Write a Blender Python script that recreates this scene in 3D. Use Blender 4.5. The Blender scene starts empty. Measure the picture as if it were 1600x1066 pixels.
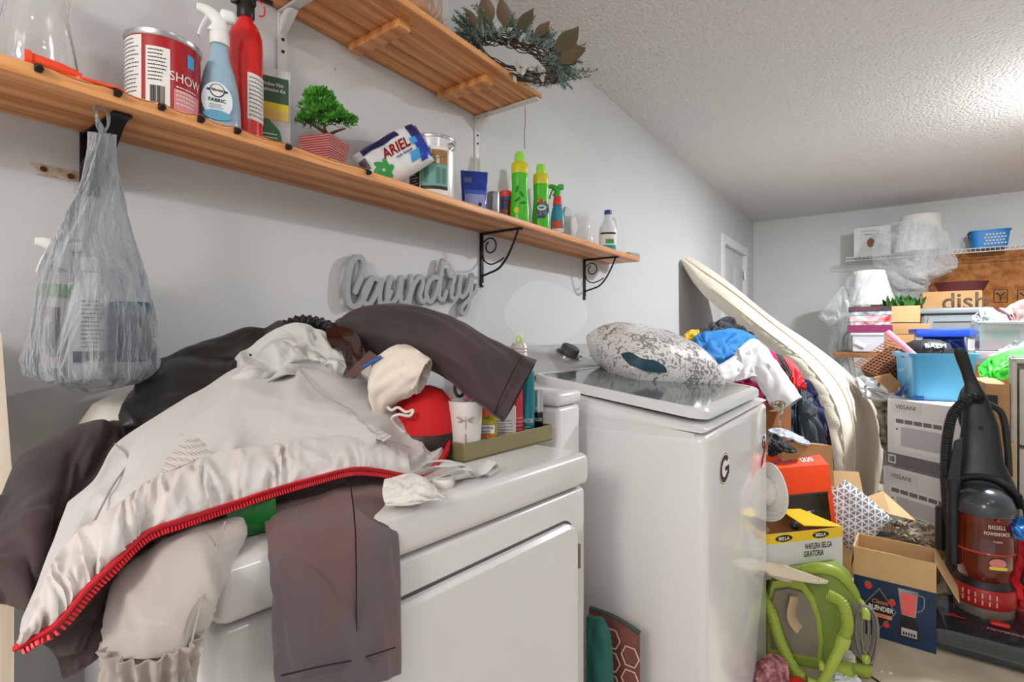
import bpy, bmesh, math, random
from mathutils import Vector, Matrix, noise, Euler

PI = math.pi
V = Vector
sc = bpy.context.scene
col = sc.collection

# ------------------------------------------------------------------ camera
F_PX = 812.0
YAW = math.radians(35.7)
CAM = V((1.22, 0.0, 1.15))
FWD = V((-math.sin(YAW), math.cos(YAW), 0))
RGT = V((math.cos(YAW), math.sin(YAW), 0))
UP = V((0, 0, 1))
cd = bpy.data.cameras.new('camera')
cam = bpy.data.objects.new('camera', cd)
col.objects.link(cam)
cam.location = CAM
cam.rotation_euler = (PI / 2, 0, YAW)
cd.sensor_width = 36.0
cd.lens = 36.0 * F_PX / 1600.0
cd.shift_y = -8.0 / 1600.0
cd.clip_start = 0.02
sc.camera = cam

# ------------------------------------------------------------------ world, lamps, exposure
w = bpy.data.worlds.new('world')
sc.world = w
w.use_nodes = True
w.node_tree.nodes['Background'].inputs[0].default_value = (0.93, 0.97, 1.0, 1)
w.node_tree.nodes['Background'].inputs[1].default_value = 1.0
sc.view_settings.view_transform = 'Standard'
sc.view_settings.look = 'None'
sc.view_settings.gamma = 1
sc.view_settings.use_curve_mapping = False
sc.view_settings.exposure = 0.0


def lamp(name, kind, loc, power, color=(1, 1, 1), size=0.3, target=None, size_y=None):
    ld = bpy.data.lights.new(name, kind)
    ld.energy = power
    ld.color = color
    if kind == 'AREA':
        ld.shape = 'RECTANGLE' if size_y else 'DISK'
        ld.size = size
        if size_y:
            ld.size_y = size_y
    elif kind == 'POINT':
        ld.shadow_soft_size = size
    o = bpy.data.objects.new(name, ld)
    col.objects.link(o)
    o.location = loc
    if target is not None:
        o.rotation_euler = (V(target) - V(loc)).to_track_quat('-Z', 'Y').to_euler()
    return o


# the room's ceiling lamp, just out of frame on the right, then added fill lights
lamp('ceiling_lamp_light', 'AREA', (2.02, 3.75, 2.41), 100, (0.95, 0.98, 1.0), 0.16, target=(2.02, 3.75, 0))
lamp('ceiling_lamp_glow', 'POINT', (2.12, 3.75, 2.25), 21, (0.98, 0.985, 1.0), 0.08)
lamp('rear_fill_light', 'POINT', (1.2, -1.6, 1.98), 92, (1.0, 0.92, 0.86), 0.22)  # warm fill added behind the camera, not a known fixture
lamp('middle_fill_light', 'AREA', (2.1, 0.5, 2.41), 5, (0.97, 0.985, 1.0), 0.3, target=(2.1, 0.5, 0))  # added fill for faces the ceiling lamp leaves dark
lamp('middle_fill_glow', 'POINT', (2.4, 1.6, 2.05), 5, (0.97, 0.985, 1.0), 0.2)  # second part of the added middle fill, no lamp hangs here


# ------------------------------------------------------------------ pixel -> world helpers (1600x1066 frame)
def ray(px, py):
    return FWD + RGT * ((px - 800) / F_PX) - UP * ((py - 525) / F_PX)


def PD(px, py, d):
    return CAM + ray(px, py) * d


def PX(px, py, x):
    r = ray(px, py)
    return CAM + r * ((x - CAM.x) / r.x)


def PY(px, py, y):
    r = ray(px, py)
    return CAM + r * (y / r.y)


def PZ(px, py, z):
    r = ray(px, py)
    return CAM + r * ((z - CAM.z) / r.z)


def face_cam(p):
    return math.atan2(CAM.x - p.x, -(CAM.y - p.y)) if True else 0


# ------------------------------------------------------------------ materials
def lin(h):
    h = h.lstrip('#')
    c = [int(h[i:i + 2], 16) / 255 for i in (0, 2, 4)]
    return tuple((x / 12.92 if x <= 0.04045 else ((x + 0.055) / 1.055) ** 2.4) for x in c) + (1,)


MATS = {}


def mat(name, hexc, rough=0.5, metal=0.0, bump=0.0, bscale=80, var=0.0, vscale=6, hex2=None,
        trans=0.0, alpha=1.0, sheen=0.0, coat=0.0, ior=1.45, spec=None, stretch=None, emit=0):
    if name in MATS:
        return MATS[name]
    m = bpy.data.materials.new(name)
    MATS[name] = m
    m.use_nodes = True
    nt = m.node_tree
    b = nt.nodes['Principled BSDF']
    b.inputs['Base Color'].default_value = lin(hexc)
    b.inputs['Roughness'].default_value = rough
    b.inputs['Metallic'].default_value = metal
    b.inputs['Transmission Weight'].default_value = trans
    b.inputs['Alpha'].default_value = alpha
    b.inputs['Sheen Weight'].default_value = sheen
    b.inputs['Coat Weight'].default_value = coat
    b.inputs['IOR'].default_value = ior
    if spec is not None:
        b.inputs['Specular IOR Level'].default_value = spec
    if emit:
        b.inputs['Emission Color'].default_value = lin(hexc)
        b.inputs['Emission Strength'].default_value = emit
    src = None
    if bump or var or hex2:
        tc = nt.nodes.new('ShaderNodeTexCoord')
        src = tc.outputs['Object']
        if stretch:
            mp = nt.nodes.new('ShaderNodeMapping')
            mp.inputs['Scale'].default_value = stretch
            nt.links.new(src, mp.inputs[0])
            src = mp.outputs[0]
    if var or hex2:
        n = nt.nodes.new('ShaderNodeTexNoise')
        n.inputs['Scale'].default_value = vscale
        n.inputs['Detail'].default_value = 5
        nt.links.new(src, n.inputs['Vector'])
        r = nt.nodes.new('ShaderNodeValToRGB')
        r.color_ramp.elements[0].position = 0.35
        r.color_ramp.elements[1].position = 0.65
        c = lin(hexc)
        c2 = lin(hex2) if hex2 else tuple(x * (1 - var) for x in c[:3]) + (1,)
        r.color_ramp.elements[0].color = c2
        r.color_ramp.elements[1].color = c
        nt.links.new(n.outputs['Fac'], r.inputs[0])
        nt.links.new(r.outputs[0], b.inputs['Base Color'])
    if bump:
        n2 = nt.nodes.new('ShaderNodeTexNoise')
        n2.inputs['Scale'].default_value = bscale
        n2.inputs['Detail'].default_value = 4
        nt.links.new(src, n2.inputs['Vector'])
        bp = nt.nodes.new('ShaderNodeBump')
        bp.inputs['Strength'].default_value = bump
        bp.inputs['Distance'].default_value = 0.01
        nt.links.new(n2.outputs['Fac'], bp.inputs['Height'])
        nt.links.new(bp.outputs[0], b.inputs['Normal'])
    return m


def film(name, tint='#f7f9fa', clear=0.92, rough=0.12, bump=0.6, bscale=30, zs=0.45):
    """thin plastic film: mostly see-through with glossy creases"""
    if name in MATS:
        return MATS[name]
    m = bpy.data.materials.new(name)
    MATS[name] = m
    m.use_nodes = True
    nt = m.node_tree
    nt.nodes.clear()
    out = nt.nodes.new('ShaderNodeOutputMaterial')
    tr = nt.nodes.new('ShaderNodeBsdfTransparent')
    tr.inputs[0].default_value = lin(tint)
    pr = nt.nodes.new('ShaderNodeBsdfPrincipled')
    pr.inputs['Base Color'].default_value = lin(tint)
    pr.inputs['Roughness'].default_value = rough
    mix = nt.nodes.new('ShaderNodeMixShader')
    lw = nt.nodes.new('ShaderNodeLayerWeight')
    lw.inputs[0].default_value = 0.35
    mp = nt.nodes.new('ShaderNodeMapRange')
    mp.inputs['To Min'].default_value = 1 - clear
    mp.inputs['To Max'].default_value = 0.95
    tc = nt.nodes.new('ShaderNodeTexCoord')
    mpp = nt.nodes.new('ShaderNodeMapping')
    mpp.inputs['Scale'].default_value = (1, 1, zs)
    nt.links.new(tc.outputs['Object'], mpp.inputs[0])
    n2 = nt.nodes.new('ShaderNodeTexNoise')
    n2.inputs['Scale'].default_value = bscale
    n2.inputs['Detail'].default_value = 6
    n2.inputs['Distortion'].default_value = 1.5
    nt.links.new(mpp.outputs[0], n2.inputs['Vector'])
    bp = nt.nodes.new('ShaderNodeBump')
    bp.inputs['Strength'].default_value = bump
    bp.inputs['Distance'].default_value = 0.02
    nt.links.new(n2.outputs['Fac'], bp.inputs['Height'])
    nt.links.new(bp.outputs[0], pr.inputs['Normal'])
    nt.links.new(bp.outputs[0], lw.inputs['Normal'])
    nt.links.new(lw.outputs['Facing'], mp.inputs['Value'])
    mp.inputs['To Max'].default_value = 1.02
    nt.links.new(mp.outputs[0], mix.inputs[0])
    nt.links.new(tr.outputs[0], mix.inputs[1])
    nt.links.new(pr.outputs[0], mix.inputs[2])
    nt.links.new(mix.outputs[0], out.inputs[0])
    return m


def wood(name, c1, c2, axis='y', scale=1.0, rough=0.45, planks=0):
    if name in MATS:
        return MATS[name]
    m = bpy.data.materials.new(name)
    MATS[name] = m
    m.use_nodes = True
    nt = m.node_tree
    b = nt.nodes['Principled BSDF']
    b.inputs['Roughness'].default_value = rough
    tc = nt.nodes.new('ShaderNodeTexCoord')
    mp = nt.nodes.new('ShaderNodeMapping')
    s = {'y': (14, 0.9, 14), 'x': (0.9, 14, 14), 'z': (14, 14, 0.9)}[axis]
    mp.inputs['Scale'].default_value = [a * scale for a in s]
    nt.links.new(tc.outputs['Object'], mp.inputs[0])
    n = nt.nodes.new('ShaderNodeTexNoise')
    n.inputs['Scale'].default_value = 2.2
    n.inputs['Detail'].default_value = 8
    n.inputs['Distortion'].default_value = 1.6
    nt.links.new(mp.outputs[0], n.inputs['Vector'])
    wv = nt.nodes.new('ShaderNodeTexWave')
    wv.wave_type = 'BANDS'
    wv.bands_direction = 'X' if axis == 'y' else 'Y'
    wv.inputs['Scale'].default_value = 0.35
    wv.inputs['Distortion'].default_value = 6
    wv.inputs['Detail'].default_value = 3
    nt.links.new(mp.outputs[0], wv.inputs['Vector'])
    mx = nt.nodes.new('ShaderNodeMath')
    mx.operation = 'MULTIPLY_ADD'
    mx.inputs[1].default_value = 0.3
    nt.links.new(wv.outputs['Fac'], mx.inputs[0])
    nt.links.new(n.outputs['Fac'], mx.inputs[2])
    r = nt.nodes.new('ShaderNodeValToRGB')
    r.color_ramp.elements[0].position = 0.42
    r.color_ramp.elements[0].color = lin(c2)
    r.color_ramp.elements[1].position = 0.85
    r.color_ramp.elements[1].color = lin(c1)
    nt.links.new(mx.outputs[0], r.inputs[0])
    nt.links.new(r.outputs[0], b.inputs['Base Color'])
    bp = nt.nodes.new('ShaderNodeBump')
    bp.inputs['Strength'].default_value = 0.15
    bp.inputs['Distance'].default_value = 0.003
    nt.links.new(n.outputs['Fac'], bp.inputs['Height'])
    nt.links.new(bp.outputs[0], b.inputs['Normal'])
    return m


# ------------------------------------------------------------------ mesh helpers
def BM():
    return bmesh.new()


def box(bm, x0, x1, y0, y1, z0, z1, r=0.0, seg=2, mtx=None):
    vs = [bm.verts.new((x, y, z)) for z in (z0, z1) for y in (y0, y1) for x in (x0, x1)]
    idx = [(0, 2, 3, 1), (4, 5, 7, 6), (0, 1, 5, 4), (2, 6, 7, 3), (0, 4, 6, 2), (1, 3, 7, 5)]
    fs = [bm.faces.new([vs[i] for i in f]) for f in idx]
    allv = set(vs)
    if r > 0:
        r = min(r, abs(x1 - x0) * .49, abs(y1 - y0) * .49, abs(z1 - z0) * .49)
        es = list({e for f in fs for e in f.edges})
        res = bmesh.ops.bevel(bm, geom=es, offset=r, segments=seg, profile=0.5, affect='EDGES')
        allv = set(res['verts']) | {v for v in vs if v.is_valid}
        for f in res['faces']:
            allv |= set(f.verts)
    if mtx is not None:
        bmesh.ops.transform(bm, matrix=mtx, verts=list(allv))
    return list(allv)


def ring(bm, pts):
    return [bm.verts.new(p) for p in pts]


def bridge(bm, a, b, closed=True):
    n = len(a)
    for i in range(n if closed else n - 1):
        j = (i + 1) % n
        try:
            bm.faces.new((a[i], a[j], b[j], b[i]))
        except ValueError:
            pass


def loft(bm, secs, cap0=True, cap1=True, closed=True):
    rs = [ring(bm, s) for s in secs]
    for a, b in zip(rs, rs[1:]):
        bridge(bm, a, b, closed)
    if cap0:
        bm.faces.new(list(reversed(rs[0])))
    if cap1:
        bm.faces.new(rs[-1])
    return rs


def lathe(bm, prof, seg=32, sx=1.0, sy=1.0, cx=0, cy=0, cap0=True, cap1=True, mtx=None, fn=None):
    secs = []
    for r, z in prof:
        s = []
        for k in range(seg):
            a = 2 * PI * k / seg
            rr = max(r, 0.0002)
            if fn:
                rr = rr * fn(a, z)
            p = V((cx + rr * sx * math.cos(a), cy + rr * sy * math.sin(a), z))
            s.append(mtx @ p if mtx is not None else p)
        secs.append(s)
    return loft(bm, secs, cap0, cap1)


def catmull(pts, n):
    """n samples along the Catmull-Rom curve through pts"""
    pts = [V(p) for p in pts]
    P = [pts[0] * 2 - pts[1]] + pts + [pts[-1] * 2 - pts[-2]]
    out = []
    m = len(pts) - 1
    for i in range(n):
        t = i / (n - 1) * m
        k = min(int(t), m - 1)
        f = t - k
        a, b, c, d = P[k], P[k + 1], P[k + 2], P[k + 3]
        out.append(0.5 * ((2 * b) + (c - a) * f + (2 * a - 5 * b + 4 * c - d) * f * f + (3 * b - a - 3 * c + d) * f ** 3))
    return out


def tube(bm, pts, rad, seg=10, smooth=0, cap=True, flat=1.0, upv=None):
    if smooth:
        pts = catmull(pts, smooth)
    pts = [V(p) for p in pts]
    n = len(pts)
    prev = None
    secs = []
    for i, p in enumerate(pts):
        t = (pts[min(i + 1, n - 1)] - pts[max(i - 1, 0)])
        if t.length < 1e-9:
            t = V((0, 0, 1))
        t.normalize()
        if upv is not None:
            s = V(upv).cross(t)
            if s.length < 1e-6:
                s = t.orthogonal()
        elif prev is None:
            s = t.orthogonal()
        else:
            s = prev - t * prev.dot(t)
            if s.length < 1e-6:
                s = t.orthogonal()
        s.normalize()
        prev = s
        b = t.cross(s)
        r = rad(i / (n - 1)) if callable(rad) else rad
        secs.append([p + s * (math.cos(2 * PI * k / seg) * r) + b * (math.sin(2 * PI * k / seg) * r * flat) for k in range(seg)])
    loft(bm, secs, cap, cap)


def prism(bm, outline, t, mtx=None, z0=0.0):
    """2D outline (x,y) extruded by t along +z"""
    a = [V((x, y, z0)) for x, y in outline]
    b = [V((x, y, z0 + t)) for x, y in outline]
    if mtx is not None:
        a = [mtx @ p for p in a]
        b = [mtx @ p for p in b]
    loft(bm, [a, b])


def ridge(p):
    return 1.0 - abs(noise.noise(p)) * 2.0


def sheet(bm, rows, nu=40, nv=40, th=0.003, amp=0.006, fu=6, fv=6, seed=0.0, close_u=False, edge_amp=1.0, fine=0.3):
    """surface through a grid of control points, with fold-like wrinkles and real thickness"""
    cols = [catmull(r, nu) for r in rows]
    grid = []
    for j in range(nu):
        grid.append(catmull([c[j] for c in cols], nv))
    vs = [[None] * nv for _ in range(nu)]
    nrm = [[None] * nv for _ in range(nu)]
    for i in range(nu):
        for j in range(nv):
            du = grid[min(i + 1, nu - 1)][j] - grid[max(i - 1, 0)][j]
            dv = grid[i][min(j + 1, nv - 1)] - grid[i][max(j - 1, 0)]
            n = du.cross(dv)
            nrm[i][j] = n.normalized() if n.length > 1e-12 else V((0, 0, 1))
    top = [[None] * nv for _ in range(nu)]
    bot = [[None] * nv for _ in range(nu)]
    for i in range(nu):
        for j in range(nv):
            u, v = i / (nu - 1), j / (nv - 1)
            q = V((u * fu, v * fv, seed))
            w1 = noise.noise(q * 0.7 + V((3.1, 1.7, seed)))
            q2 = q + V((w1, w1 * 0.6, 0)) * 0.9
            h = ridge(q2) - 0.45 + fine * (ridge(q2 * 2.7 + V((9, 4, 2))) - 0.5)
            e = min(1.0, min(u, 1 - u, v, 1 - v) * 8 + (1 - 0) * 0.25) * edge_amp
            p = grid[i][j] + nrm[i][j] * (h * amp * e)
            top[i][j] = bm.verts.new(p + nrm[i][j] * th * .5)
            bot[i][j] = bm.verts.new(p - nrm[i][j] * th * .5)
    for i in range(nu - 1):
        for j in range(nv - 1):
            bm.faces.new((top[i][j], top[i + 1][j], top[i + 1][j + 1], top[i][j + 1]))
            bm.faces.new((bot[i][j], bot[i][j + 1], bot[i + 1][j + 1], bot[i + 1][j]))
    for i in range(nu - 1):
        bm.faces.new((top[i][0], bot[i][0], bot[i + 1][0], top[i + 1][0]))
        bm.faces.new((top[i][nv - 1], top[i + 1][nv - 1], bot[i + 1][nv - 1], bot[i][nv - 1]))
    for j in range(nv - 1):
        bm.faces.new((top[0][j], top[0][j + 1], bot[0][j + 1], bot[0][j]))
        bm.faces.new((top[nu - 1][j], bot[nu - 1][j], bot[nu - 1][j + 1], top[nu - 1][j + 1]))
    bmesh.ops.recalc_face_normals(bm, faces=bm.faces)


def sleeve(bm, secs, n=50, seg=40, amp=0.004, fu=3, fv=8, seed=0.0, th=0.003, cap0=False, cap1=False, pleat=None):
    """cloth tube: secs = (left point, right point, half thickness); open ends get a rim and an inside"""
    L = catmull([s[0] for s in secs], n)
    R = catmull([s[1] for s in secs], n)
    T = catmull([V((s[2], 0, 0)) for s in secs], n)
    outer, inner = [], []
    for i in range(n):
        t = i / (n - 1)
        c = (L[i] + R[i]) / 2
        h = (R[i] - L[i]) / 2
        ax = ((L[min(i + 1, n - 1)] + R[min(i + 1, n - 1)]) - (L[max(i - 1, 0)] + R[max(i - 1, 0)])).normalized()
        b = ax.cross(h).normalized() * T[i].x
        ro, ri = [], []
        for k in range(seg):
            a = 2 * PI * k / seg
            q = V((math.cos(a) * fu, math.sin(a) * fu, t * fv + seed))
            hh = (ridge(q) - 0.45) * amp
            if pleat and t > pleat[0]:
                hh += math.sin(a * pleat[1] + 2 * noise.noise(V((a, t * 3, seed)))) * pleat[2]
            d = h * math.cos(a) + b * math.sin(a)
            dn = d.normalized()
            ro.append(c + d + dn * hh)
            ri.append(c + d + dn * (hh - th))
        outer.append(ro)
        inner.append(ri)
    ro = loft(bm, outer, cap0, cap1)
    if not (cap0 and cap1):
        ri = loft(bm, inner, False, False)
        if not cap0:
            bridge(bm, ro[0], ri[0])
        if not cap1:
            bridge(bm, ro[-1], ri[-1])
    bmesh.ops.recalc_face_normals(bm, faces=bm.faces)


def finish(name, bm, m, parent=None, loc=None, rz=0.0, smooth=True, angle=38, recalc=True):
    if recalc:
        bmesh.ops.recalc_face_normals(bm, faces=bm.faces)
    me = bpy.data.meshes.new(name)
    bm.to_mesh(me)
    bm.free()
    me.materials.append(m)
    if smooth:
        me.polygons.foreach_set('use_smooth', [True] * len(me.polygons))
        me.set_sharp_from_angle(angle=math.radians(angle))
    o = bpy.data.objects.new(name, me)
    col.objects.link(o)
    if parent is not None:
        o.parent = parent
    if loc is not None:
        o.location = loc
    if rz:
        o.rotation_euler = (0, 0, rz)
    return o


def part(name, bm, m, parent, label=None, **k):
    o = finish(name, bm, m, parent, **k)
    if label:
        o['label'] = label
    return o


def tag(o, label, cat, group=None, kind=None):
    o['label'] = label
    o['category'] = cat
    if group:
        o['group'] = group
    if kind:
        o['kind'] = kind
    return o


def solo(name, bm, m, label, cat, loc=None, rz=0.0, group=None, kind=None, **k):
    return tag(finish(name, bm, m, None, loc, rz, **k), label, cat, group, kind)


def recenter(bm):
    bm.verts.ensure_lookup_table()
    xs = [v.co for v in bm.verts]
    c = V(((min(p.x for p in xs) + max(p.x for p in xs)) / 2, (min(p.y for p in xs) + max(p.y for p in xs)) / 2, min(p.z for p in xs)))
    bmesh.ops.translate(bm, verts=bm.verts, vec=-c)
    return c


def wsolo(name, bm, m, label, cat, group=None, kind=None, **k):
    """solo whose mesh was made in world coordinates"""
    c = recenter(bm)
    return solo(name, bm, m, label, cat, loc=c, group=group, kind=kind, **k)


def thing(name, label, cat, loc=(0, 0, 0), rz=0.0, group=None, tilt=None):
    o = bpy.data.objects.new(name, None)
    o.empty_display_size = 0.05
    col.objects.link(o)
    o.location = loc
    o.rotation_euler = (0, 0, rz) if tilt is None else (tilt[0], tilt[1], rz)
    return tag(o, label, cat, group)


def wpart(name, bm, m, parent, label=None, **k):
    """part whose mesh was made in world coordinates under an unrotated thing"""
    bmesh.ops.translate(bm, verts=bm.verts, vec=-V(parent.location))
    return part(name, bm, m, parent, label, **k)


def struct(name, bm, m, **k):
    o = finish(name, bm, m, **k)
    o['kind'] = 'structure'
    return o


# --- lettering: real letter meshes lying on the face of a thing.  Front faces local -Y.
_fc = {}


def text_bm(s, height, depth=0.0008, bold=0.0, width=None, spacing=1.0, shear=0.0):
    cu = bpy.data.curves.new('t', 'FONT')
    cu.body = s
    cu.size = 1.0
    cu.offset = bold
    cu.space_character = spacing
    cu.shear = shear
    cu.align_x = 'CENTER'
    cu.align_y = 'CENTER'
    cu.resolution_u = 3
    to = bpy.data.objects.new('t', cu)
    col.objects.link(to)
    dg = bpy.context.evaluated_depsgraph_get()
    me = bpy.data.meshes.new_from_object(to.evaluated_get(dg))
    bm = bmesh.new()
    bm.from_mesh(me)
    bpy.data.objects.remove(to)
    bpy.data.curves.remove(cu)
    bpy.data.meshes.remove(me)
    if not bm.verts:
        return bm
    ys = [v.co.y for v in bm.verts]
    xs = [v.co.x for v in bm.verts]
    cx, cy = (min(xs) + max(xs)) / 2, (min(ys) + max(ys)) / 2
    k = height / 0.7
    kx = (width / (max(xs) - min(xs))) if width else k
    for v in bm.verts:
        v.co = V(((v.co.x - cx) * kx, (v.co.y - cy) * k, 0))
    if depth:
        r = bmesh.ops.extrude_face_region(bm, geom=list(bm.faces))
        bmesh.ops.translate(bm, verts=[g for g in r['geom'] if isinstance(g, bmesh.types.BMVert)], vec=(0, 0, depth))
    return bm


def letters(s, height, m, parent, x, y, z, name='lettering', width=None, R=None, ang=0, rot=None, roll=0.0, depth=0.0008, bold=0.0, mtx=None, shear=0.0, spacing=1.0):
    """text on the local front (-Y) plane at x, y, z; with R it bends round a cylinder of radius R about z (centre cx=x)"""
    bm = text_bm(s, height, depth, bold, width, spacing, shear)
    if roll:
        bmesh.ops.rotate(bm, verts=bm.verts, cent=(0, 0, 0), matrix=Matrix.Rotation(roll, 3, 'Z'))
    for v in bm.verts:
        a, b, c = v.co
        if mtx is not None:
            v.co = mtx @ V((a, b, c))
        elif R:
            t = a / R + ang
            v.co = V((x + (R + c) * math.sin(t), y - (R + c) * math.cos(t), z + b))
        else:
            v.co = V((x + a, y - c, z + b))
    return part(name, bm, m, parent, smooth=False)


def patch(m, parent, R, a0, a1, z0, z1, name='label', x=0, y=0, n=14, sx=1, sy=1, Rt=None, label=None):
    """curved label on a cylinder; angles measured from the front (-Y), positive to the right (+X)"""
    bm = BM()
    Rt = Rt or R
    rows = []
    for rr, zz in ((R, z0), (Rt, z1)):
        rows.append([V((x + rr * sx * math.sin(a0 + (a1 - a0) * i / n), y - rr * sy * math.cos(a0 + (a1 - a0) * i / n), zz)) for i in range(n + 1)])
    a, b = ring(bm, rows[0]), ring(bm, rows[1])
    bridge(bm, a, b, closed=False)
    c, d = ring(bm, [p * 1 + V((x - p.x, y - p.y, 0)) * 0.02 for p in rows[0]]), ring(bm, [p * 1 + V((x - p.x, y - p.y, 0)) * 0.02 for p in rows[1]])
    bridge(bm, d, c, closed=False)
    bridge(bm, b, d, closed=False)
    bridge(bm, c, a, closed=False)
    return part(name, bm, m, parent, label)


def plate(m, parent, x0, x1, z0, z1, y, name='label', t=0.0008, label=None, r=0):
    bm = BM()
    box(bm, x0, x1, y - t, y, z0, z1)
    return part(name, bm, m, parent, label, smooth=False)


def bars(parent, m, x0, x1, z0, z1, y, n=14, seed=1, R=None, a0=0, a1=0, name='barcode'):
    """a barcode: a row of thin bars"""
    rnd = random.Random(seed)
    bm = BM()
    for i in range(n):
        u0 = i / n
        u1 = u0 + rnd.uniform(0.25, 0.75) / n
        if R:
            for k in (0,):
                A, B = a0 + (a1 - a0) * u0, a0 + (a1 - a0) * u1
                pts = [V((R * math.sin(t), -R * math.cos(t), zz)) for zz in (z0, z1) for t in (A, B)]
                q = [bm.verts.new(p) for p in pts]
                bm.faces.new((q[0], q[1], q[3], q[2]))
        else:
            box(bm, x0 + (x1 - x0) * u0, x0 + (x1 - x0) * u1, y - 0.0006, y, z0, z1)
    return part(name, bm, m, parent, smooth=False)


def lines(parent, m, x0, x1, z0, z1, y, n=6, seed=1, R=None, name='small_print', h=0.3):
    """rows of tiny print seen as broken lines"""
    rnd = random.Random(seed)
    bm = BM()
    for i in range(n):
        zz = z1 + (z0 - z1) * (i + 0.5) / n
        hh = abs(z1 - z0) / n * h / 2
        u = 0.0
        end = rnd.uniform(0.7, 1.0)
        while u < end:
            l = rnd.uniform(0.04, 0.14)
            A, B = x0 + (x1 - x0) * u, x0 + (x1 - x0) * min(u + l, end)
            if R:
                q = [bm.verts.new((R * math.sin(t / R), -R * math.cos(t / R), z)) for z in (zz - hh, zz + hh) for t in (A, B)]
                bm.faces.new((q[0], q[1], q[3], q[2]))
            else:
                q = [bm.verts.new((t, y, z)) for z in (zz - hh, zz + hh) for t in (A, B)]
                bm.faces.new((q[0], q[1], q[3], q[2]))
            u += l + 0.025
    return part(name, bm, m, parent, smooth=False, recalc=False)


def disc_bm(rx, rz, t, n=32, cx=0, cz=0, y=0):
    bm = BM()
    a = [V((cx + rx * math.cos(2 * PI * k / n), y, cz + rz * math.sin(2 * PI * k / n))) for k in range(n)]
    b = [p + V((0, -t, 0)) for p in a]
    loft(bm, [a, b])
    return bm


WHITE = mat('white_plastic', '#e9e9e7', 0.35)
BLACK = mat('black_plastic', '#141416', 0.4)
INK = mat('black_ink', '#1b1b1d', 0.6)
GREYINK = mat('grey_ink', '#6b6d70', 0.6)
PAPER = mat('paper_label', '#e6e5e2', 0.6)
CARD = mat('cardboard', '#b98d5f', 0.8, var=0.12, vscale=8, bump=0.05, bscale=60)
CARD2 = mat('pale_cardboard', '#c8a577', 0.8, var=0.1, vscale=8)
STEEL = mat('steel', '#b9babb', 0.3, 1.0)
CHROME = mat('chrome', '#d6d6d6', 0.15, 1.0)
BLKMET = mat('black_metal', '#17171a', 0.45, 0.3)
GLASS = mat('clear_glass', '#ffffff', 0.02, trans=1.0, ior=1.45)
CLEARP = mat('clear_plastic', '#eef2f4', 0.12, alpha=0.22)
FROST = mat('frosted_plastic', '#dfe6e8', 0.35, alpha=0.6)

# ================================================================== THE ROOM
YF = 6.41
HC = 2.44


def wall_mat(name, hexc, bumpy=0.12, bs=220, big=0.05):
    m = bpy.data.materials.new(name)
    m.use_nodes = True
    nt = m.node_tree
    b = nt.nodes['Principled BSDF']
    b.inputs['Roughness'].default_value = 0.55
    tc = nt.nodes.new('ShaderNodeTexCoord')
    n = nt.nodes.new('ShaderNodeTexNoise')
    n.inputs['Scale'].default_value = 1.6
    n.inputs['Detail'].default_value = 6
    nt.links.new(tc.outputs['Object'], n.inputs['Vector'])
    r = nt.nodes.new('ShaderNodeValToRGB')
    c = lin(hexc)
    r.color_ramp.elements[0].position = 0.3
    r.color_ramp.elements[1].position = 0.7
    r.color_ramp.elements[0].color = tuple(x * (1 - big) for x in c[:3]) + (1,)
    r.color_ramp.elements[1].color = c
    nt.links.new(n.outputs['Fac'], r.inputs[0])
    # small dark scuffs
    n3 = nt.nodes.new('ShaderNodeTexNoise')
    n3.inputs['Scale'].default_value = 11
    n3.inputs['Detail'].default_value = 2
    n3.inputs['Distortion'].default_value = 0.6
    nt.links.new(tc.outputs['Object'], n3.inputs['Vector'])
    r3 = nt.nodes.new('ShaderNodeValToRGB')
    r3.color_ramp.elements[0].position = 0.765
    r3.color_ramp.elements[1].position = 0.79
    r3.color_ramp.elements[0].color = (1, 1, 1, 1)
    r3.color_ramp.elements[1].color = (0.45, 0.43, 0.4, 1)
    nt.links.new(n3.outputs['Fac'], r3.inputs[0])
    mx = nt.nodes.new('ShaderNodeMixRGB')
    mx.blend_type = 'MULTIPLY'
    mx.inputs[0].default_value = 0.8
    nt.links.new(r.outputs[0], mx.inputs[1])
    nt.links.new(r3.outputs[0], mx.inputs[2])
    nt.links.new(mx.outputs[0], b.inputs['Base Color'])
    n2 = nt.nodes.new('ShaderNodeTexNoise')
    n2.inputs['Scale'].default_value = bs
    n2.inputs['Detail'].default_value = 3
    nt.links.new(tc.outputs['Object'], n2.inputs['Vector'])
    bp = nt.nodes.new('ShaderNodeBump')
    bp.inputs['Strength'].default_value = bumpy
    bp.inputs['Distance'].default_value = 0.004
    nt.links.new(n2.outputs['Fac'], bp.inputs['Height'])
    nt.links.new(bp.outputs[0], b.inputs['Normal'])
    return m


WALL = wall_mat('wall_paint', '#cfd1d4')
bm = BM(); box(bm, -0.12, 0.0, -2.6, 5.0, 0, HC); box(bm, -0.12, 0.0, 5.0, 6.0, 2.05, HC); box(bm, -0.12, 0, 6.0, YF + .12, 0, HC)
struct('wall_left', bm, WALL, smooth=False)
bm = BM(); box(bm, 0, 5.2, YF, YF + .12, 0, HC)
struct('wall_far', bm, wall_mat('far_wall_paint', '#dcdfdf'), smooth=False)

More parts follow.
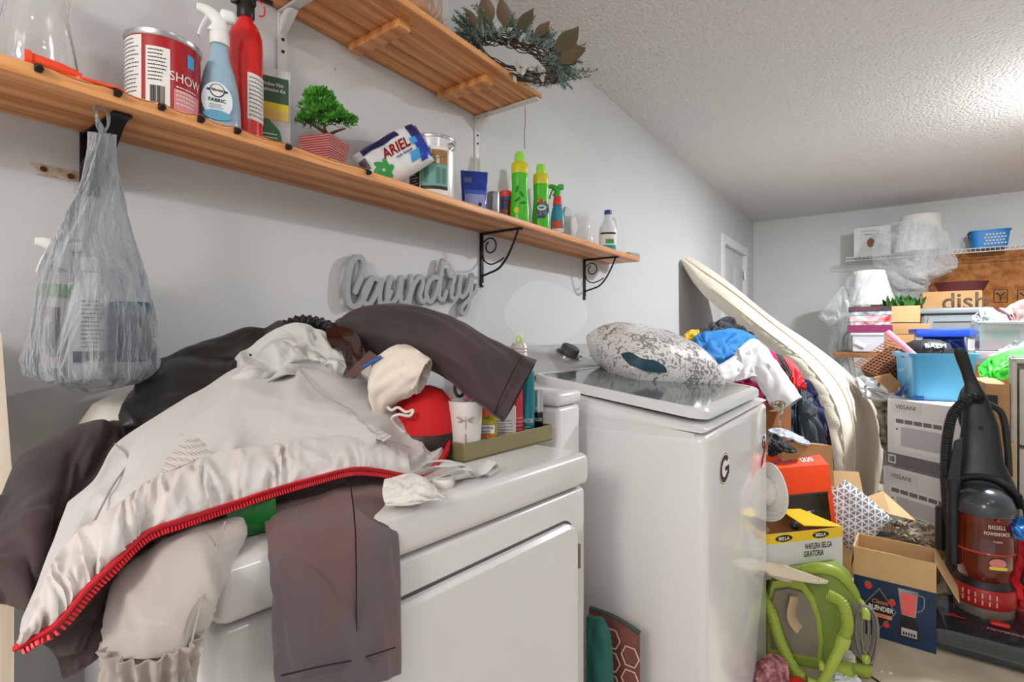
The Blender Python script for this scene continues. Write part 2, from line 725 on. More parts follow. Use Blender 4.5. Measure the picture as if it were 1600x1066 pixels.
cm = bpy.data.materials.new('popcorn_ceiling')
cm.use_nodes = True
nt = cm.node_tree
b_ = nt.nodes['Principled BSDF']
b_.inputs['Base Color'].default_value = lin('#efeeec')
b_.inputs['Roughness'].default_value = 0.9
tc = nt.nodes.new('ShaderNodeTexCoord')
n_ = nt.nodes.new('ShaderNodeTexNoise'); n_.inputs['Scale'].default_value = 75; n_.inputs['Detail'].default_value = 5; n_.inputs['Roughness'].default_value = 0.65
v_ = nt.nodes.new('ShaderNodeTexVoronoi'); v_.inputs['Scale'].default_value = 60
nt.links.new(tc.outputs['Object'], n_.inputs['Vector']); nt.links.new(tc.outputs['Object'], v_.inputs['Vector'])
ad = nt.nodes.new('ShaderNodeMath'); ad.operation = 'SUBTRACT'
nt.links.new(n_.outputs['Fac'], ad.inputs[0]); nt.links.new(v_.outputs['Distance'], ad.inputs[1])
bp = nt.nodes.new('ShaderNodeBump'); bp.inputs['Strength'].default_value = 0.9; bp.inputs['Distance'].default_value = 0.014
nt.links.new(ad.outputs[0], bp.inputs['Height']); nt.links.new(bp.outputs[0], b_.inputs['Normal'])
bm = BM(); box(bm, -0.12, 5.2, -2.6, YF + .12, HC, HC + .1)
struct('ceiling', bm, cm, smooth=False)

fm = mat('concrete_floor', '#cdc2ae', 0.5, hex2='#b4a995', vscale=5, bump=0.1, bscale=30)
bm = BM(); box(bm, -0.12, 5.2, -2.6, YF + .12, -0.1, 0)
struct('floor', bm, fm, smooth=False)

bm = BM(); box(bm, 5.2, 5.32, -2.6, YF + .12, 0, HC)
struct('wall_right', bm, WALL, smooth=False)

# door in the left wall near the far corner: frame and slab
DW = mat('door_paint', '#d2d6da', 0.45)
bm = BM()
loft(bm, [[V((x, a, b)) for a, b in ((4.98, 0), (5.06, 0), (5.06, 2.005), (5.95, 2.005), (5.95, 0), (6.03, 0), (6.03, 2.085), (4.98, 2.085))] for x in (-.02, .018)])
dr = struct('door_1', bm, mat('trim_paint', '#e6e9ea', 0.4))
bm = BM(); box(bm, -0.06, -0.02, 5.05, 5.95, 0.005, 2.01)
for (y0, y1) in ((5.13, 5.44), (5.56, 5.87)):
    for (z0, z1) in ((0.15, 0.9), (1.05, 1.85)):
        box(bm, -0.022, -0.012, y0, y1, z0, z1, .006)
part('door_panel', bm, DW, dr)
bm = BM()
for z in (0.25, 1.75): tube(bm, [(0.006, 5.93, z), (0.006, 5.93, z + .09)], .008, 8)
part('hinge', bm, STEEL, dr)

# the damaged patch of bare plaster with two anchor holes
p = PX(88, 270, 0)
bm = BM()
out = [(0.037 * math.cos(a) * (1 + .3 * math.sin(3 * a + 1)), 0.015 * math.sin(a) * (1 + .35 * math.cos(2 * a))) for a in [2 * PI * k / 28 for k in range(28)]]
prism(bm, out, 0.0012)
bmesh.ops.transform(bm, matrix=Matrix(((0, 0, 1, 0), (1, 0, 0, p.y), (0, 1, 0, p.z), (0, 0, 0, 1))), verts=bm.verts)
st = struct('trim_1', bm, mat('bare_plaster', '#a58b72', 0.9, hex2='#c9bdae', vscale=60))
for dy in (-.018, .02):
    b2 = disc_bm(.005, .005, .0015, 12)
    bmesh.ops.transform(b2, matrix=Matrix.Translation((0.0012, p.y + dy, p.z - .002 * dy / .02)) @ Matrix.Rotation(PI / 2, 4, 'Z'), verts=b2.verts)
    part('anchor_hole', b2, mat('rusty_hole', '#5a3320', 0.9), st)

# bright repair patch of fresh paint between the sign and the washer
bm = BM()
cpt = PX(860, 490, 0)
out = [(0.34 * math.cos(a) * (1 + .08 * math.sin(2 * a + .6)), 0.14 * math.sin(a) * (1 + .08 * math.cos(3 * a))) for a in [2 * PI * k / 40 for k in range(40)]]
prism(bm, out, 0.0006)
bmesh.ops.transform(bm, matrix=Matrix(((0, 0, 1, 0), (1, 0, 0, cpt.y), (0, 1, 0, cpt.z), (0, 0, 0, 1))), verts=bm.verts)
struct('trim_2', bm, mat('fresh_wall_patch', '#d6d9dc', 0.45))

# ================================================================== SHELVES
PINE = wood('pine_shelf', '#e6a468', '#b56a35', 'y', 1.0)
PINE2 = wood('pine_upper', '#e3a267', '#b97540', 'y', 1.3)
SHT = 1.552
SH = thing('wall_shelf', 'long pine plank shelf on the left wall, under the shorter high shelf', 'shelf', (0.1, 0.9, 1.53))
bm = BM(); box(bm, -0.098, 0.1, -1.35, 2.5415 - .9, 0, 0.022, .0025)
part('board', bm, PINE, SH)
# scroll brackets of black metal
def scroll_bracket(y, label):
    t = thing('shelf_bracket', label, 'bracket', (0, y, 1.53), group='black brackets under the long shelf')
    bm = BM()
    box(bm, 0.002, 0.008, -.009, .009, -.20, 0, .002)
    box(bm, 0.002, 0.186, -.009, .009, -.007, -.001, .002)
    part('frame', bm, BLKMET, t)
    bm = BM()
    tube(bm, [(0.17, 0, -.006), (0.15, 0, -.05), (0.12, 0, -.10), (0.085, 0, -.135), (0.04, 0, -.150), (0.008, 0, -.158)], .0042, 8, 30)
    part('brace', bm, BLKMET, t)
    bm = BM()
    pts = [(0.008, 0, -.035)]
    for k in range(40):
        a = PI * .75 - k / 39 * 2 * PI * 1.05
        r = .032 * (1 - .45 * k / 39)
        pts.append((0.045 + r * math.cos(a), 0, -.052 + r * math.sin(a)))
    tube(bm, pts, .0028, 8)
    tube(bm, [(0.008, 0, -.08), (.02, 0, -.105), (.05, 0, -.118), (.085, 0, -.11), (.108, 0, -.098)], .0028, 8, 24)
    part('scroll', bm, BLKMET, t)
    bm = BM(); lathe(bm, [(.004, 0), (.004, .003), (.001, .004)], 10, mtx=Matrix.Translation((.008, 0, -.19)) @ Matrix.Rotation(PI / 2, 4, 'Y'))
    part('screw', bm, STEEL, t)
    return t
y1 = PX(752, 365, 0.003).y; y2 = PX(913, 405, 0.003).y
scroll_bracket(y1, 'black scrolled bracket under the long shelf, just right of the laundry sign')
scroll_bracket(y2, 'black scrolled bracket at the right end of the long shelf')
# plain black bracket with the hanging bag
t = thing('shelf_bracket', 'plain black strap bracket under the long shelf where the grey bag hangs', 'bracket', (0, PX(140, 200, 0).y, 1.53), group=None)
bm = BM(); box(bm, .001, .006, -.016, .016, -.115, 0, .002); box(bm, .001, .17, -.014, .014, -.006, -.001, .002)
loft(bm, [[V((.004, -.016, -.10)), V((.004, .016, -.10)), V((.006, .016, -.06)), V((.006, -.016, -.06))], [V((.14, -.012, -.012)), V((.14, .012, -.012)), V((.16, .012, -.004)), V((.16, -.012, -.004))]])
part('frame', bm, BLKMET, t)
for (x, z) in ((.0075, -.05), (.0075, -.085)):
    bm = BM(); lathe(bm, [(.005, 0), (.005, .003), (.001, .005)], 10, mtx=Matrix.Translation((x, 0, z)) @ Matrix.Rotation(PI / 2, 4, 'Y')); part('screw', bm, STEEL, t)

# little black clips along the front edge, holding a thin cord
clips = [(60, 112, 'at the far left'), (183, 153, 'left of the red can'), (252, 178, 'under the red can'), (313, 197, 'under the blue spray bottle'), (370, 213, 'under the red extinguisher'),
         (450, 238, 'between the film kit and the potted plant'), (575, 290, 'under the laundry powder bag')]
for px, py, wh in clips:
    q = PX(px, py, .203)
    bm = BM(); box(bm, -.0005, .006, -.005, .005, -.009, .003, .002); tube(bm, [(.007, 0, -.003), (.011, 0, -.006)], .005, 8)
    solo('cable_clip', bm, BLACK, 'small black clip on the shelf edge ' + wh, 'clip', (.2005, q.y, 1.551 - .002), group='clips along the shelf edge')
bm = BM()
pp = [PX(px, py, .208) for px, py, _ in clips]
pts = []
for a, b in zip(pp, pp[1:]):
    a = V((.209, a.y, 1.552)); b = V((.209, b.y, 1.552))
    for k in range(8): pts.append(a.lerp(b, k / 8) + V((0, 0, -.007 * math.sin(PI * k / 8))))
pts.append(b)
tube(bm, pts, .0009, 5)
wsolo('thin_cord', bm, mat('orange_cord', '#a8562c', 0.5), 'thin orange cord running through the clips on the shelf edge', 'cord')

# the high shelf: five tongue and groove boards, two battens
yR = PX(747, 183, 0).y
US = thing('high_shelf', 'short tongue and groove pine shelf high on the left wall', 'shelf', (0.0, 0, 1.955))
for k in range(5):
    bm = BM(); box(bm, .002 + k * .0545, .0545 + k * .0545, .60, yR + .01, 0, .018, .0025, 1)
    part('board', bm, PINE2, US)
for yy in (PX(560, 70, .05).y, PX(697, 150, .05).y):
    bm = BM(); box(bm, .022, .225, yy - .012, yy + .028, -.022, -.0005, .002)
    part('batten', bm, PINE2, US)
def white_bracket(y, lab):
    t = thing('shelf_bracket', lab, 'bracket', (0, y, 1.955), group='white brackets under the high shelf')
    bm = BM()
    m_ = mat('white_metal', '#d9dbdc', 0.35)
    box(bm, .001, .006, -.013, .013, -.23, -.001, .002); box(bm, .001, .27, -.013, .013, -.007, -.001, .002)
    loft(bm, [[V((.003, -.008, -.06)), V((.003, .008, -.06)), V((.008, .008, -.02)), V((.008, -.008, -.02))], [V((.06, -.008, -.014)), V((.06, .008, -.014)), V((.03, .008, -.004)), V((.03, -.008, -.004))]])
    part('frame', bm, m_, t)
    for z in (-.07, -.1):
        bm = BM(); lathe(bm, [(.004, 0), (.004, .002), (.001, .003)], 10, mtx=Matrix.Translation((.006, 0, z)) @ Matrix.Rotation(PI / 2, 4, 'Y')); part('screw', bm, BLKMET, t)
white_bracket(PX(440, 80, 0).y, 'white bracket under the high shelf, above the film kit')
white_bracket(yR - .01, 'white bracket under the right end of the high shelf')
bm = BM()
q = PX(820, 172, .2)
tube(bm, [(q.x, q.y, 1.95), (q.x + .002, q.y, 1.90), (q.x - .002, q.y, 1.85), (q.x, q.y, 1.80)], .0012, 5, 16)
wsolo('hanging_string', bm, mat('dark_string', '#57503f', 0.8), 'thin dark string hanging from the right end of the high shelf', 'string')

# ================================================================== THE LAUNDRY SIGN
def stroke(bm, pts, wdt, t, n=40, si=0):
    """flat ribbon letter stroke in the (y, z) plane with rounded ends; rises out of the wall along +x"""
    c = catmull([V((0, a, b)) for a, b in pts], n)
    L, R = [], []
    for i in range(n):
        d = (c[min(i + 1, n - 1)] - c[max(i - 1, 0)]).normalized()
        s = V((0, -d.z, d.y)) * wdt / 2
        L.append(c[i] + s); R.append(c[i] - s)
    for i in range(n - 1):
        q = [L[i], L[i + 1], R[i + 1], R[i]]
        a = [bm.verts.new(p) for p in q]
        b = [bm.verts.new(p + V((t + si * 5e-5 + i * 1e-6, 0, 0))) for p in q]
        bm.faces.new(b); bm.faces.new(list(reversed(a)))
        for k in (0, 2):
            bm.faces.new((a[k], a[(k + 1) % 4], b[(k + 1) % 4], b[k]))
    for ei, e in enumerate((c[0], c[-1]) + tuple(c[1:-1:1])):
        a = [e + V((0, math.cos(2 * PI * k / 12), math.sin(2 * PI * k / 12))) * wdt / 2 for k in range(12)]
        loft(bm, [[p + V((ei * 4e-6 + si * 2e-4, 0, 0)) for p in a], [p + V((t - 3e-4 - ei * 4e-6 - si * 1e-6, 0, 0)) for p in a]])

# stroke points are picked off the photo in the wall plane
def WP(pts):
    return [(PX(a, b, .028).y, PX(a, b, .028).z) for a, b in pts]
def Z5(pts):
    return [(500 + a / 3.5525, 380 + b / 3.5525) for a, b in pts]
S = [
 [(200, 270), (240, 170), (245, 100), (215, 75), (180, 110), (160, 200), (158, 290), (175, 345), (215, 345), (250, 300), (290, 210)],
 [(345, 215), (300, 195), (255, 250), (245, 320), (275, 340), (310, 290), (345, 210), (335, 280), (340, 335), (370, 330), (395, 270)],
 [(398, 190), (380, 260), (378, 320), (400, 335), (435, 290), (458, 190), (450, 270), (455, 330), (485, 325), (505, 270)],
 [(512, 185), (508, 260), (495, 340)], [(500, 300), (530, 220), (565, 185), (575, 220), (560, 290), (575, 325), (600, 300)],
 [(660, 190), (625, 195), (595, 250), (595, 305), (620, 322), (655, 260), (690, 95), (672, 200), (665, 300), (690, 310), (705, 270)],
 [(715, 150), (725, 180), (750, 190), (735, 250), (735, 300), (760, 305), (780, 250)],
 [(785, 185), (775, 260), (790, 300), (825, 260), (850, 175), (840, 270), (825, 360), (800, 395), (790, 360), (830, 310), (865, 270), (875, 235)],
]
bm = BM()
for si, s in enumerate(S): stroke(bm, WP(Z5(s)), .0155, .015, 46, si)
c = recenter(bm)
o = solo('wall_sign', bm, mat('sign_grey', '#9fa2a5', 0.5), 'grey cut-out script sign reading laundry on the wall', 'sign', loc=(c.x + .012, c.y, c.z), angle=30)

# ================================================================== DRYER
ENAM = mat('white_enamel', '#cfcfcf', 0.22, coat=0.3)
FL = V((0.678, 0.247, 0)); FR = V((0.738, 0.935, 0))
ang = math.atan2(FR.x - FL.x, FR.y - FL.y)          # small turn away from the wall
# local frame: +x out of the front, +y along the front to the right in the photo; origin at the front-left corner
DR = thing('dryer', 'low white front-loading dryer buried under clothes, nearest the camera', 'dryer', FL, -ang)
DW_ = (FR - FL).length
DT = 0.918
bm = BM(); box(bm, -.62, -.004, .004, DW_ - .004, .02, DT - .068, .012, 3); part('cabinet', bm, ENAM, DR)
bm = BM(); box(bm, -.625, .004, 0, DW_, DT - .064, DT, .016, 4); part('top_panel', bm, ENAM, DR)
# door: outline with rounded top corners, thick rounded edge
def rrect(x0, x1, z0, z1, r, n=8):
    o = []
    for cx, cz, a0 in ((x1 - r, z1 - r, 0), (x0 + r, z1 - r, PI / 2), (x0 + r, z0 + r, PI), (x1 - r, z0 + r, 1.5 * PI)):
        for k in range(n + 1):
            a = a0 + PI / 2 * k / n
            o.append((cx + r * math.cos(a), cz + r * math.sin(a)))
    return o
MF = Matrix(((0, 0, 1, 0), (1, 0, 0, 0), (0, 1, 0, 0), (0, 0, 0, 1)))      # (a,b,h) -> x=h, y=a, z=b
def rplate(y0, y1, z0, z1, r, h0, h1, bev=.004):
    bm = BM()
    A = rrect(y0, y1, z0, z1, r)
    B = rrect(y0 + bev, y1 - bev, z0 + bev, z1 - bev, max(r - bev, .002))
    loft(bm, [[MF @ V((a, b, h0)) for a, b in A], [MF @ V((a, b, h1 - bev)) for a, b in A], [MF @ V((a, b, h1)) for a, b in B]])
    return bm
bm = rplate(.07, DW_ - .052, .26, DT - .122, .035, -.006, .012, .006); dd = part('door', bm, ENAM, DR)
bm = rplate(.064, DW_ - .046, .254, DT - .116, .04, -.008, -.003, .002); part('door_gasket', bm, mat('dark_gap', '#4f4e4c', 0.7), DR)
for z in (DT - .215, .38):
    bm = BM(); box(bm, -.002, .006, DW_ - .050, DW_ - .042, z, z + .045, .001); tube(bm, [(.007, DW_ - .046, z), (.007, DW_ - .046, z + .045)], .003, 8)
    part('hinge', bm, mat('hinge_bronze', '#8b8273', 0.4, .8), DR)
# console along the back with rounded ends
bm = BM()
secs = []
for k in range(25):
    t = k / 24
    y = -.01 + t * (DW_ + .02)
    e = math.sin(PI * min(max(t, .0), 1)) ** .35 if 0 < t < 1 else .12
    hh = .175 * (0.25 + .75 * e)
    secs.append([V((-.63, y, DT - .002)), V((-.50, y, DT - .002)), V((-.515, y, DT + hh * .55)), V((-.56, y, DT + hh * .95)), V((-.59, y, DT + hh)), V((-.63, y, DT + hh))])
loft(bm, secs); part('console', bm, mat('cream_enamel', '#e2ddd2', 0.3), DR)
letters('Au', .014, INK, DR, 0, 0, 0, mtx=Matrix.Translation((-.535, .12, DT + .118)) @ Euler((PI / 2 - .5, 0, PI / 2)).to_matrix().to_4x4())

# slim white bin in the gap between dryer and washer
GB = thing('slim_bin', 'slim glossy white bin in the gap between dryer and washer', 'bin', (0.55, 1.075, 0))
def ybox3(bm, x0, x1, y0, y1, z0, z1, r=.01, s=3): box(bm, x0, x1, y0, y1, z0, z1, r, s)
bm = BM(); box(bm, -.16, .065, -.05, .055, 0, .985, .012, 3); part('body', bm, mat('bin_white', '#e2e3e4', .25), GB)
bm = BM(); box(bm, -.163, .068, -.053, .058, .987, 1.02, .012, 3); part('lid', bm, mat('bin_white', '#e2e3e4', .25), GB)

# ================================================================== WASHER
WX0, WX1, WY0, WY1 = .19, .895, 1.20, 1.93
WS = thing('washer', 'tall white top-loading washer with a grey lid and letter G decals', 'washer', (WX1, WY0, 0))
wl = lambda p: V(p) - V((WX1, WY0, 0))
bm = BM(); box(bm, WX0 - WX1, 0, 0, WY1 - WY0, .015, .925, .018, 4)
loft(bm, [[V((-.70, y, .9)), V((-.70, y, .985)), V((-.3, y, .955)), V((-.03, y, .928)), V((-.016, y, .9))] for y in (.0015, .728)]); part('cabinet', bm, mat('washer_enamel', '#dadadb', 0.18, coat=.4), WS)
bm = BM(); box(bm, WX0 - WX1 + .02, -.02, .02, WY1 - WY0 - .02, 0, .015); part('base', bm, BLACK, WS)
# top panel that climbs toward the back
bm = BM()
def sect(y):
    pts = [(-.703, .988), (-.703, 1.045), (-.60, 1.045), (-.50, 1.022), (-.30, .985), (-.12, .957), (-.03, .945), (0, .934), (-.012, .930), (-.3, .958)]
    return [V((a, y, b)) for a, b in pts]
n0 = []
for k in range(9):
    y = [0, .006, .02, .1, .345, .59, .71, .724, .73][k]
    sh = [.012, .004, 0, 0, 0, 0, 0, .004, .012][k]
    n0.append([V((p.x, p.y, p.z - sh * (p.x < -.1 and p.z > 1.0 or p.x > -.6 and p.z > .94))) for p in sect(y)])
loft(bm, n0); part('top_panel', bm, mat('washer_enamel', '#dadadb', 0.18), WS)
# lid rim and glass
bm = BM()
def lidz(x): return .958 + (-x - .02) * .135 + .004
A = rrect(.03, .70, -.50, -.012, .05, 6)
def LP(a, b, h): return V((b, a, lidz(b) + h))
B = rrect(.05, .68, -.485, -.035, .04, 6)
loft(bm, [[LP(a, b, -.008) for a, b in A], [LP(a, b, .010) for a, b in A], [LP(a, b, .016) for a, b in rrect(.035, .695, -.497, -.017, .048, 6)], [LP(a, b, .016) for a, b in B], [LP(a, b, .012) for a, b in B]])
lid = part('lid', bm, mat('lid_rim', '#d7d9da', 0.2), WS)
bm = BM(); loft(bm, [[LP(a, b, .010) for a, b in B], [LP(a, b, .0145) for a, b in B]])
part('lid_glass', bm, mat('grey_glass', '#5f6668', 0.1, spec=.35), lid)
# sloped control console
bm = BM()
cs = [(-.70, 1.04), (-.70, 1.115), (-.655, 1.118), (-.51, 1.045), (-.50, 1.035), (-.50, 1.02)]
secs = []
for k, y in enumerate([.004, .012, .03, .345, .70, .718, .726]):
    q = [.5, .85, 1, 1, 1, .85, .5][k]
    secs.append([V((a, y, 1.02 + (b - 1.02) * q)) for a, b in cs])
loft(bm, secs); con = part('console', bm, mat('console_grey', '#a9adaf', 0.22, coat=.3), WS)
MC = Matrix.Translation((-.583, .40, 1.083)) @ Matrix.Rotation(math.atan2(.073, .145), 4, 'Y')
bm = BM(); lathe(bm, [(.043, 0), (.043, .006), (.034, .008), (.033, .03), (.028, .034), (0, .034)], 36, mtx=MC)
part('knob', bm, mat('knob_grey', '#55585a', 0.25, .5), WS)
bm = BM(); lathe(bm, [(.046, 0), (.046, .003), (.043, .004)], 36, mtx=MC); part('knob_ring', bm, CHROME, WS)
for s, yy, xx, hh in (('SAMSUNG', .075, -.64, .010), ('WASH', .12, -.55, .006), ('RINSE', .47, -.57, .006), ('SPIN', .55, -.57, .006)):
    zz = 1.118 - (-(-.655) + xx) * .503 + .001
    letters(s, hh, GREYINK, WS, 0, 0, 0, mtx=Matrix.Translation((xx, yy, zz)) @ Matrix.Rotation(math.atan2(.073, .145), 4, 'Y') @ Matrix.Rotation(PI / 2, 4, 'Z'), name='button_label')
# the G badge: white oval, red ring, black letter
def oval(cy, cz, ry, rz, h, t, m, name, par, y=None):
    bm = BM()
    a = [V((h, cy + ry * math.cos(2 * PI * k / 48), cz + rz * math.sin(2 * PI * k / 48))) for k in range(48)]
    loft(bm, [a, [p + V((t, 0, 0)) for p in a]])
    return part(name, bm, m, par)
q = PX(1131, 732, WX1)
gy, gz = q.y - WY0, q.z
bd = oval(gy, gz, .054, .042, .0003, .0008, mat('decal_white', '#ececec', .3), 'badge', WS)
oval(gy, gz, .050, .0385, .0004, .0012, mat('decal_red', '#b3202e', .3), 'badge_ring', bd)
oval(gy, gz, .0475, .036, .0005, .0015, mat('decal_white', '#ececec', .3), 'badge_face', bd)
def bigG(cy, cz, ry, rz, h, m, par, wd=.36):
    bm = BM()
    a0, a1 = math.radians(38), math.radians(322)
    secs = []
    for k in range(41):
        a = a0 + (a1 - a0) * k / 40
        o_ = V((h, cy + ry * math.cos(a), cz + rz * math.sin(a))); i_ = V((h, cy + ry * (1 - wd) * math.cos(a), cz + rz * (1 - wd) * math.sin(a)))
        secs.append([o_, i_, i_ + V((.0006, 0, 0)), o_ + V((.0006, 0, 0))])
    loft(bm, secs)
    box(bm, h, h + .0006, cy + ry * .1, cy + ry * .95, cz - rz * .22, cz + rz * .08)
    box(bm, h, h + .0006, cy + ry * .60, cy + ry * .95, cz - rz * .62, cz - rz * .1)
    return part('letter_g', bm, m, par)
bigG(gy, gz, .044, .033, .0022, INK, bd)
q = PX(1193, 691, WX1)
gy2, gz2 = q.y - WY0, q.z
bigG(gy2, gz2, .022, .022, .0006, INK, WS)
bm = BM(); box(bm, .0006, .0012, -.05, .05, -.009, .009)
bmesh.ops.transform(bm, matrix=Matrix.Translation((0, gy2 - .005, gz2 - .042)) @ Matrix.Rotation(math.radians(38), 4, 'X'), verts=bm.verts)
bn = part('banner_decal', bm, mat('banner_red', '#cf3540', .4), WS)
letters('GEORGIA', .012, mat('banner_ink', '#6d0f17', .5), bn, 0, 0, 0, mtx=Matrix.Translation((.0013, gy2 - .005, gz2 - .042)) @ Matrix.Rotation(math.radians(38), 4, 'X') @ Euler((PI / 2, 0, PI / 2)).to_matrix().to_4x4(), width=.085)
q = PX(1198, 641, WX1)
bm = BM(); box(bm, .0003, .0012, q.y - WY0 - .012, q.y - WY0 + .006, q.z - .007, q.z + .007); part('energy_sticker', bm, INK, WS)

# ================================================================== THINGS ON THE LONG SHELF (front faces the room and the camera)
def S(px, x): return V((x, PX(px, 300, x).y, SHT + .0005))
def toward(p, k=1.0):
    a = math.atan2(CAM.x - p.x, -(CAM.y - p.y))
    return a * k + (PI / 2) * (1 - k)

# glass vase
p = S(58, .115)
bm = BM()
prof = [(.030, 0), (.045, .004), (.052, .03), (.047, .07), (.038, .12), (.043, .17), (.055, .215), (.053, .215), (.040, .17), (.035, .12), (.044, .07), (.048, .03), (.040, .010), (.001, .009)]
lathe(bm, prof, 48, cap1=False)
solo('glass_vase', bm, GLASS, 'clear glass hurricane vase at the left end of the long shelf', 'vase', p)

# red funnel like plastic thing
p = S(88, .182)
t = thing('plastic_funnel', 'bright orange-red plastic funnel lying in front of the glass vase', 'funnel', p, -.15)
RP = mat('red_plastic', '#ee4a26', .35)
bm = BM()
tube(bm, [(0, -.035, .011), (0, .005, .010), (0, .03, .006)], lambda u: .0125 - .006 * u, 16, 10)
part('tube', bm, RP, t)
bm = BM(); tube(bm, [(0, -.036, .011), (0, -.028, .011)], .0145, 16); part('collar', bm, RP, t)
bm = BM(); prism(bm, rrect(-.012, .012, .02, .085, .010, 5), .004); part('flat_tongue', bm, RP, t)

# red paint can
p = S(256, .105)
R_ = .060
rz = toward(p, .9)
t = thing('paint_can', 'dark red can with white printed label and black rims on the long shelf', 'can', p, rz)
CR = mat('can_red', '#a61622', .28)
bm = BM(); lathe(bm, [(R_, .006), (R_, .142)], 48); part('can_body', bm, CR, t)
bm = BM(); lathe(bm, [(R_ + .0015, 0), (R_ + .0025, .006), (R_ + .0005, .011)], 48); part('bottom_rim', bm, BLACK, t)
bm = BM(); lathe(bm, [(R_ + .0005, .139), (R_ + .0025, .143), (R_ + .0025, .149), (R_ - .004, .150), (R_ - .006, .146)], 48); part('lid', bm, STEEL, t)
a = patch(PAPER, t, R_ + .0006, -1.55, -.62, .012, .137)
lines(t, GREYINK, (-1.48) * R_, (-.70) * R_, .018, .134, 0, 16, 3, R=R_ + .0011)
b = patch(PAPER, t, R_ + .0006, -.50, .12, .012, .118)
lines(t, INK, -.45 * R_, .06 * R_, .055, .115, 0, 9, 4, R=R_ + .0012)
bars(t, INK, 0, 0, .018, .048, 0, 16, 5, R=R_ + .0013, a0=-.38, a1=.0)
letters('SHOW', .017, PAPER, t, 0, 0, .072, R=R_ + .0008, ang=.62, width=.062, depth=.0004)
lines(t, PAPER, .28 * R_, 1.0 * R_, .02, .058, 0, 5, 6, R=R_ + .0011)
patch(mat('can_pink', '#d98a92', .4), t, R_ + .0005, .22, 1.1, .012, .05)
patch(mat('logo_blue', '#2a9fd8', .4), t, R_ + .0007, .62, .86, .098, .122)

# spray bottle helper
def trigger_head(t, z, m, s=1.0, flip=1):
    bm = BM()
    pts = [V((-.006, 0, 0)), V((0, 0, .018)), V((-.004 * flip, 0, .032)), V((-.022 * flip, 0, .044)), V((-.040 * flip, 0, .046))]
    secs = []
    c = catmull(pts, 14)
    ws = [.017, .016, .015, .014, .0135, .013, .013, .012, .012, .011, .010, .009, .008, .007]
    for i, q in enumerate(c):
        tt = (c[min(i + 1, 13)] - c[max(i - 1, 0)]).normalized()
        n_ = V((-tt.z, 0, tt.x))
        hh = ws[i] * 1.1
        secs.append([(q + n_ * math.cos(2 * PI * k / 14) * hh + V((0, math.sin(2 * PI * k / 14) * ws[i] * .75, 0))) * s + V((0, 0, z)) for k in range(14)])
    loft(bm, secs)
    box(bm, min(0, .03 * flip) * s, max(0, .03 * flip) * s, -.010 * s, .010 * s, z + .030 * s, z + .056 * s, .009 * s, 3)
    part('spray_head', bm, m, t)
    bm = BM()
    tube(bm, [V((-.020 * flip, 0, .034)) * s + V((0, 0, z)), V((-.030 * flip, 0, .012)) * s + V((0, 0, z)), V((-.036 * flip, 0, -.010)) * s + V((0, 0, z))], .0042 * s, 8, 10, flat=.6)
    part('trigger', bm, m, t)

# blue-white fabric spray
p = S(343, .125)
t = thing('spray_bottle', 'pale blue fabric spray bottle with white trigger head beside the red can', 'spray bottle', p, toward(p, .85))
prof = [(.034, 0), (.0385, .006), (.039, .03), (.038, .06), (.034, .095), (.027, .13), (.019, .155), (.0155, .175), (.0155, .19)]
bm = BM(); lathe(bm, prof, 40, sy=.72); part('bottle', bm, mat('pale_blue_plastic', '#a9cbe2', .25, trans=.25), t)
bm = BM(); lathe(bm, [(.017, .185), (.018, .19), (.018, .207), (.016, .21)], 24); part('collar', bm, WHITE, t)
trigger_head(t, .205, mat('white_trigger', '#e6eceb', .35), 1.0)
b2 = disc_bm(.027, .036, .001, 36, -.006, .062, -.0285); part('label', b2, mat('label_lightblue', '#dbe7ee', .4), t)
b2 = disc_bm(.024, .010, .001, 30, -.006, .033, -.0296); part('label_wave', b2, mat('label_midblue', '#5fa5c8', .4), t)
b2 = disc_bm(.013, .013, .0008, 30, -.006, .081, -.0297); part('logo_ring', b2, mat('logo_navy', '#23345c', .4), t)
b2 = disc_bm(.0112, .0112, .0008, 30, -.006, .081, -.0305); part('logo_disc', b2, PAPER, t)
plate(mat('logo_navy', '#23345c', .4), t, -.024, .012, .079, .083, -.0300, name='logo_band')
letters('febreze', .0058, mat('logo_navy', '#23345c', .4), t, -.006, -.0314, .082, width=.020, bold=.01)
letters('FABRIC', .0068, INK, t, -.006, -.0305, .062, width=.030)
lines(t, mat('logo_navy', '#23345c', .4), -.02, .008, .045, .055, -.0305, 3, 7)

# fire extinguisher
p = S(384, .075)
t = thing('fire_extinguisher', 'red fire extinguisher with black valve standing behind the blue spray bottle', 'fire extinguisher', p, toward(p, .6))
RE = mat('extinguisher_red', '#d3181c', .25, coat=.3)
bm = BM(); lathe(bm, [(.030, 0), (.034, .004), (.0345, .02), (.0345, .235), (.033, .255), (.027, .275), (.016, .288), (.014, .30)], 40); part('cylinder', bm, RE, t)
patch(PAPER, t, .0352, -.1, 1.3, .065, .165); lines(t, GREYINK, .0, 1.2 * .0352, .07, .16, 0, 10, 11, R=.0356)
bm = BM(); lathe(bm, [(.016, .296), (.018, .30), (.018, .325), (.012, .335)], 20); box(bm, -.03, .02, -.012, .012, .325, .342, .005); part('valve', bm, BLACK, t)
bm = BM(); tube(bm, [(.0, 0, .335), (.02, 0, .350), (.055, 0, .352)], .008, 10, 12, flat=.6); part('handle', bm, BLACK, t)
bm = BM(); tube(bm, [(.0, 0, .345), (.01, 0, .368), (.045, 0, .380)], .008, 10, 12, flat=.6); part('lever', bm, BLACK, t)
bm = BM(); tube(bm, [(-.02, -.012, .33), (-.034, -.014, .325)], .007, 12); part('gauge', bm, CHROME, t)
bm = BM(); tube(bm, [(.024, -.004, .345), (.036, -.006, .335), (.036, -.006, .315), (.026, -.004, .31)], .0018, 8, 20); part('pull_pin', bm, RE, t)

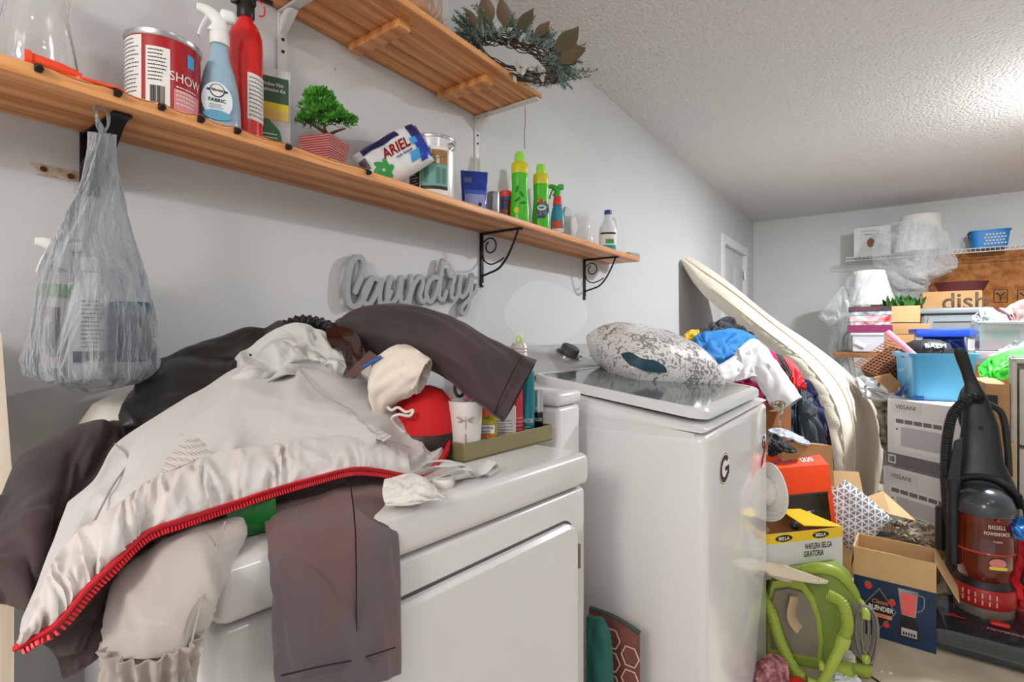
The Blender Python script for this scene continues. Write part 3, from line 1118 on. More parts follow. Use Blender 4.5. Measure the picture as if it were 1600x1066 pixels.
# window film kit: clear blister with green card
p = S(428, .06)
t = thing('film_kit', 'clear blister pack with green and yellow card, right of the extinguisher', 'blister pack', p, toward(p, .8))
bm = BM(); box(bm, -.036, .036, -.004, .012, 0, .222, .003); part('blister', bm, mat('blister_plastic', '#eef3f5', .08, alpha=.28), t)
plate(mat('kit_green', '#2f4f38', .5), t, -.033, .031, .140, .200, -.0052, name='green_card')
plate(mat('kit_yellow', '#cdbb2d', .5), t, -.033, .031, .122, .140, -.0052, name='yellow_card')
plate(mat('kit_sand', '#c9a75a', .5), t, -.033, .031, .100, .122, -.0052, name='photo_card')
bm = BM(); loft(bm, [[V((a, -.0052, b)) for a, b in [(-.034, .002), (.022, .002), (.022, .03), (.012, .075), (-.012, .1), (-.034, .1)]], [V((a, -.0075, b)) for a, b in [(-.034, .002), (.022, .002), (.022, .03), (.012, .075), (-.012, .1), (-.034, .1)]]])
part('green_bottle_insert', bm, mat('kit_green2', '#2c6a3a', .35), t)
letters('Window Film', .0080, PAPER, t, -.006, -.0065, .182, width=.050); letters('Application Kit', .0080, PAPER, t, -.004, -.0065, .168, width=.056)
lines(t, PAPER, -.030, .012, .035, .07, -.0080, 4, 12)
p = S(452, .06)
t = thing('small_bottle', 'little bright blue bottle half hidden behind the film kit', 'bottle', p)
bm = BM(); lathe(bm, [(.010, 0), (.011, .002), (.011, .035), (.006, .045)], 20); part('bottle', bm, mat('bright_blue', '#2c8bd0', .3), t)
bm = BM(); lathe(bm, [(.0065, .044), (.0065, .055)], 16); part('cap', bm, WHITE, t)

# potted artificial bonsai
p = S(508, .11)
t = thing('potted_bonsai', 'small artificial green bonsai in a striped rose-red square pot', 'plant', p, .35)
t.scale = (1.27, 1.27, 1.18)
PT = mat('pot_rose', '#9b4a4c', .45)
bm = BM()
secs = []
for k in range(33):
    z = .062 * k / 32
    hw = .023 + .010 * k / 32 + (.0007 if k % 3 == 0 else 0) 
    secs.append([V((x * hw, y * hw, z)) for x, y in ((-1, -1), (1, -1), (1, 1), (-1, 1))])
loft(bm, secs); pot = part('pot', bm, PT, t, smooth=False)
for k in range(13):
    z = .004 + .0045 * k
    hw = .023 + .010 * z / .062 + .0008
    bm = BM(); secs = [[V((x * hw, y * hw, z + dz)) for x, y in ((-1, -1), (1, -1), (1, 1), (-1, 1))] for dz in (0, .0014)]
    loft(bm, secs); part('stripe', bm, mat('pot_stripe', '#cf8f88', .5), pot, smooth=False)
bm = BM(); box(bm, -.030, .030, -.030, .030, .055, .0605); part('soil', bm, mat('soil', '#2e2620', .9), t)
bm = BM()
for q in ([(0, 0, .058), (.004, .002, .075), (-.004, .004, .09), (.0, .0, .12)], [(0, 0, .07), (.02, 0, .078), (.042, .004, .085)], [(0, 0, .08), (-.018, .002, .092), (-.030, 0, .10)]):
    tube(bm, q, lambda u: .0042 * (1 - .6 * u), 8, 12)
part('trunk', bm, mat('bonsai_trunk', '#4a3626', .8), t)
rnd = random.Random(5)
def leaf_cluster(bm, c, rx, ry, rz_, n, L, rnd, wd=.22, up=.5):
    for _ in range(n):
        d = V((rnd.gauss(0, 1), rnd.gauss(0, 1), rnd.gauss(0, 1))).normalized()
        if d.z < -.35: d.z *= -.5
        q = V(c) + V((d.x * rx, d.y * ry, d.z * rz_)) * rnd.uniform(.55, 1.0)
        dirv = (d + V((0, 0, up)) + V((rnd.uniform(-.5, .5), rnd.uniform(-.5, .5), rnd.uniform(-.3, .5)))).normalized()
        s = dirv.orthogonal().normalized() * L * wd
        s.rotate(Matrix.Rotation(rnd.uniform(0, 6.28), 3, dirv))
        b = dirv.cross(s).normalized() * L * wd * .5
        tip = q + dirv * L
        m1 = q + dirv * L * .45
        a0, a1, a2, a3 = bm.verts.new(q), bm.verts.new(m1 + s + b), bm.verts.new(tip), bm.verts.new(m1 - s + b)
        a4 = bm.verts.new(m1 - b * .3)
        bm.faces.new((a0, a1, a4)); bm.faces.new((a1, a2, a4)); bm.faces.new((a2, a3, a4)); bm.faces.new((a3, a0, a4))
bm = BM()
for c_, r_, n_ in (((-.012, 0, .150), (.028, .026, .02), 600), ((-.008, 0, .128), (.040, .034, .016), 700), ((.034, .002, .100), (.030, .028, .012), 520), ((-.030, 0, .105), (.028, .026, .012), 480), ((.012, -.01, .112), (.036, .03, .014), 500)):
    leaf_cluster(bm, c_, r_[0], r_[1], r_[2], n_, .0095, rnd)
part('foliage', bm, mat('bonsai_green', '#62b53c', .5, hex2='#2f7d27', vscale=60), t, smooth=False, recalc=False)

# puffed up washing powder bag
p = S(616, .11)
t = thing('powder_bag', 'white and blue laundry powder bag with big red letters and a green flower, leaning over', 'bag', p + V((0, 0, .003)), toward(p, .75))
def pillow(w_, h_, t_, amp=.003, n=36, seed=0, px=.5):
    bm = BM()
    gf, gb = [], []
    for i in range(n + 1):
        rf, rb = [], []
        for j in range(n + 1):
            u, v = 2 * i / n - 1, 2 * j / n - 1
            k = max(0, (1 - u ** 4)) ** px * max(0, (1 - v ** 4)) ** px
            wr = noise.noise(V((u * 5, v * 2.2, seed))) * amp + (ridge(V((u * 7, v * 3, seed + 4))) - .4) * amp * .6 * (1 - k * .5)
            x = u * w_ / 2 * (1 - .06 * (1 - abs(v)) * 0 - .05 * v * v)
            z = v * h_ / 2 * (1 - .05 * u * u)
            rf.append(bm.verts.new((x, -(t_ / 2 * k + wr * min(1, k * 2)), z)))
            rb.append(bm.verts.new((x, (t_ / 2 * k + wr * min(1, k * 2) + .0008), z)))
        gf.append(rf); gb.append(rb)
    for i in range(n):
        for j in range(n):
            bm.faces.new((gf[i][j], gf[i + 1][j], gf[i + 1][j + 1], gf[i][j + 1]))
            bm.faces.new((gb[i][j], gb[i][j + 1], gb[i + 1][j + 1], gb[i + 1][j]))
    for i in range(n):
        for j in (0, n):
            bm.faces.new((gf[i][j], gb[i][j], gb[i + 1][j], gf[i + 1][j])); bm.faces.new((gf[j][i], gf[j][i + 1], gb[j][i + 1], gb[j][i]))
    return bm
ROLL = math.radians(-36)
mz = Matrix.Translation((0, 0, .088)) @ Matrix.Rotation(ROLL, 4, 'Y')
def onbag(u, v, w_=.205, h_=.125, t_=.085, off=.0012, px=.5):
    k = max(0, (1 - u ** 4)) ** px * max(0, (1 - v ** 4)) ** px
    return mz @ V((u * w_ / 2 * (1 - .05 * v * v), -(t_ / 2 * k + off), v * h_ / 2 * (1 - .05 * u * u)))
bm = pillow(.205, .125, .085, .0016, 40, 3)
bmesh.ops.transform(bm, matrix=mz, verts=bm.verts)
part('bag', bm, mat('bag_white', '#dfe1e4', .25, bump=.3, bscale=40), t)
def bagpatch(m, fn, name, nu=24, nv=10, off=.0028):
    """a printed area: fn(s, r) -> (u, v) on the bag"""
    bm = BM()
    g = [[bm.verts.new(onbag(*fn(i / nu, j / nv), off=off)) for j in range(nv + 1)] for i in range(nu + 1)]
    for i in range(nu):
        for j in range(nv): bm.faces.new((g[i][j], g[i + 1][j], g[i + 1][j + 1], g[i][j + 1]))
    return part(name, bm, m, t)
NV = mat('bag_navy', '#26265f', .25); BL = mat('bag_blue', '#2340a8', .25); SK = mat('bag_sky', '#3f9ad8', .3)
bagpatch(NV, lambda s, r: (-.80 + 1.15 * s, .62 + .30 * r + .03 * math.sin(9 * s)), 'navy_band')
bagpatch(BL, lambda s, r: (.52 + .44 * s + .12 * r, -.80 + 1.6 * r), 'blue_end')
bagpatch(NV, lambda s, r: (.66 + .31 * s, .28 + .60 * r), 'navy_corner', off=.0034)
bagpatch(SK, lambda s, r: (.50 + .20 * s, .02 + .28 * r), 'sky_scoop', off=.0036)
bagpatch(BL, lambda s, r: (-.97 + .18 * s, -.75 + .45 * r), 'blue_corner')
bagpatch(mat('bag_grey_print', '#6a6d78', .4), lambda s, r: (-.97 + .18 * s, .05 + .5 * r), 'small_print_block')
bagpatch(SK, lambda s, r: (.22 + .30 * s + .1 * r, -.62 + .40 * r), 'sky_splash')
def warp_letters(s, u0, v0, hu, hv, m, name, slant=0, off=.0042):
    bm = text_bm(s, 1.0, .0, .02, 1.0)
    for v in bm.verts:
        v.co = onbag(u0 + v.co.x * hu + v.co.y * slant, v0 + v.co.y * hv, off=off)
    r = bmesh.ops.extrude_face_region(bm, geom=list(bm.faces))
    return part(name, bm, m, t, smooth=False, recalc=False)
warp_letters('ARIEL', .06, .24, .86, .42, mat('letter_red', '#cf2034', .35), 'lettering', .06)
warp_letters('con toque', .18, -.14, .5, .13, BL, 'small_lettering')
bm = BM()
for k in range(6):
    a0 = k * PI / 3
    ctrl = []
    for s_ in range(9):
        r_ = .06 + .32 * s_ / 8; aa = a0 + .9 * math.sin(s_ / 8 * 1.6)
        w2 = .115 * math.sin(PI * (s_ + .6) / 9.2)
        ctrl.append((r_, aa, w2))
    prev = None
    for r_, aa, w2 in ctrl:
        l = bm.verts.new(onbag(-.56 + (r_ * math.cos(aa) - w2 * math.sin(aa)) * .75, -.28 + (r_ * math.sin(aa) + w2 * math.cos(aa)) * 1.25, off=.0042))
        r2 = bm.verts.new(onbag(-.56 + (r_ * math.cos(aa) + w2 * math.sin(aa)) * .75, -.28 + (r_ * math.sin(aa) - w2 * math.cos(aa)) * 1.25, off=.0042))
        if prev: bm.faces.new((prev[0], l, r2, prev[1]))
        prev = (l, r2)
part('green_flower', bm, mat('flower_green', '#2f9a45', .35), t)

# metal paint can with teal cupboard picture
p = S(676, .105)
R_ = .070
t = thing('paint_can', 'silver gallon paint can with wire handle and teal cupboard picture', 'can', p, toward(p, .8))
WCAN = mat('can_white', '#d5d7d8', .25, .3)
bm = BM(); lathe(bm, [(R_ - .001, 0), (R_, .003), (R_, .178)], 56); part('can_body', bm, WCAN, t)
bm = BM(); lathe(bm, [(R_, .176), (R_ + .002, .180), (R_ + .001, .186), (R_ - .006, .188), (R_ - .008, .184)], 56); part('lid', bm, STEEL, t)
bm = BM(); lathe(bm, [(R_ + .001, 0), (R_ + .0018, .003), (R_ + .0003, .006)], 56); part('bottom_rim', bm, STEEL, t)
L0 = patch(PAPER, t, R_ + .0005, -1.35, .58, .01, .150)
patch(mat('print_dark', '#2a2624', .5), t, R_ + .0009, -1.35, -.72, .012, .085, name='dark_panel')
lines(t, PAPER, -1.3 * R_, -.8 * R_, .02, .08, 0, 7, 3, R=R_ + .0016)
patch(mat('print_teal', '#6fa39b', .45), t, R_ + .0009, -.68, .50, .03, .098, name='teal_cupboard')
for a_ in (-.42, .08, .33): patch(mat('print_teal_dark', '#4f7f79', .45), t, R_ + .0012, a_ - .1, a_ + .09, .042, .088, name='cupboard_door')
patch(mat('print_brown', '#9a7440', .5), t, R_ + .0009, -.20, .50, .098, .140, name='brown_wall')
patch(mat('print_dark', '#2a2624', .5), t, R_ + .0011, -.68, .50, .024, .034, name='cupboard_foot')
patch(mat('print_vase', '#d9d3c0', .5), t, R_ + .0012, -.02, .12, .10, .122, name='vase_picture')
letters('CABINET &', .0105, INK, t, 0, 0, .139, R=R_ + .0012, ang=-.66, width=.062)
letters('FURNITURE', .0115, INK, t, 0, 0, .122, R=R_ + .0012, ang=-.70, width=.068, bold=.02)
letters('ENAMEL', .006, INK, t, 0, 0, .106, R=R_ + .0012, ang=-.55, width=.03)
bm = BM(); lathe(bm, [(.013, 0), (.012, .004), (.006, .006), (.001, .009)], 24, mtx=Matrix.Rotation(.75, 4, 'Z') @ Matrix.Translation((0, -R_, .158)) @ Matrix.Rotation(PI / 2, 4, 'X')); part('ear', bm, STEEL, t)
bm = BM()
pts = []
for k in range(24):
    a_ = .75 - k / 23 * PI
    zz = .158 - .062 * math.sin(PI * k / 23) - .003
    pts.append(V(((R_ + .007) * math.sin(a_), -(R_ + .007) * math.cos(a_), zz)))
tube(bm, pts, .0014, 6); part('wire_handle', bm, STEEL, t)

# blue pouch
p = S(741, .115)
t = thing('pouch', 'glossy dark blue stand-up pouch right of the teal cupboard can', 'pouch', p, toward(p, .8))
bm = BM()
secs = []
for k in range(13):
    z = .142 * k / 12
    f_ = k / 12
    hw = .039 + .007 * f_; ht = .024 * (1 - f_) ** .8 + .0012
    secs.append([V((hw * math.copysign(abs(math.cos(a)) ** .6, math.cos(a)), ht * math.copysign(abs(math.sin(a)) ** .8, math.sin(a)) - .001 * math.sin(7 * a + k), z)) for a in [2 * PI * q / 32 for q in range(32)]])
loft(bm, secs); part('pouch', bm, mat('pouch_blue', '#1d3aa0', .18, hex2='#16307f', vscale=25), t)
def pouchq(x0, x1, z0, z1, off=.0015):
    bm = BM(); rows = []
    for j in range(6):
        z = z0 + (z1 - z0) * j / 5; f_ = z / .142
        rows.append([bm.verts.new((x0 + (x1 - x0) * i / 10, -(.024 * (1 - f_) ** .8 + .0012) * (max(0, 1 - abs((x0 + (x1 - x0) * i / 10) / (.039 + .007 * f_)) ** 3.3)) ** .4 - off - .001, z)) for i in range(11)])
    for a_, b_ in zip(rows, rows[1:]): bridge(bm, a_, b_, False)
    return bm
part('pale_panel', pouchq(-.034, .034, .012, .062), mat('pouch_pale', '#8d93c6', .3), t)
part('violet_panel', pouchq(-.036, .037, .062, .076), mat('pouch_mid', '#3d57b8', .3), t)
part('emblem', pouchq(-.036, -.010, .100, .118), mat('pouch_emblem', '#5a5fa0', .3), t)
part('code_block', pouchq(.010, .020, .022, .034, .0026), INK, t)

p = S(771, .10)
bm = BM(); lathe(bm, [(.021, 0), (.022, .003), (.022, .098), (.0215, .101), (.018, .102)], 32, fn=lambda a, z: 1)
solo('spray_can', bm, mat('brushed_can', '#a5a8ac', .32, .6, hex2='#8b8f95', vscale=50, stretch=(1, 1, 6)), 'plain silver can standing left of the red-capped can', 'can', p)
p = S(790, .06)
t = thing('spray_can', 'dark red aerosol can with bright red cap behind the silver can', 'can', p, toward(p))
bm = BM(); lathe(bm, [(.021, 0), (.022, .003), (.022, .100), (.019, .107)], 32); part('can_body', bm, mat('aerosol_red', '#8e2230', .25), t)
bm = BM(); lathe(bm, [(.0222, .104), (.0222, .112), (.0215, .118)], 32); part('blue_collar', bm, mat('aerosol_blue', '#2d5f92', .3), t)
bm = BM(); lathe(bm, [(.023, .117), (.0235, .12), (.0225, .138), (.018, .142)], 32); part('cap', bm, mat('cap_red', '#e4403a', .35), t)
patch(mat('aerosol_blue', '#2d5f92', .3), t, .0224, -1.0, .2, .072, .098); lines(t, PAPER, -.02, .015, .015, .07, 0, 9, 21, R=.0226)

# two green fabric softener bottles
GREEN = mat('softener_green', '#46c21c', .28)
LIME = mat('softener_lime', '#97e84a', .3); YEL = mat('softener_yellow', '#d3cf1f', .35)
def softener(p, rz, label, front):
    t = thing('softener_bottle', label, 'bottle', p, rz, group='green softener bottles')
    prof = [(.029, 0), (.034, .004), (.036, .03), (.035, .07), (.032, .11), (.029, .15), (.029, .175), (.030, .19), (.029, .205)]
    bm = BM(); lathe(bm, prof, 40, sy=.62, fn=lambda a, z: 1 - .03 * math.sin(z * 60) * (z > .03)); part('bottle', bm, GREEN, t)
    bm = BM(); lathe(bm, [(.0295, .200), (.031, .206), (.031, .232), (.028, .240), (.022, .244)], 36, sy=.72); part('yellow_shoulder', bm, YEL, t)
    bm = BM(); lathe(bm, [(.0185, .240), (.019, .244), (.0185, .268), (.016, .278), (.010, .281)], 28, sy=.85); part('cap', bm, LIME, t)
    bm = BM(); lathe(bm, [(.030, -.0), (.0345, .0), (.0355, .008)], 36, sy=.63); part('base_edge', bm, mat('pale_lime', '#d7e7cf', .4), t)
    if front:
        b2 = disc_bm(.026, .032, .001, 30, .004, .098, -.0215); part('dark_label', b2, mat('label_violet', '#3b3556', .45, hex2='#6f7fa5', vscale=90), t)
        b2 = disc_bm(.018, .011, .001, 24, 0, .103, -.0228); part('pale_label', b2, mat('label_mint', '#cfe8cf', .4), t)
        letters('Suavitel' if 0 else 'in', .022, mat('label_orange', '#ef7d1c', .4), t, -.004, -.0232, .133, bold=.03, width=.026)
        letters('ner', .011, mat('label_deepgreen', '#1f6a35', .4), t, 0, -.0242, .103, bold=.03, width=.024, shear=.2)
        plate(mat('label_violet2', '#4a3a6a', .4), t, -.018, .014, .062, .072, -.0235, name='violet_strip')
    else:
        bm = BM()
        for (cx, cz, a_) in ((-.010, .10, .6), (.006, .12, 2.2), (-.012, .14, 1.2), (.010, .088, .2)):
            a = [V((cx + .013 * math.cos(q) * math.cos(a_) - .004 * math.sin(q) * math.sin(a_), -.0225, cz + .013 * math.cos(q) * math.sin(a_) + .004 * math.sin(q) * math.cos(a_))) for q in [2 * PI * k / 14 for k in range(14)]]
            loft(bm, [a, [q + V((0, .003, 0)) for q in a]])
        part('leaf_print', bm, mat('leaf_dark', '#1c7a24', .4), t)
        b2 = disc_bm(.009, .012, .001, 20, -.014, .06, -.0222); part('lemon_print', b2, mat('lemon', '#d9d420', .4), t)
    return t
p = S(812, .115); softener(p, toward(p, .9), 'taller-looking green softener bottle with leaf print, left one of the pair', False)
p = S(845, .105); softener(p, toward(p, .85), 'green softener bottle with dark fruit label, right one of the pair', True)

p = S(871, .09)
t = thing('spray_bottle', 'teal spray bottle with red collar and green trigger head', 'spray bottle', p, toward(p, .9))
bm = BM(); lathe(bm, [(.026, 0), (.029, .005), (.029, .09), (.024, .13), (.017, .15), (.016, .158)], 32, sy=.6); part('bottle', bm, mat('teal_plastic', '#2f93b0', .28), t)
bm = BM(); lathe(bm, [(.020, .150), (.019, .160), (.0165, .185), (.014, .19)], 24, sy=.8); part('red_collar', bm, mat('cap_red', '#e4403a', .35), t)
trigger_head(t, .188, mat('trigger_green', '#3fae3c', .35), .95, flip=1)
plate(mat('label_orangered', '#d8512c', .4), t, -.024, .018, .050, .082, -.0185, name='orange_label')
plate(PAPER, t, -.024, .026, .034, .05, -.0184, name='white_label'); plate(INK, t, .006, .022, .018, .024, -.0184, name='dark_mark')

p = S(884, .03)
t = thing('panel_box', 'thin pale grey box leaning on the wall behind the teal spray bottle', 'box', p, PI / 2)
bm = BM(); prism(bm, [(-.03, 0), (.03, 0), (.03, .16), (.018, .185), (-.018, .185), (-.03, .16)], .012, Matrix.Rotation(PI / 2, 4, 'X')); part('body', bm, mat('pale_grey_box', '#bcc0c2', .5), t)

# clear jug with a waist and handle
p = S(913, .10)
t = thing('clear_jug', 'white translucent plastic jug with handle beside the bleach bottle', 'jug', p, toward(p, .6))
JP = mat('jug_plastic', '#f2f4f4', .15, alpha=.42)
bm = BM(); lathe(bm, [(.035, 0), (.044, .006), (.047, .03), (.042, .055), (.032, .085), (.030, .10), (.036, .135), (.041, .155), (.039, .155), (.034, .135), (.028, .10), (.030, .085), (.040, .055), (.045, .03), (.040, .008), (.001, .006)], 40, cap1=False); part('jug_body', bm, JP, t)
bm = BM(); tube(bm, [(-.038, 0, .145), (-.060, 0, .138), (-.064, 0, .10), (-.056, 0, .06), (-.044, 0, .04)], .0055, 10, 24); part('handle', bm, JP, t)

p = S(950, .10)
t = thing('bleach_bottle', 'white bleach bottle with dark blue cap and green-teal label', 'bottle', p, toward(p, .9))
bm = BM(); lathe(bm, [(.040, 0), (.044, .005), (.045, .02), (.045, .115), (.041, .135), (.026, .165), (.017, .190), (.016, .202)], 40, sy=.7); part('bottle', bm, mat('bleach_white', '#dfe2e3', .3), t)
bm = BM(); lathe(bm, [(.0185, .200), (.0185, .218), (.016, .221)], 24, fn=lambda a, z: 1 + .03 * (math.sin(a * 24) > 0)); part('cap', bm, mat('cap_navy', '#1f3f8f', .35), t)
bm = BM(); tube(bm, [(.014, 0, .185), (.036, 0, .175), (.044, 0, .14), (.040, 0, .11)], .006, 10, 20); part('handle', bm, mat('bleach_white', '#dfe2e3', .3), t)
patch(mat('label_teal', '#2b93a5', .4), t, .0455, -1.0, 1.0, .012, .045, sy=.7); patch(PAPER, t, .0455, -1.0, 1.0, .045, .112, sy=.7)
patch(mat('label_black', '#20302c', .4), t, .0458, -1.0, .9, .098, .108, sy=.7, name='dark_band'); patch(mat('label_grn', '#2ba14a', .4), t, .0459, -.35, .6, .052, .074, sy=.7, name='green_swoosh')

p = S(985, .12)
t = thing('scrub_sponge', 'grey-green sponge on a brown dish at the right end of the long shelf', 'sponge', p, PI / 2 - .2)
bm = BM(); box(bm, -.05, .05, -.03, .03, .008, .036, .008, 3); part('sponge', bm, mat('sponge_grey', '#a5a592', .9, bump=.4, bscale=150), t)
bm = BM(); box(bm, -.045, .045, -.026, .026, 0, .008, .003); part('dish', bm, mat('dish_brown', '#7a5236', .5), t)

# ================================================================== ON THE HIGH SHELF
UZ = 1.9735
# brown paper/leaf bag in clear film
p = V((.195, PX(648, 20, .195).y, UZ))
t = thing('film_wrapped_bundle', 'clear bag of golden brown paper at the edge of the high shelf', 'bag', p)
bm = BM()
lathe(bm, [(.055, 0), (.075, .02), (.08, .07), (.07, .13), (.05, .17)], 40, sx=1.0, sy=.9, fn=lambda a, z: 1 + .10 * noise.noise(V((math.cos(a) * 2.5, math.sin(a) * 2.5, z * 22))))
part('brown_filling', bm, mat('amber_paper', '#b8782f', .35, hex2='#7c4a1c', vscale=22), t, angle=20)
bm = BM()
lathe(bm, [(.065, 0), (.086, .02), (.09, .07), (.082, .14), (.06, .19), (.085, .23)], 48, sx=1.0, sy=.95, cap1=False, fn=lambda a, z: 1 + .09 * noise.noise(V((math.cos(a) * 3, math.sin(a) * 3, z * 14 + 5))))
part('clear_bag', bm, film('clear_film'), t, angle=50)

# wreath of twigs, pine and magnolia leaves leaning over the shelf edge
cW = PX(806, 92, .25)
t = thing('wreath', 'frosted evergreen wreath with magnolia leaves hanging over the high shelf end', 'wreath', cW)
nrm = (CAM - cW); nrm.z = 0; nrm.normalize()
Wt = Matrix.Translation((0, 0, 0)) @ Euler((0, 0, math.atan2(nrm.x, -nrm.y) + .35)).to_matrix().to_4x4() @ Matrix.Rotation(math.radians(-34), 4, 'X') @ Matrix.Rotation(math.radians(18), 4, 'Y')
RW, RH = .135, .092
def wr(a, r=0.0, dz=0.0): return Wt @ V(((RW + r) * math.cos(a), dz, (RH + r) * math.sin(a)))
rnd = random.Random(11)
bm = BM()
for s in range(34):
    a0 = rnd.uniform(0, 6.28); L_ = rnd.uniform(1.2, 3.4)
    ro, ph, dr_ = rnd.uniform(-.014, .018), rnd.uniform(0, 6), rnd.uniform(-.014, .014)
    tube(bm, [wr(a0 + L_ * k / 12, ro + .007 * math.sin(k * 1.1 + ph), dr_ + .006 * math.cos(k * 1.3 + ph)) for k in range(13)], .0019, 5)
part('twig_ring', bm, mat('twig_brown', '#4a3a2e', .85), t)
bm = BM()
for s in range(900):
    a0 = rnd.uniform(-1.35, .75)
    q = wr(a0, rnd.uniform(-.018, .02), rnd.uniform(-.018, .018))
    d = V((rnd.gauss(0, 1), rnd.gauss(0, 1), rnd.gauss(0, 1))).normalized() * .011
    tube(bm, [q, q + d, q + d * 1.6 + V((0, 0, .003))], .0009, 3, cap=False)
part('grey_moss', bm, mat('moss_grey', '#6d6a60', .9), t)
bm = BM()
for s in range(120):
    a0 = rnd.uniform(.45, 3.7) if s < 92 else rnd.uniform(-.4, .6)
    base = wr(a0, rnd.uniform(-.035, .025), rnd.uniform(-.045, .01))
    out_ = (Wt.to_3x3() @ V((math.cos(a0), rnd.uniform(-.7, .1), math.sin(a0)))).normalized()
    tang = (Wt.to_3x3() @ V((-math.sin(a0), 0, math.cos(a0))))
    dirv = (out_ + tang * rnd.uniform(-1.6, .6) + V((0, 0, -.1))).normalized()
    L_ = rnd.uniform(.06, .10)
    tube(bm, [base, base + dirv * L_], .0013, 4)
    for k in range(38):
        f_ = .08 + .92 * k / 38
        q = base + dirv * L_ * f_
        sd = dirv.orthogonal().normalized(); sd.rotate(Matrix.Rotation(k * 2.4, 3, dirv))
        e = q + (sd * .8 + dirv * .7).normalized() * .022 * (1.05 - .5 * f_)
        n_ = dirv.cross(sd).normalized() * .0022
        a_, b_, c_ = bm.verts.new(q + n_), bm.verts.new(q - n_), bm.verts.new(e)
        bm.faces.new((a_, b_, c_))
part('pine_sprigs', bm, mat('pine_frosted', '#566e60', .7, hex2='#8fa298', vscale=50), t, smooth=False, recalc=False)
def leaf(bm, base, dirv, nv, L_, W_, curl=.25, n=8):
    dirv = dirv.normalized(); nv = (nv - dirv * nv.dot(dirv)).normalized(); s = dirv.cross(nv)
    prev = None
    for k in range(n + 1):
        f_ = k / n
        w2 = W_ * .5 * math.sin(PI * min(.985, max(.03, f_ ** .85)))
        c_ = base + dirv * L_ * f_ + nv * (curl * L_ * f_ * f_)
        r3 = [bm.verts.new(c_ + s * w2 + nv * w2 * .25), bm.verts.new(c_), bm.verts.new(c_ - s * w2 + nv * w2 * .25)]
        if prev:
            bm.faces.new((prev[0], r3[0], r3[1], prev[1])); bm.faces.new((prev[1], r3[1], r3[2], prev[2]))
        prev = r3
mg = mat('magnolia_leaf', '#6b5238', .45, hex2='#4b4a33', vscale=12)
for (a0, L_, W_, side) in ((2.5, .075, .04, -.4), (2.0, .07, .036, .1), (1.25, .055, .03, -.3), (.42, .085, .05, .6), (.15, .07, .045, -.2), (-.25, .07, .04, .5), (1.7, .07, .034, -.6), (3.0, .06, .03, .3)):
    bm = BM()
    out_ = (Wt.to_3x3() @ V((math.cos(a0), -.55, math.sin(a0)))).normalized()
    tang = (Wt.to_3x3() @ V((-math.sin(a0), 0, math.cos(a0))))
    leaf(bm, wr(a0, 0, -.045), out_ + tang * side, nrm * 1.0 + V((0, 0, .3)), L_ * 1.25, W_ * 1.3)
    part('magnolia_leaf', bm, mg, t, recalc=False)
for (a0, L_) in ((2.35, .12), (1.75, .12), (.95, .14), (.05, .12), (-.15, .10), (1.15, .12)):
    bm = BM()
    out_ = (Wt.to_3x3() @ V((math.cos(a0), -.2, math.sin(a0)))).normalized() + V((0, 0, .25 if a0 > .5 else .1))
    b0 = wr(a0, .01, -.01); out_.normalize()
    pts = [b0 + out_ * L_ * k / 6 + V((0, 0, .006 * math.sin(k))) for k in range(7)]
    tube(bm, pts, .0011, 5)
    for k in range(2, 14):
        q = b0 + out_ * L_ * (k / 13)
        sd = out_.orthogonal().normalized(); sd.rotate(Matrix.Rotation(k * 2.6, 3, out_))
        leaf(bm, q, sd + out_ * .6, nrm, .014, .0085, .1, 4)
    part('eucalyptus_sprig', bm, mat('sprig_green', '#7d8470', .6), t, recalc=False)
bm = BM()
for s in range(26):
    a0 = rnd.choice((rnd.uniform(.7, 1.2), rnd.uniform(-1.6, -.9), rnd.uniform(1.6, 2.0)))
    q = wr(a0, rnd.uniform(0, .04), rnd.uniform(-.035, 0))
    leaf(bm, q, V((rnd.gauss(0, 1), rnd.gauss(0, 1), rnd.gauss(0, 1) + .6)), nrm, .024, .013, .3, 5)
part('pale_blossoms', bm, mat('blossom_grey', '#b9b8ab', .7), t, recalc=False)

# ================================================================== GREY CARRIER BAG HANGING FROM THE BRACKET
Lb = [(152, 208), (146, 232), (137, 262), (122, 300), (100, 345), (80, 385), (66, 425), (58, 470), (50, 520), (42, 560), (48, 582), (75, 598), (120, 612)]
Rb = [(168, 208), (172, 232), (178, 262), (190, 300), (200, 345), (210, 385), (220, 425), (230, 470), (238, 520), (240, 555), (238, 578), (215, 598), (150, 614)]
bm = BM()
n = 80; seg = 128
Ls = catmull([PD(a, b, .835) for a, b in Lb], n); Rs = catmull([PD(a, b, .885) for a, b in Rb], n)
secs = []
for i in range(n):
    c_ = (Ls[i] + Rs[i]) / 2; h_ = (Rs[i] - Ls[i]) / 2
    f_ = i / (n - 1)
    dep = min(h_.length * .62, .062) * (1 if f_ < .9 else 1 - (f_ - .9) * 6)
    b_ = V((0, 0, 1)).cross(h_).normalized() * max(dep, .003)
    s_ = []
    for k in range(seg):
        a_ = 2 * PI * k / seg
        wv = .10 * (ridge(V((math.cos(a_) * 3.2, math.sin(a_) * 3.2, f_ * 1.4 + 2))) - .4) + .05 * (ridge(V((math.cos(a_) * 6, math.sin(a_) * 6, f_ * 6))) - .4) + .035 * math.sin(a_ * 11 + 3 * noise.noise(V((math.cos(a_) * 2, math.sin(a_) * 2, f_ * 3)))) * (1 - f_ * .6) + .03 * noise.noise(V((math.cos(a_) * 9, math.sin(a_) * 9, f_ * 24)))
        s_.append(c_ + (h_ * math.cos(a_) + b_ * math.sin(a_)) * (1 + wv * (1 if f_ > .1 else .4)))
    secs.append(s_)
loft(bm, secs, False, True)
c = recenter(bm)
GBAG = thing('carrier_bag', 'thin grey plastic carrier bag of bottles hanging from the left bracket', 'bag', c)
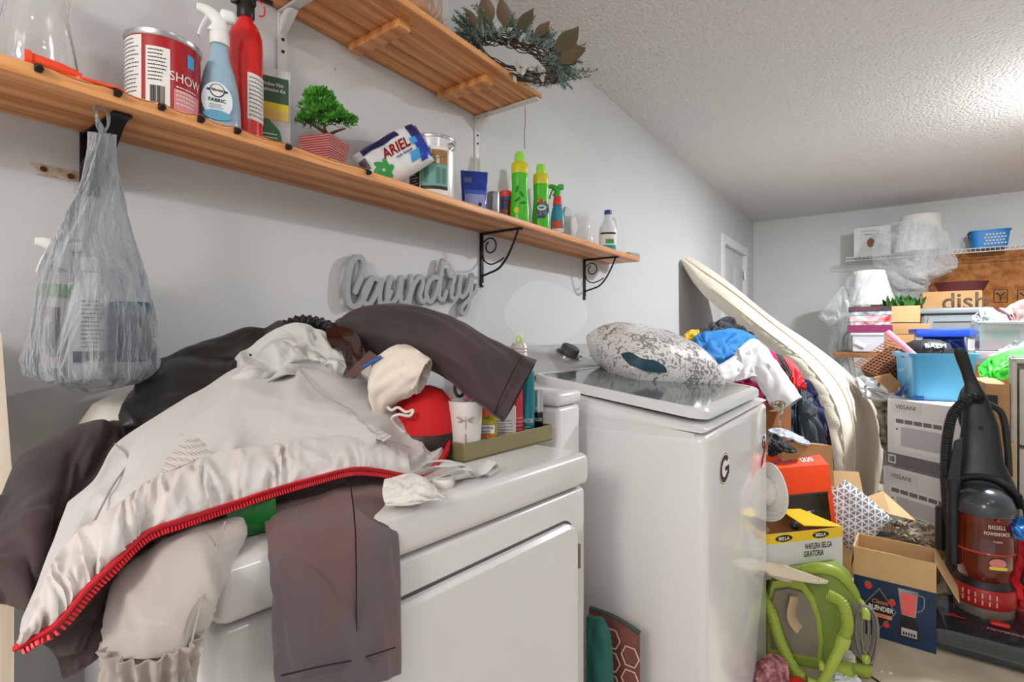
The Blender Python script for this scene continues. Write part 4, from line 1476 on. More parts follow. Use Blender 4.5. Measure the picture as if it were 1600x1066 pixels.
part('bag', bm, film('grey_bag_film', '#cfd3d8', .84, .08, 1.0, 22, .2), GBAG, angle=60)
bm = BM()
k0 = PD(160, 208, .86); k1 = V((.165, k0.y, 1.5235))
tube(bm, [k0, k0.lerp(k1, .5) + V((0, -.006, 0)), k1 + V((0, -.008, .002)), k1 + V((0, 0, .008)), k1 + V((0, .008, 0)), k0.lerp(k1, .4) + V((0, .008, 0)), k0], lambda u: .004 + .0015 * math.sin(u * 20), 8, 30, flat=.5)
wpart('handle', bm, film('grey_bag_film'), GBAG)
# contents
def inbag(px, py, d): return PD(px, py, d)
p = inbag(142, 592, .855); 
t = thing('bottle', 'white bottle with printed barcode label inside the hanging grey bag', 'bottle', p, toward(p))
bm = BM(); lathe(bm, [(.026, 0), (.029, .004), (.029, .12), (.022, .15), (.012, .165), (.012, .18)], 32, sy=.75); part('bottle', bm, WHITE, t)
bm = BM(); lathe(bm, [(.014, .176), (.014, .198)], 20); part('cap', bm, WHITE, t)
lines(t, GREYINK, -.012, .018, .05, .13, -.0225, 12, 31); bars(t, INK, -.008, .018, .030, .046, -.0226, 14, 8)
plate(mat('violet_ink', '#37396b', .5), t, -.022, -.010, .028, .046, -.0222, name='dark_square')
p = inbag(100, 575, .865)
t = thing('spray_bottle', 'white sprayer bottle with green band inside the hanging grey bag', 'spray bottle', p, toward(p))
bm = BM(); lathe(bm, [(.024, 0), (.027, .004), (.027, .10), (.022, .13), (.013, .15), (.013, .158)], 28, sy=.8); part('bottle', bm, mat('pinkish_white', '#cfc6c4', .4), t)
bm = BM(); lathe(bm, [(.0285, .118), (.0285, .138)], 28, sy=.85); part('green_band', bm, mat('band_green', '#3f8f3c', .4), t)
trigger_head(t, .165, WHITE, .9)
bars(t, mat('violet_ink', '#37396b', .5), -.022, -.004, .02, .10, -.0225, 5, 3)
p = inbag(204, 565, .875)
t = thing('jar', 'dark blue round jar at the right side inside the hanging grey bag', 'jar', p)
bm = BM(); lathe(bm, [(.026, 0), (.029, .004), (.029, .07), (.026, .08)], 28); part('jar', bm, mat('dark_blue_jar', '#2b3a52', .35), t)
bm = BM(); lathe(bm, [(.027, .08), (.027, .098), (.025, .1)], 28); part('lid', bm, mat('teal_lid', '#31566b', .35), t)

# pale boards standing at the left edge
bm = BM()
A_ = [PD(-140, 500, .80), PD(2, 520, .80), PD(22, 780, .80), PD(22, 1690, .80), PD(-140, 1690, .80)]
B_ = [q + V((-.02, -.02, 0)) for q in A_]
loft(bm, [A_, B_])
wsolo('leaning_board', bm, wood('pale_board_wood', '#d8cdbf', '#b7a795', 'z', .6), 'pale wooden board standing against the wall at the left edge of the view', 'board', smooth=False)

# ================================================================== CLOTHES ON THE DRYER
def G(rows): return [[PD(*q) for q in r] for r in rows]
WHT = mat('jacket_white', '#c9c5c4', .75, bump=.08, bscale=500, sheen=.2)
DK = mat('maroon_black_cloth', '#463536', .75, hex2='#332a2c', vscale=7, bump=.06, bscale=400, sheen=.1)
BK = mat('black_nylon', '#1e1f20', .42, bump=.15, bscale=60)
GREYC = mat('pale_grey_cloth', '#c3c4c2', .8, bump=.08, bscale=400)

# white jacket with the red zip
cols = [
 [(28, 1010, .41), (38, 972, .43), (72, 885, .50), (108, 788, .58)],
 [(87, 974, .42), (97, 905, .46), (130, 815, .54), (158, 742, .62)],
 [(131, 923, .44), (152, 850, .50), (172, 770, .57), (184, 694, .68)],
 [(175, 880, .46), (208, 800, .52), (232, 722, .61), (250, 648, .76)],
 [(219, 838, .49), (262, 762, .56), (292, 690, .66), (312, 612, .84)],
 [(280, 814, .52), (325, 735, .60), (358, 655, .73), (375, 574, .92)],
 [(350, 790, .57), (390, 718, .65), (428, 642, .79), (448, 560, .98)],
 [(415, 768, .61), (455, 700, .70), (490, 640, .83), (518, 558, 1.01)],
 [(481, 749, .66), (518, 692, .75), (548, 640, .87), (572, 590, 1.03)],
 [(546, 733, .72), (575, 692, .80), (598, 652, .92), (618, 622, 1.03)],
 [(590, 735, .78), (612, 705, .85), (632, 676, .94), (645, 648, 1.03)],
 [(640, 742, .84), (655, 716, .89), (664, 690, .96), (668, 664, 1.02)],
 [(670, 731, .89), (678, 707, .93), (682, 690, .98), (684, 676, 1.01)],
 [(697, 704, .955), (696, 696, .97), (694, 688, .99), (691, 682, 1.0)]]
rows = [list(r) for r in zip(*cols)]
bm = BM()
sheet(bm, G(rows), 150, 70, .003, .010, 7, 3, 2.0, edge_amp=1, fine=.14)
c = recenter(bm)
JK = thing('white_jacket', 'white jacket with a bright red zip spread over the pile on the dryer', 'jacket', c)
part('shell', bm, WHT, JK, angle=70)
zp = [PD(*q) for q in [(26, 1012, .405), (55, 994, .41), (87, 976, .415), (131, 925, .435), (175, 882, .455), (219, 840, .485), (250, 824, .50), (280, 815, .515), (350, 792, .565), (415, 770, .605), (481, 751, .655), (546, 735, .715), (590, 737, .775), (640, 744, .832), (670, 733, .88), (690, 714, .93), (699, 695, .96), (693, 676, .985), (672, 666, 1.0), (640, 660, 1.01), (616, 655, 1.0)]]
zc = catmull(zp, 260)
bm = BM(); tube(bm, zc, .0068, 8, flat=.45, upv=(-.4, -.5, .75)); wpart('zip_tape', bm, mat('zip_red', '#c51b2a', .45), JK)
bm = BM()
L_ = 0; step = .0030; prev = zc[0]; acc = 0
dense = catmull(zp, 1600)
for i in range(1, len(dense)):
    acc += (dense[i] - dense[i - 1]).length
    if acc >= step:
        acc = 0
        t_ = (dense[i] - dense[i - 1]).normalized()
        dn = V((.35, -.25, -.9)); dn = (dn - t_ * dn.dot(t_)).normalized()
        toC = (CAM - dense[i]).normalized()
        m4 = Matrix.Translation(dense[i] + dn * .0065 + V((0, 0, .001))) @ Matrix((t_, dn, t_.cross(dn))).transposed().to_4x4()
        box(bm, -.0009, .0009, -.0028, .0024, -.0020, .0020, mtx=m4)
wpart('zip_teeth', bm, mat('zip_teeth_red', '#d8222f', .3), JK, smooth=False)
bm = BM()
lo = [PD(*q) for q in [(26, 1012, .405), (87, 976, .415), (131, 925, .435), (175, 882, .455), (219, 840, .485), (280, 815, .515), (350, 792, .565), (415, 770, .605), (481, 751, .655), (546, 735, .715), (590, 737, .775), (640, 744, .832)]]
hi = [PD(*q) for q in [(42, 972, .42), (80, 897, .455), (112, 842, .49), (184, 792, .505), (227, 757, .545), (282, 733, .575), (341, 708, .625), (420, 697, .675), (481, 686, .735), (540, 682, .80), (590, 690, .85), (636, 708, .88)]]
mi = [a.lerp(b, .5) + (CAM - a).normalized() * .022 for a, b in zip(lo, hi)]
sheet(bm, [lo, mi, [p + (CAM - p).normalized() * .006 for p in hi]], 200, 26, .003, .008, 26, 1.2, 4.0, fine=.2)
wpart('hem_band', bm, mat('hem_white', '#d0cbc8', .6, bump=.07, bscale=500), JK, 'smooth puckered white band above the zip', angle=70)
# mesh vent panels (perforated) sewn to the jacket
mm = bpy.data.materials.new('perforated_white'); mm.use_nodes = True
nt = mm.node_tree; b_ = nt.nodes['Principled BSDF']; b_.inputs['Roughness'].default_value = .8
tc = nt.nodes.new('ShaderNodeTexCoord'); vo = nt.nodes.new('ShaderNodeTexVoronoi'); vo.inputs['Scale'].default_value = 260; vo.inputs['Randomness'].default_value = .15
rr = nt.nodes.new('ShaderNodeValToRGB'); rr.color_ramp.elements[0].position = .30; rr.color_ramp.elements[1].position = .42
rr.color_ramp.elements[0].color = lin('#8f8885'); rr.color_ramp.elements[1].color = lin('#cfcac6')
nt.links.new(tc.outputs['Object'], vo.inputs['Vector']); nt.links.new(vo.outputs['Distance'], rr.inputs[0]); nt.links.new(rr.outputs[0], b_.inputs['Base Color'])
def lift(rows, k=.006): return [[p + (CAM - p).normalized() * k for p in r] for r in rows]
for rws, sd in (([[(225, 755, .583), (262, 738, .59), (300, 722, .61), (330, 712, .63)], [(240, 722, .62), (268, 700, .65), (300, 682, .68), (328, 700, .66)], [(262, 690, .68), (275, 674, .70), (296, 664, .715), (305, 662, .72)]], 1),
                ([[(520, 640, .875), (545, 655, .86), (580, 680, .84), (600, 690, .83)], [(525, 625, .91), (555, 640, .90), (590, 668, .875), (612, 682, .87)]], 2)):
    bm = BM(); sheet(bm, lift(G(rws), .022), 40, 24, .001, .001, 3, 3, sd); wpart('vent_panel', bm, mm, JK, 'perforated grey-white mesh panel', angle=70)
# seam lines
for pts in ([(180, 694, .675), (200, 720, .635), (170, 770, .565), (105, 900, .47)], [(465, 575, .93), (500, 615, .86), (545, 640, .86), (590, 680, .84), (640, 700, .88)]):
    bm = BM(); tube(bm, [PD(*q) + (CAM - PD(*q)).normalized() * .013 for q in pts], .0011, 5, 40)
    wpart('seam', bm, mat('seam_grey', '#a39c97', .8), JK)
# hood / rolled collar opening of the jacket
bm = BM()
sleeve(bm, [(PD(582, 590, .95), PD(598, 662, .93), .035), (PD(600, 552, .96), PD(607, 634, .93), .040), (PD(640, 544, .965), PD(636, 618, .92), .040), (PD(674, 572, .96), PD(652, 606, .92), .036)], 44, 44, .006, 2, 3, 5, .003, cap0=True)
wpart('rolled_sleeve', bm, mat('jacket_cream', '#ddd2c6', .75, bump=.07, bscale=500), JK, 'cream rolled sleeve opening', angle=70)
bm = BM()
tube(bm, [PD(*q) for q in [(605, 636, .925), (612, 641, .92), (622, 637, .92), (634, 644, .92), (645, 641, .925), (640, 650, .92), (622, 648, .915), (612, 655, .915), (622, 668, .93), (632, 676, .935)]], .0026, 6, 60)
wpart('elastic_cord', bm, mat('cord_white', '#dcdad6', .7), JK)

# light grey bunched cloth on top
bm = BM()
sheet(bm, G([
 [(352, 606, .92), (368, 562, .96), (392, 540, .99), (430, 514, 1.01), (462, 506, 1.02), (502, 516, 1.02), (548, 540, 1.0)],
 [(356, 612, .88), (376, 588, .90), (404, 562, .93), (436, 536, .95), (468, 530, .96), (508, 548, .96), (546, 562, .96)],
 [(360, 612, .86), (392, 596, .87), (420, 582, .89), (450, 566, .91), (480, 560, .92), (512, 568, .93), (538, 580, .94)],
 [(366, 612, .87), (402, 606, .87), (432, 594, .89), (462, 580, .93), (492, 578, .95), (520, 586, .96), (535, 592, .97)]]), 90, 60, .003, .020, 3.5, 2.5, 7.0, fine=.22)
wsolo('grey_shirt', bm, GREYC, 'pale grey crumpled shirt on top of the pile, behind the white jacket', 'shirt', angle=70)

# black nylon jacket behind
bm = BM()
sheet(bm, G([
 [(180, 700, 0.900), (205, 640, 0.960), (245, 600, 0.990), (300, 565, 1.030), (350, 552, 1.080), (400, 530, 1.100), (460, 518, 1.120), (520, 520, 1.140), (565, 535, 1.140)],
 [(186, 652, 0.820), (203, 606, 0.900), (238, 572, 0.940), (292, 545, 0.980), (350, 534, 1.020), (400, 513, 1.050), (460, 501, 1.080), (520, 508, 1.100), (562, 524, 1.100)],
 [(190, 662, 0.770), (226, 636, 0.810), (266, 608, 0.860), (312, 584, 0.910), (362, 566, 0.960), (412, 546, 0.990), (465, 532, 1.010), (515, 535, 1.020), (558, 556, 1.020)],
 [(196, 676, 0.770), (240, 668, 0.780), (290, 652, 0.820), (340, 622, 0.880), (382, 596, 0.930), (424, 584, 0.970), (470, 572, 1.010), (515, 570, 1.030), (552, 590, 1.030)],
 [(205, 690, 0.810), (250, 690, 0.820), (300, 668, 0.870), (350, 640, 0.930), (392, 618, 0.980), (430, 604, 1.020), (474, 590, 1.060), (515, 586, 1.090), (548, 600, 1.090)]]), 110, 60, .003, .015, 5, 3, 11.0, fine=.2)
c = recenter(bm); t = thing('black_jacket', 'black nylon jacket with gathered waist at the back of the pile', 'jacket', c)
part('shell', bm, BK, t, angle=70)
bm = BM()
wb = catmull([PD(*q) for q in [(446, 511, 1.05), (470, 503, 1.055), (496, 506, 1.06), (520, 516, 1.05), (536, 528, 1.03), (545, 545, 1.0)]], 120)
secs = []
for i, q in enumerate(wb):
    r_ = .013 + .0022 * math.sin(i * .75) + .001 * math.sin(i * 2.1)
    t_ = (wb[min(i + 1, 119)] - wb[max(i - 1, 0)]).normalized(); s_ = t_.orthogonal().normalized(); u_ = t_.cross(s_)
    secs.append([q + s_ * math.cos(a) * r_ + u_ * math.sin(a) * r_ for a in [2 * PI * k / 12 for k in range(12)]])
loft(bm, secs); wpart('gathered_waistband', bm, BK, t, angle=70)

# glossy brown-black belt-like visor
bm = BM()
sheet(bm, G([
 [(508, 514, 1.0), (535, 511, .99), (556, 520, .97), (566, 538, .95), (572, 552, .93)],
 [(512, 530, .98), (532, 528, .97), (545, 540, .955), (553, 556, .94), (568, 572, .925)],
 [(520, 545, .97), (532, 545, .96), (538, 560, .95), (545, 580, .94), (552, 592, .93)]]), 50, 30, .003, .0, 3, 3, 1)
c = recenter(bm); t = thing('cap_visor', 'shiny dark brown curved visor with blue edge beside the rolled sleeve', 'visor', c)
part('visor', bm, mat('gloss_brown', '#2a120e', .12, coat=.6), t)
bm = BM(); sheet(bm, G([[(552, 592, .925), (572, 574, .92), (596, 560, .92)], [(540, 586, .93), (560, 566, .925), (578, 548, .925)]]), 30, 12, .004, 0, 1, 1, 1); wpart('brim', bm, mat('gloss_redbrown', '#4a1a12', .12, coat=.6), t)
bm = BM(); tube(bm, [PD(*q) for q in [(568, 573, .915), (582, 565, .914), (596, 557, .916)]], .0028, 8, 14); wpart('blue_edge', bm, mat('edge_blue', '#2d5fae', .2), t)

# dark sleeve lying over the top, its cuff open to the right
bm = BM()
sleeve(bm, [(PD(540, 520, 1.08), PD(556, 548, 1.02), .05), (PD(575, 498, 1.08), PD(590, 548, 1.0), .055), (PD(620, 490, 1.07), PD(626, 556, .98), .055), (PD(665, 493, 1.06), PD(672, 570, .97), .052), (PD(712, 508, 1.05), PD(706, 590, .96), .046),
            (PD(762, 534, 1.04), PD(742, 622, .95), .040), (PD(804, 550, 1.03), PD(768, 643, .95), .036), (PD(838, 565, 1.02), PD(788, 657, .95), .033)], 90, 48, .007, 2, 3, 3.0, .004, cap0=True)
c = recenter(bm); t = thing('dark_sweatshirt', 'dark maroon-black top whose sleeve lies over the pile with its open cuff to the right', 'sweatshirt', c)
part('sleeve', bm, DK, t, angle=70)
bm = BM(); tube(bm, [PD(*q) for q in [(815, 557, .985), (800, 585, .935), (783, 620, .93), (772, 647, .94)]], .0012, 6, 30); wpart('cuff_seam', bm, mat('seam_dark', '#1d1718', .9), t)

# dark pullover hanging at the left, dark lining under the zip
bm = BM()
sheet(bm, G([
 [(-90, 850, .66), (-10, 790, .70), (55, 728, .76), (120, 690, .84), (185, 662, .90), (250, 668, .92)],
 [(-90, 835, .60), (-5, 772, .63), (58, 712, .68), (128, 671, .75), (190, 652, .82), (240, 660, .86)],
 [(-90, 880, .54), (0, 826, .56), (62, 776, .59), (120, 752, .64), (172, 752, .68), (225, 770, .67)],
 [(-80, 915, .51), (0, 876, .52), (52, 852, .53), (100, 864, .56), (150, 878, .58), (200, 885, .57)],
 [(-70, 945, .50), (0, 944, .50), (46, 957, .49), (95, 975, .50), (130, 1000, .51), (190, 1020, .51)]]), 90, 70, .004, .018, 4, 3, 17.0, fine=.15)
wsolo('dark_pullover', bm, DK, 'dark maroon-black pullover draped off the left end of the dryer', 'pullover', angle=70)
bm = BM()
sheet(bm, G([
 [(60, 1002, .43), (100, 968, .44), (175, 886, .475), (220, 846, .50), (282, 820, .532), (350, 797, .58), (415, 774, .62), (482, 756, .665), (540, 742, .72)],
 [(85, 1020, .455), (130, 985, .462), (190, 912, .495), (240, 868, .52), (290, 838, .55), (355, 812, .60), (418, 786, .635), (482, 765, .68), (540, 752, .73)],
 [(100, 1060, .475), (150, 1030, .48), (215, 965, .50), (262, 905, .535), (310, 862, .57), (365, 830, .612), (422, 796, .65), (480, 772, .69), (540, 756, .74)]]), 110, 36, .003, .008, 8, 3, 23.0)
wsolo('jacket_lining', bm, DK, 'dark lining cloth hanging just below the red zip', 'cloth', angle=70)

# beige-grey track pants hanging off the front corner
bm = BM()
TP = mat('track_beige', '#b7afa9', .8, bump=.07, bscale=500)
sleeve(bm, [(PD(285, 834, .62), PD(394, 792, .66), .020), (PD(224, 868, .545), PD(380, 830, .58), .022), (PD(190, 905, .50), PD(356, 880, .525), .026), (PD(176, 950, .475), PD(336, 935, .50), .028), (PD(168, 990, .465), PD(319, 976, .485), .030), (PD(172, 1018, .46), PD(306, 1012, .48), .036)],
       80, 56, .010, 1.3, 2.2, 9.0, .003, cap0=True, cap1=True)
c = recenter(bm); t = thing('track_pants', 'beige-grey track pants hanging off the dryer corner with a gathered cuff', 'pants', c)
part('pants_leg', bm, TP, t, angle=70)
bm = BM()
sleeve(bm, [(PD(166, 1000, .452), PD(312, 992, .475), .038), (PD(168, 1036, .452), PD(303, 1030, .474), .032), (PD(166, 1064, .452), PD(298, 1062, .472), .033), (PD(172, 1080, .45), PD(296, 1084, .47), .030)], 24, 140, .004, 2, 3, 1.0, .003, pleat=(-1, 17, .0035))
wpart('gathered_cuff', bm, mat('track_cuff', '#a89f99', .8, bump=.07, bscale=500), t, angle=70)
bm = BM(); tube(bm, [PD(*q) for q in [(352, 815, .545), (340, 850, .525), (325, 900, .50), (312, 950, .475), (300, 1002, .455)]], .0009, 5, 40); wpart('leg_seam', bm, mat('seam_grey', '#a39c97', .8), t)

# dark trouser leg hanging over the dryer front
DK2 = mat('charcoal_twill', '#57535a', .85, hex2='#6d4c48', vscale=7, bump=.1, bscale=600, sheen=.15)
bm = BM()
sleeve(bm, [(PD(432, 752, .72), PD(598, 738, .90), .008), (PD(418, 785, .66), PD(606, 758, .815), .010), (PD(419, 828, .59), PD(611, 790, .735), .012), (PD(424, 866, .548), PD(617, 828, .685), .013), (PD(431, 930, .532), PD(620, 890, .668), .014), (PD(433, 1000, .528), PD(622, 960, .663), .015), (PD(436, 1090, .526), PD(622, 1052, .663), .015)],
       90, 60, .010, 1.8, 2.5, 4.4, .004, cap0=True)
c = recenter(bm); t = thing('dark_trousers', 'charcoal trouser leg hanging flat over the front of the dryer', 'trousers', c)
part('trouser_leg', bm, DK2, t, angle=70)
def facep(px, py, off=0.0):
    # point on the hanging leg's front
    k = (px - 430) / 190
    return PD(px, py, .522 + (.655 - .522) * k - .024 + off)
bm = BM(); tube(bm, [facep(548, 760), facep(553, 800, .0), facep(556, 850), facep(557, 950), facep(556, 1060)], .0009, 5, 40); wpart('leg_crease_seam', bm, mat('seam_dark', '#1d1718', .9), t)
bm = BM(); tube(bm, [facep(440, 1056), facep(500, 1042), facep(560, 1030), facep(618, 1012)], .0009, 5, 40); wpart('hem_seam', bm, mat('seam_dark', '#1d1718', .9), t)

# folded white cloth corner lying on the dryer
def onT(px, py, h=0.0): return PZ(px, py, DT + h)
bm = BM()
sheet(bm, [[onT(600, 752, .03), onT(640, 742, .03), onT(660, 748, .025), onT(670, 756, .018)], [onT(598, 772, .022), onT(640, 765, .026), (onT(672, 768, .02)), onT(690, 776, .008)], [onT(604, 790, .008), onT(640, 790, .008), onT(672, 783, .008), onT(696, 778, .004)]], 50, 40, .006, .006, 4, 3, 31)
wsolo('white_cloth', bm, mat('white_cloth', '#d8d6d2', .8, bump=.2, bscale=400), 'white folded cloth corner on the dryer just right of the trouser leg', 'cloth', angle=70)
q = onT(693, 760)
bm = BM(); lathe(bm, [(.016, 0), (.0175, .002), (.0175, .011), (.016, .013)], 30)
solo('white_disc', bm, mat('cap_white', '#e3ddd8', .35), 'small round white screw cap lying on the dryer top', 'cap', q)
bm = BM()
for pts in ([(655, 740, .01), (690, 728, .03), (722, 726, .018), (735, 740, .006), (705, 748, .006)], [(668, 752, .006), (698, 742, .016), (728, 733, .03), (742, 742, .008)], [(735, 745, .006), (752, 738, .012), (768, 722, .022), (772, 730, .010), (758, 742, .004)], [(660, 735, .012), (675, 722, .026), (705, 722, .026), (725, 732, .01)]):
    tube(bm, [onT(*q) for q in pts], .009, 10, 30, flat=.22, upv=(.2, .3, 1))
wsolo('white_straps', bm, mat('strap_white', '#c9cbc8', .7, bump=.2, bscale=300), 'loose white elastic straps in front of the olive tray', 'strap', angle=60)

# green container under the jacket
q = onT(402, 846)
t = thing('green_container', 'green plastic container standing on the dryer corner under the jacket', 'container', onT(396, 834), face_cam(q) + .35)
bm = BM(); box(bm, -.035, .024, -.012, .035, 0.0005, .042, .007, 3); part('body', bm, mat('bottle_green', '#0f6a28', .2, coat=.4), t)

# red and black cap
q = PD(664, 640, 1.0)
t = thing('ball_cap', 'red cap with black band sticking out from under the dark sleeve', 'cap', (q.x, q.y, DT + .012), face_cam(q))
bm = BM()
prof = [(.062, .035), (.062, .05), (.058, .075), (.050, .098), (.034, .116), (.014, .124), (0, .125)]
lathe(bm, prof, 40); part('crown', bm, mat('cap_cloth_red', '#c8141b', .75, bump=.2, bscale=400), t)
bm = BM(); lathe(bm, [(.061, 0), (.063, .004), (.0635, .037), (.062, .039)], 40); part('band', bm, mat('band_black', '#16110f', .5, hex2='#3a2320', vscale=60), t)

# the olive tray and what stands in it
A_ = onT(726, 724); B_ = onT(863, 688)
dirv = (B_ - A_); L_ = dirv.length; rzT = math.atan2(dirv.y, dirv.x)
TR = thing('tray', 'olive-gold metal tray of bottles on the right end of the dryer', 'tray', (A_.x, A_.y, DT + .001), rzT)
OL = mat('tray_olive', '#8d8460', .4, .35)
bm = BM(); box(bm, 0, L_, 0, .15, 0, .003); part('tray_floor', bm, OL, TR)
for x0, x1, y0, y1 in ((0, L_, 0, .003), (0, L_, .147, .15), (0, .003, .003, .147), (L_ - .003, L_, .003, .147)):
    bm = BM(); box(bm, x0, x1, y0, y1, 0, .034, .0006, 1); part('rim', bm, OL, TR)
TM = Matrix.Translation((A_.x, A_.y, DT + .001)) @ Matrix.Rotation(rzT, 4, 'Z')
def inT(px, back): # point on the tray floor, on the ray of this column, `back` metres behind the front rim
    for i in range(400):
        s_ = L_ * (i / 399) * 1.2 - .05
        p_ = TM @ V((s_, back, .0032))
        r_ = p_ - CAM
        if 800 + F_PX * r_.dot(RGT) / r_.dot(FWD) >= px: return p_
    return TM @ V((L_ - .03, back, .0032))
p = inT(727, .030)
t = thing('tumbler', 'white frosted tumbler with dragonfly print holding scissors, in the tray', 'cup', p, toward(p))
bm = BM(); lathe(bm, [(.024, 0), (.026, .003), (.0275, .02), (.0285, .022), (.033, .105), (.0315, .105), (.027, .024), (.001, .020)], 40, cap1=False); part('cup', bm, mat('frost_white', '#e6e0dc', .4, trans=.15), t)
bm = BM(); lathe(bm, [(.0255, 0.0), (.0275, .004), (.0285, .012), (.027, .016), (.0285, .021)], 40, cap1=False); part('beige_base', bm, mat('cup_beige', '#a89878', .35), t)
bm = BM()
for s_ in (-1, 1):
    for k, (ln, up) in enumerate(((.016, .006), (.013, -.004))):
        a_ = [V((s_ * (.002 + ln * u), -.0335 + .0035 * u * u, .072 + up * u + .0022 * math.sin(PI * u) * w_)) for u, w_ in [(0, 1), (.3, 1), (.6, 1), (.85, 1), (1, 0), (.85, -1), (.6, -1), (.3, -1)]]
        bm.faces.new([bm.verts.new(q_) for q_ in a_])
box(bm, -.0007, .0007, -.0330, -.0318, .055, .078); box(bm, -.0012, .0012, -.0315, -.0305, .03, .046)
part('dragonfly_print', bm, mat('print_taupe', '#9a8d84', .5), t, recalc=False)
# scissors
q = p + V((.0, .004, .05))
t = thing('scissors', 'scissors with pink and black handles standing in the white tumbler', 'scissors', q, toward(p))
bm = BM()
for a_ in (-.16, .02): tube(bm, [(a_ * .06, 0, -.025), (a_ * -.1, 0, .05)], .0035, 6, flat=.3)
part('blades', bm, STEEL, t)
def loop(bm, cx, cz, rx, rz_, r): tube(bm, [(cx + rx * math.cos(2 * PI * k / 20), 0.0, cz + rz_ * math.sin(2 * PI * k / 20)) for k in range(21)], r, 6)
bm = BM(); loop(bm, .004, .073, .009, .015, .003); part('pink_handle', bm, mat('hot_pink', '#d9457c', .4), t)
bm = BM(); loop(bm, -.014, .078, .009, .016, .0032); loop(bm, .022, .066, .008, .012, .003); part('black_handle', bm, BLACK, t)
p = inT(712, .085)
bm = BM(); lathe(bm, [(.022, 0), (.025, .003), (.026, .06), (.024, .12), (.025, .165), (.0235, .165), (.0225, .12), (.0245, .06), (.023, .006), (.001, .005)], 32, cap1=False)
solo('clear_tumbler', bm, CLEARP, 'clear tall plastic cup behind the white tumbler', 'cup', p)
p = inT(760, .030)
t = thing('oil_bottle', 'yellow tea tree oil bottle with orange cap in the tray', 'bottle', p, toward(p))
bm = BM(); box(bm, -.021, .021, -.013, .013, 0, .068, .008, 4); lathe(bm, [(.012, .066), (.010, .072)], 20); part('bottle', bm, mat('oil_yellow', '#b9ac1e', .12, trans=.35), t)
bm = BM(); lathe(bm, [(.0125, .070), (.013, .072), (.0115, .100), (.010, .102)], 24); part('cap', bm, mat('cap_orange', '#d9541e', .35), t)
plate(PAPER, t, -.016, .016, .036, .052, -.0134, name='white_label'); plate(mat('label_orange2', '#d96a22', .4), t, -.016, .016, .018, .034, -.0134, name='orange_label')
letters('HOLLYWOOD', .005, INK, t, 0, -.0144, .047, width=.027); letters('BEAUTY', .0045, INK, t, 0, -.0144, .040, width=.018); letters('Tea Tree', .009, PAPER, t, 0, -.0144, .026, width=.028, bold=.02)
p = inT(789, .036)
t = thing('white_box', 'small white printed carton right of the yellow oil bottle', 'carton', p, toward(p, 1) + .1)
bm = BM(); box(bm, -.021, .021, -.013, .013, 0, .082, .001, 1); part('carton', bm, mat('carton_white', '#dcd8da', .5), t)
lines(t, GREYINK, -.018, .018, .012, .055, -.0135, 7, 41)
p = inT(808, .035)
t = thing('red_tube', 'red and pink tube standing between the white carton and the teal bottle', 'tube', p, toward(p))
bm = BM(); lathe(bm, [(.012, 0), (.0125, .003), (.0125, .11), (.010, .13)], 24); part('tube', bm, mat('tube_red', '#cf3346', .3), t)
for z in (.02, .028, .036, .044, .052): bm = BM(); lathe(bm, [(.0127, z), (.0127, z + .002)], 24, cap0=False, cap1=False); part('stripe', bm, mat('tube_pale', '#e3a3ab', .4), t)
p = inT(824, .028)
t = thing('teal_bottle', 'teal cylinder bottle in the tray beside a black and silver one', 'bottle', p, toward(p))
bm = BM(); lathe(bm, [(.0145, 0), (.015, .003), (.015, .150), (.012, .156)], 28); part('bottle', bm, mat('teal_metal', '#1d7f8c', .28, .3), t)
letters('MASTER', .009, PAPER, t, 0, 0, .045, R=.0152, width=.026); lines(t, PAPER, -.010, .010, .024, .034, 0, 2, 9, R=.0152)
p = inT(841, .030)
t = thing('makeup_tube', 'slim black tube with silver cap at the right end of the tray', 'tube', p, toward(p))
bm = BM(); lathe(bm, [(.0105, 0), (.011, .002), (.011, .058)], 24); part('tube', bm, mat('gloss_black', '#101012', .2), t)
bm = BM(); lathe(bm, [(.0112, .058), (.0112, .105), (.0105, .107)], 24); part('cap', bm, mat('silver_cap', '#b9bcc0', .3, .7), t)
letters('WILD', .006, PAPER, t, 0, 0, .066, R=.0114, width=.015); letters('FLUX', .007, PAPER, t, 0, 0, .042, R=.0112, width=.017)
# conditioner-like cone bottle with a clear cap, standing on the slim bin behind the sleeve
q = PD(811, 540, 1.31)
t = thing('nozzle_bottle', 'ribbed pearl bottle with lime tip under a clear pointed cap, behind the dark sleeve', 'bottle', (q.x, q.y, 1.0215))
zt = q.z - 1.0215
bm = BM(); lathe(bm, [(.024, 0), (.027, .004), (.027, zt - .045), (.024, zt - .03), (.022, zt - .022)] + [(.0205 + .0015 * (k % 2), zt - .018 + k * .004) for k in range(5)] + [(.017, zt + .006)], 32); part('bottle', bm, mat('pearl', '#b8afaa', .3, .2), t)
bm = BM(); lathe(bm, [(.007, zt + .004), (.0085, zt + .008), (.0085, zt + .018), (.004, zt + .026)], 20); part('lime_tip', bm, mat('lime_tip', '#a3c62a', .35), t)
bm = BM(); lathe(bm, [(.0165, zt + .004), (.0155, zt + .018), (.011, zt + .034), (.004, zt + .042), (.0005, zt + .043)], 28, cap0=False); part('clear_cap', bm, CLEARP, t)
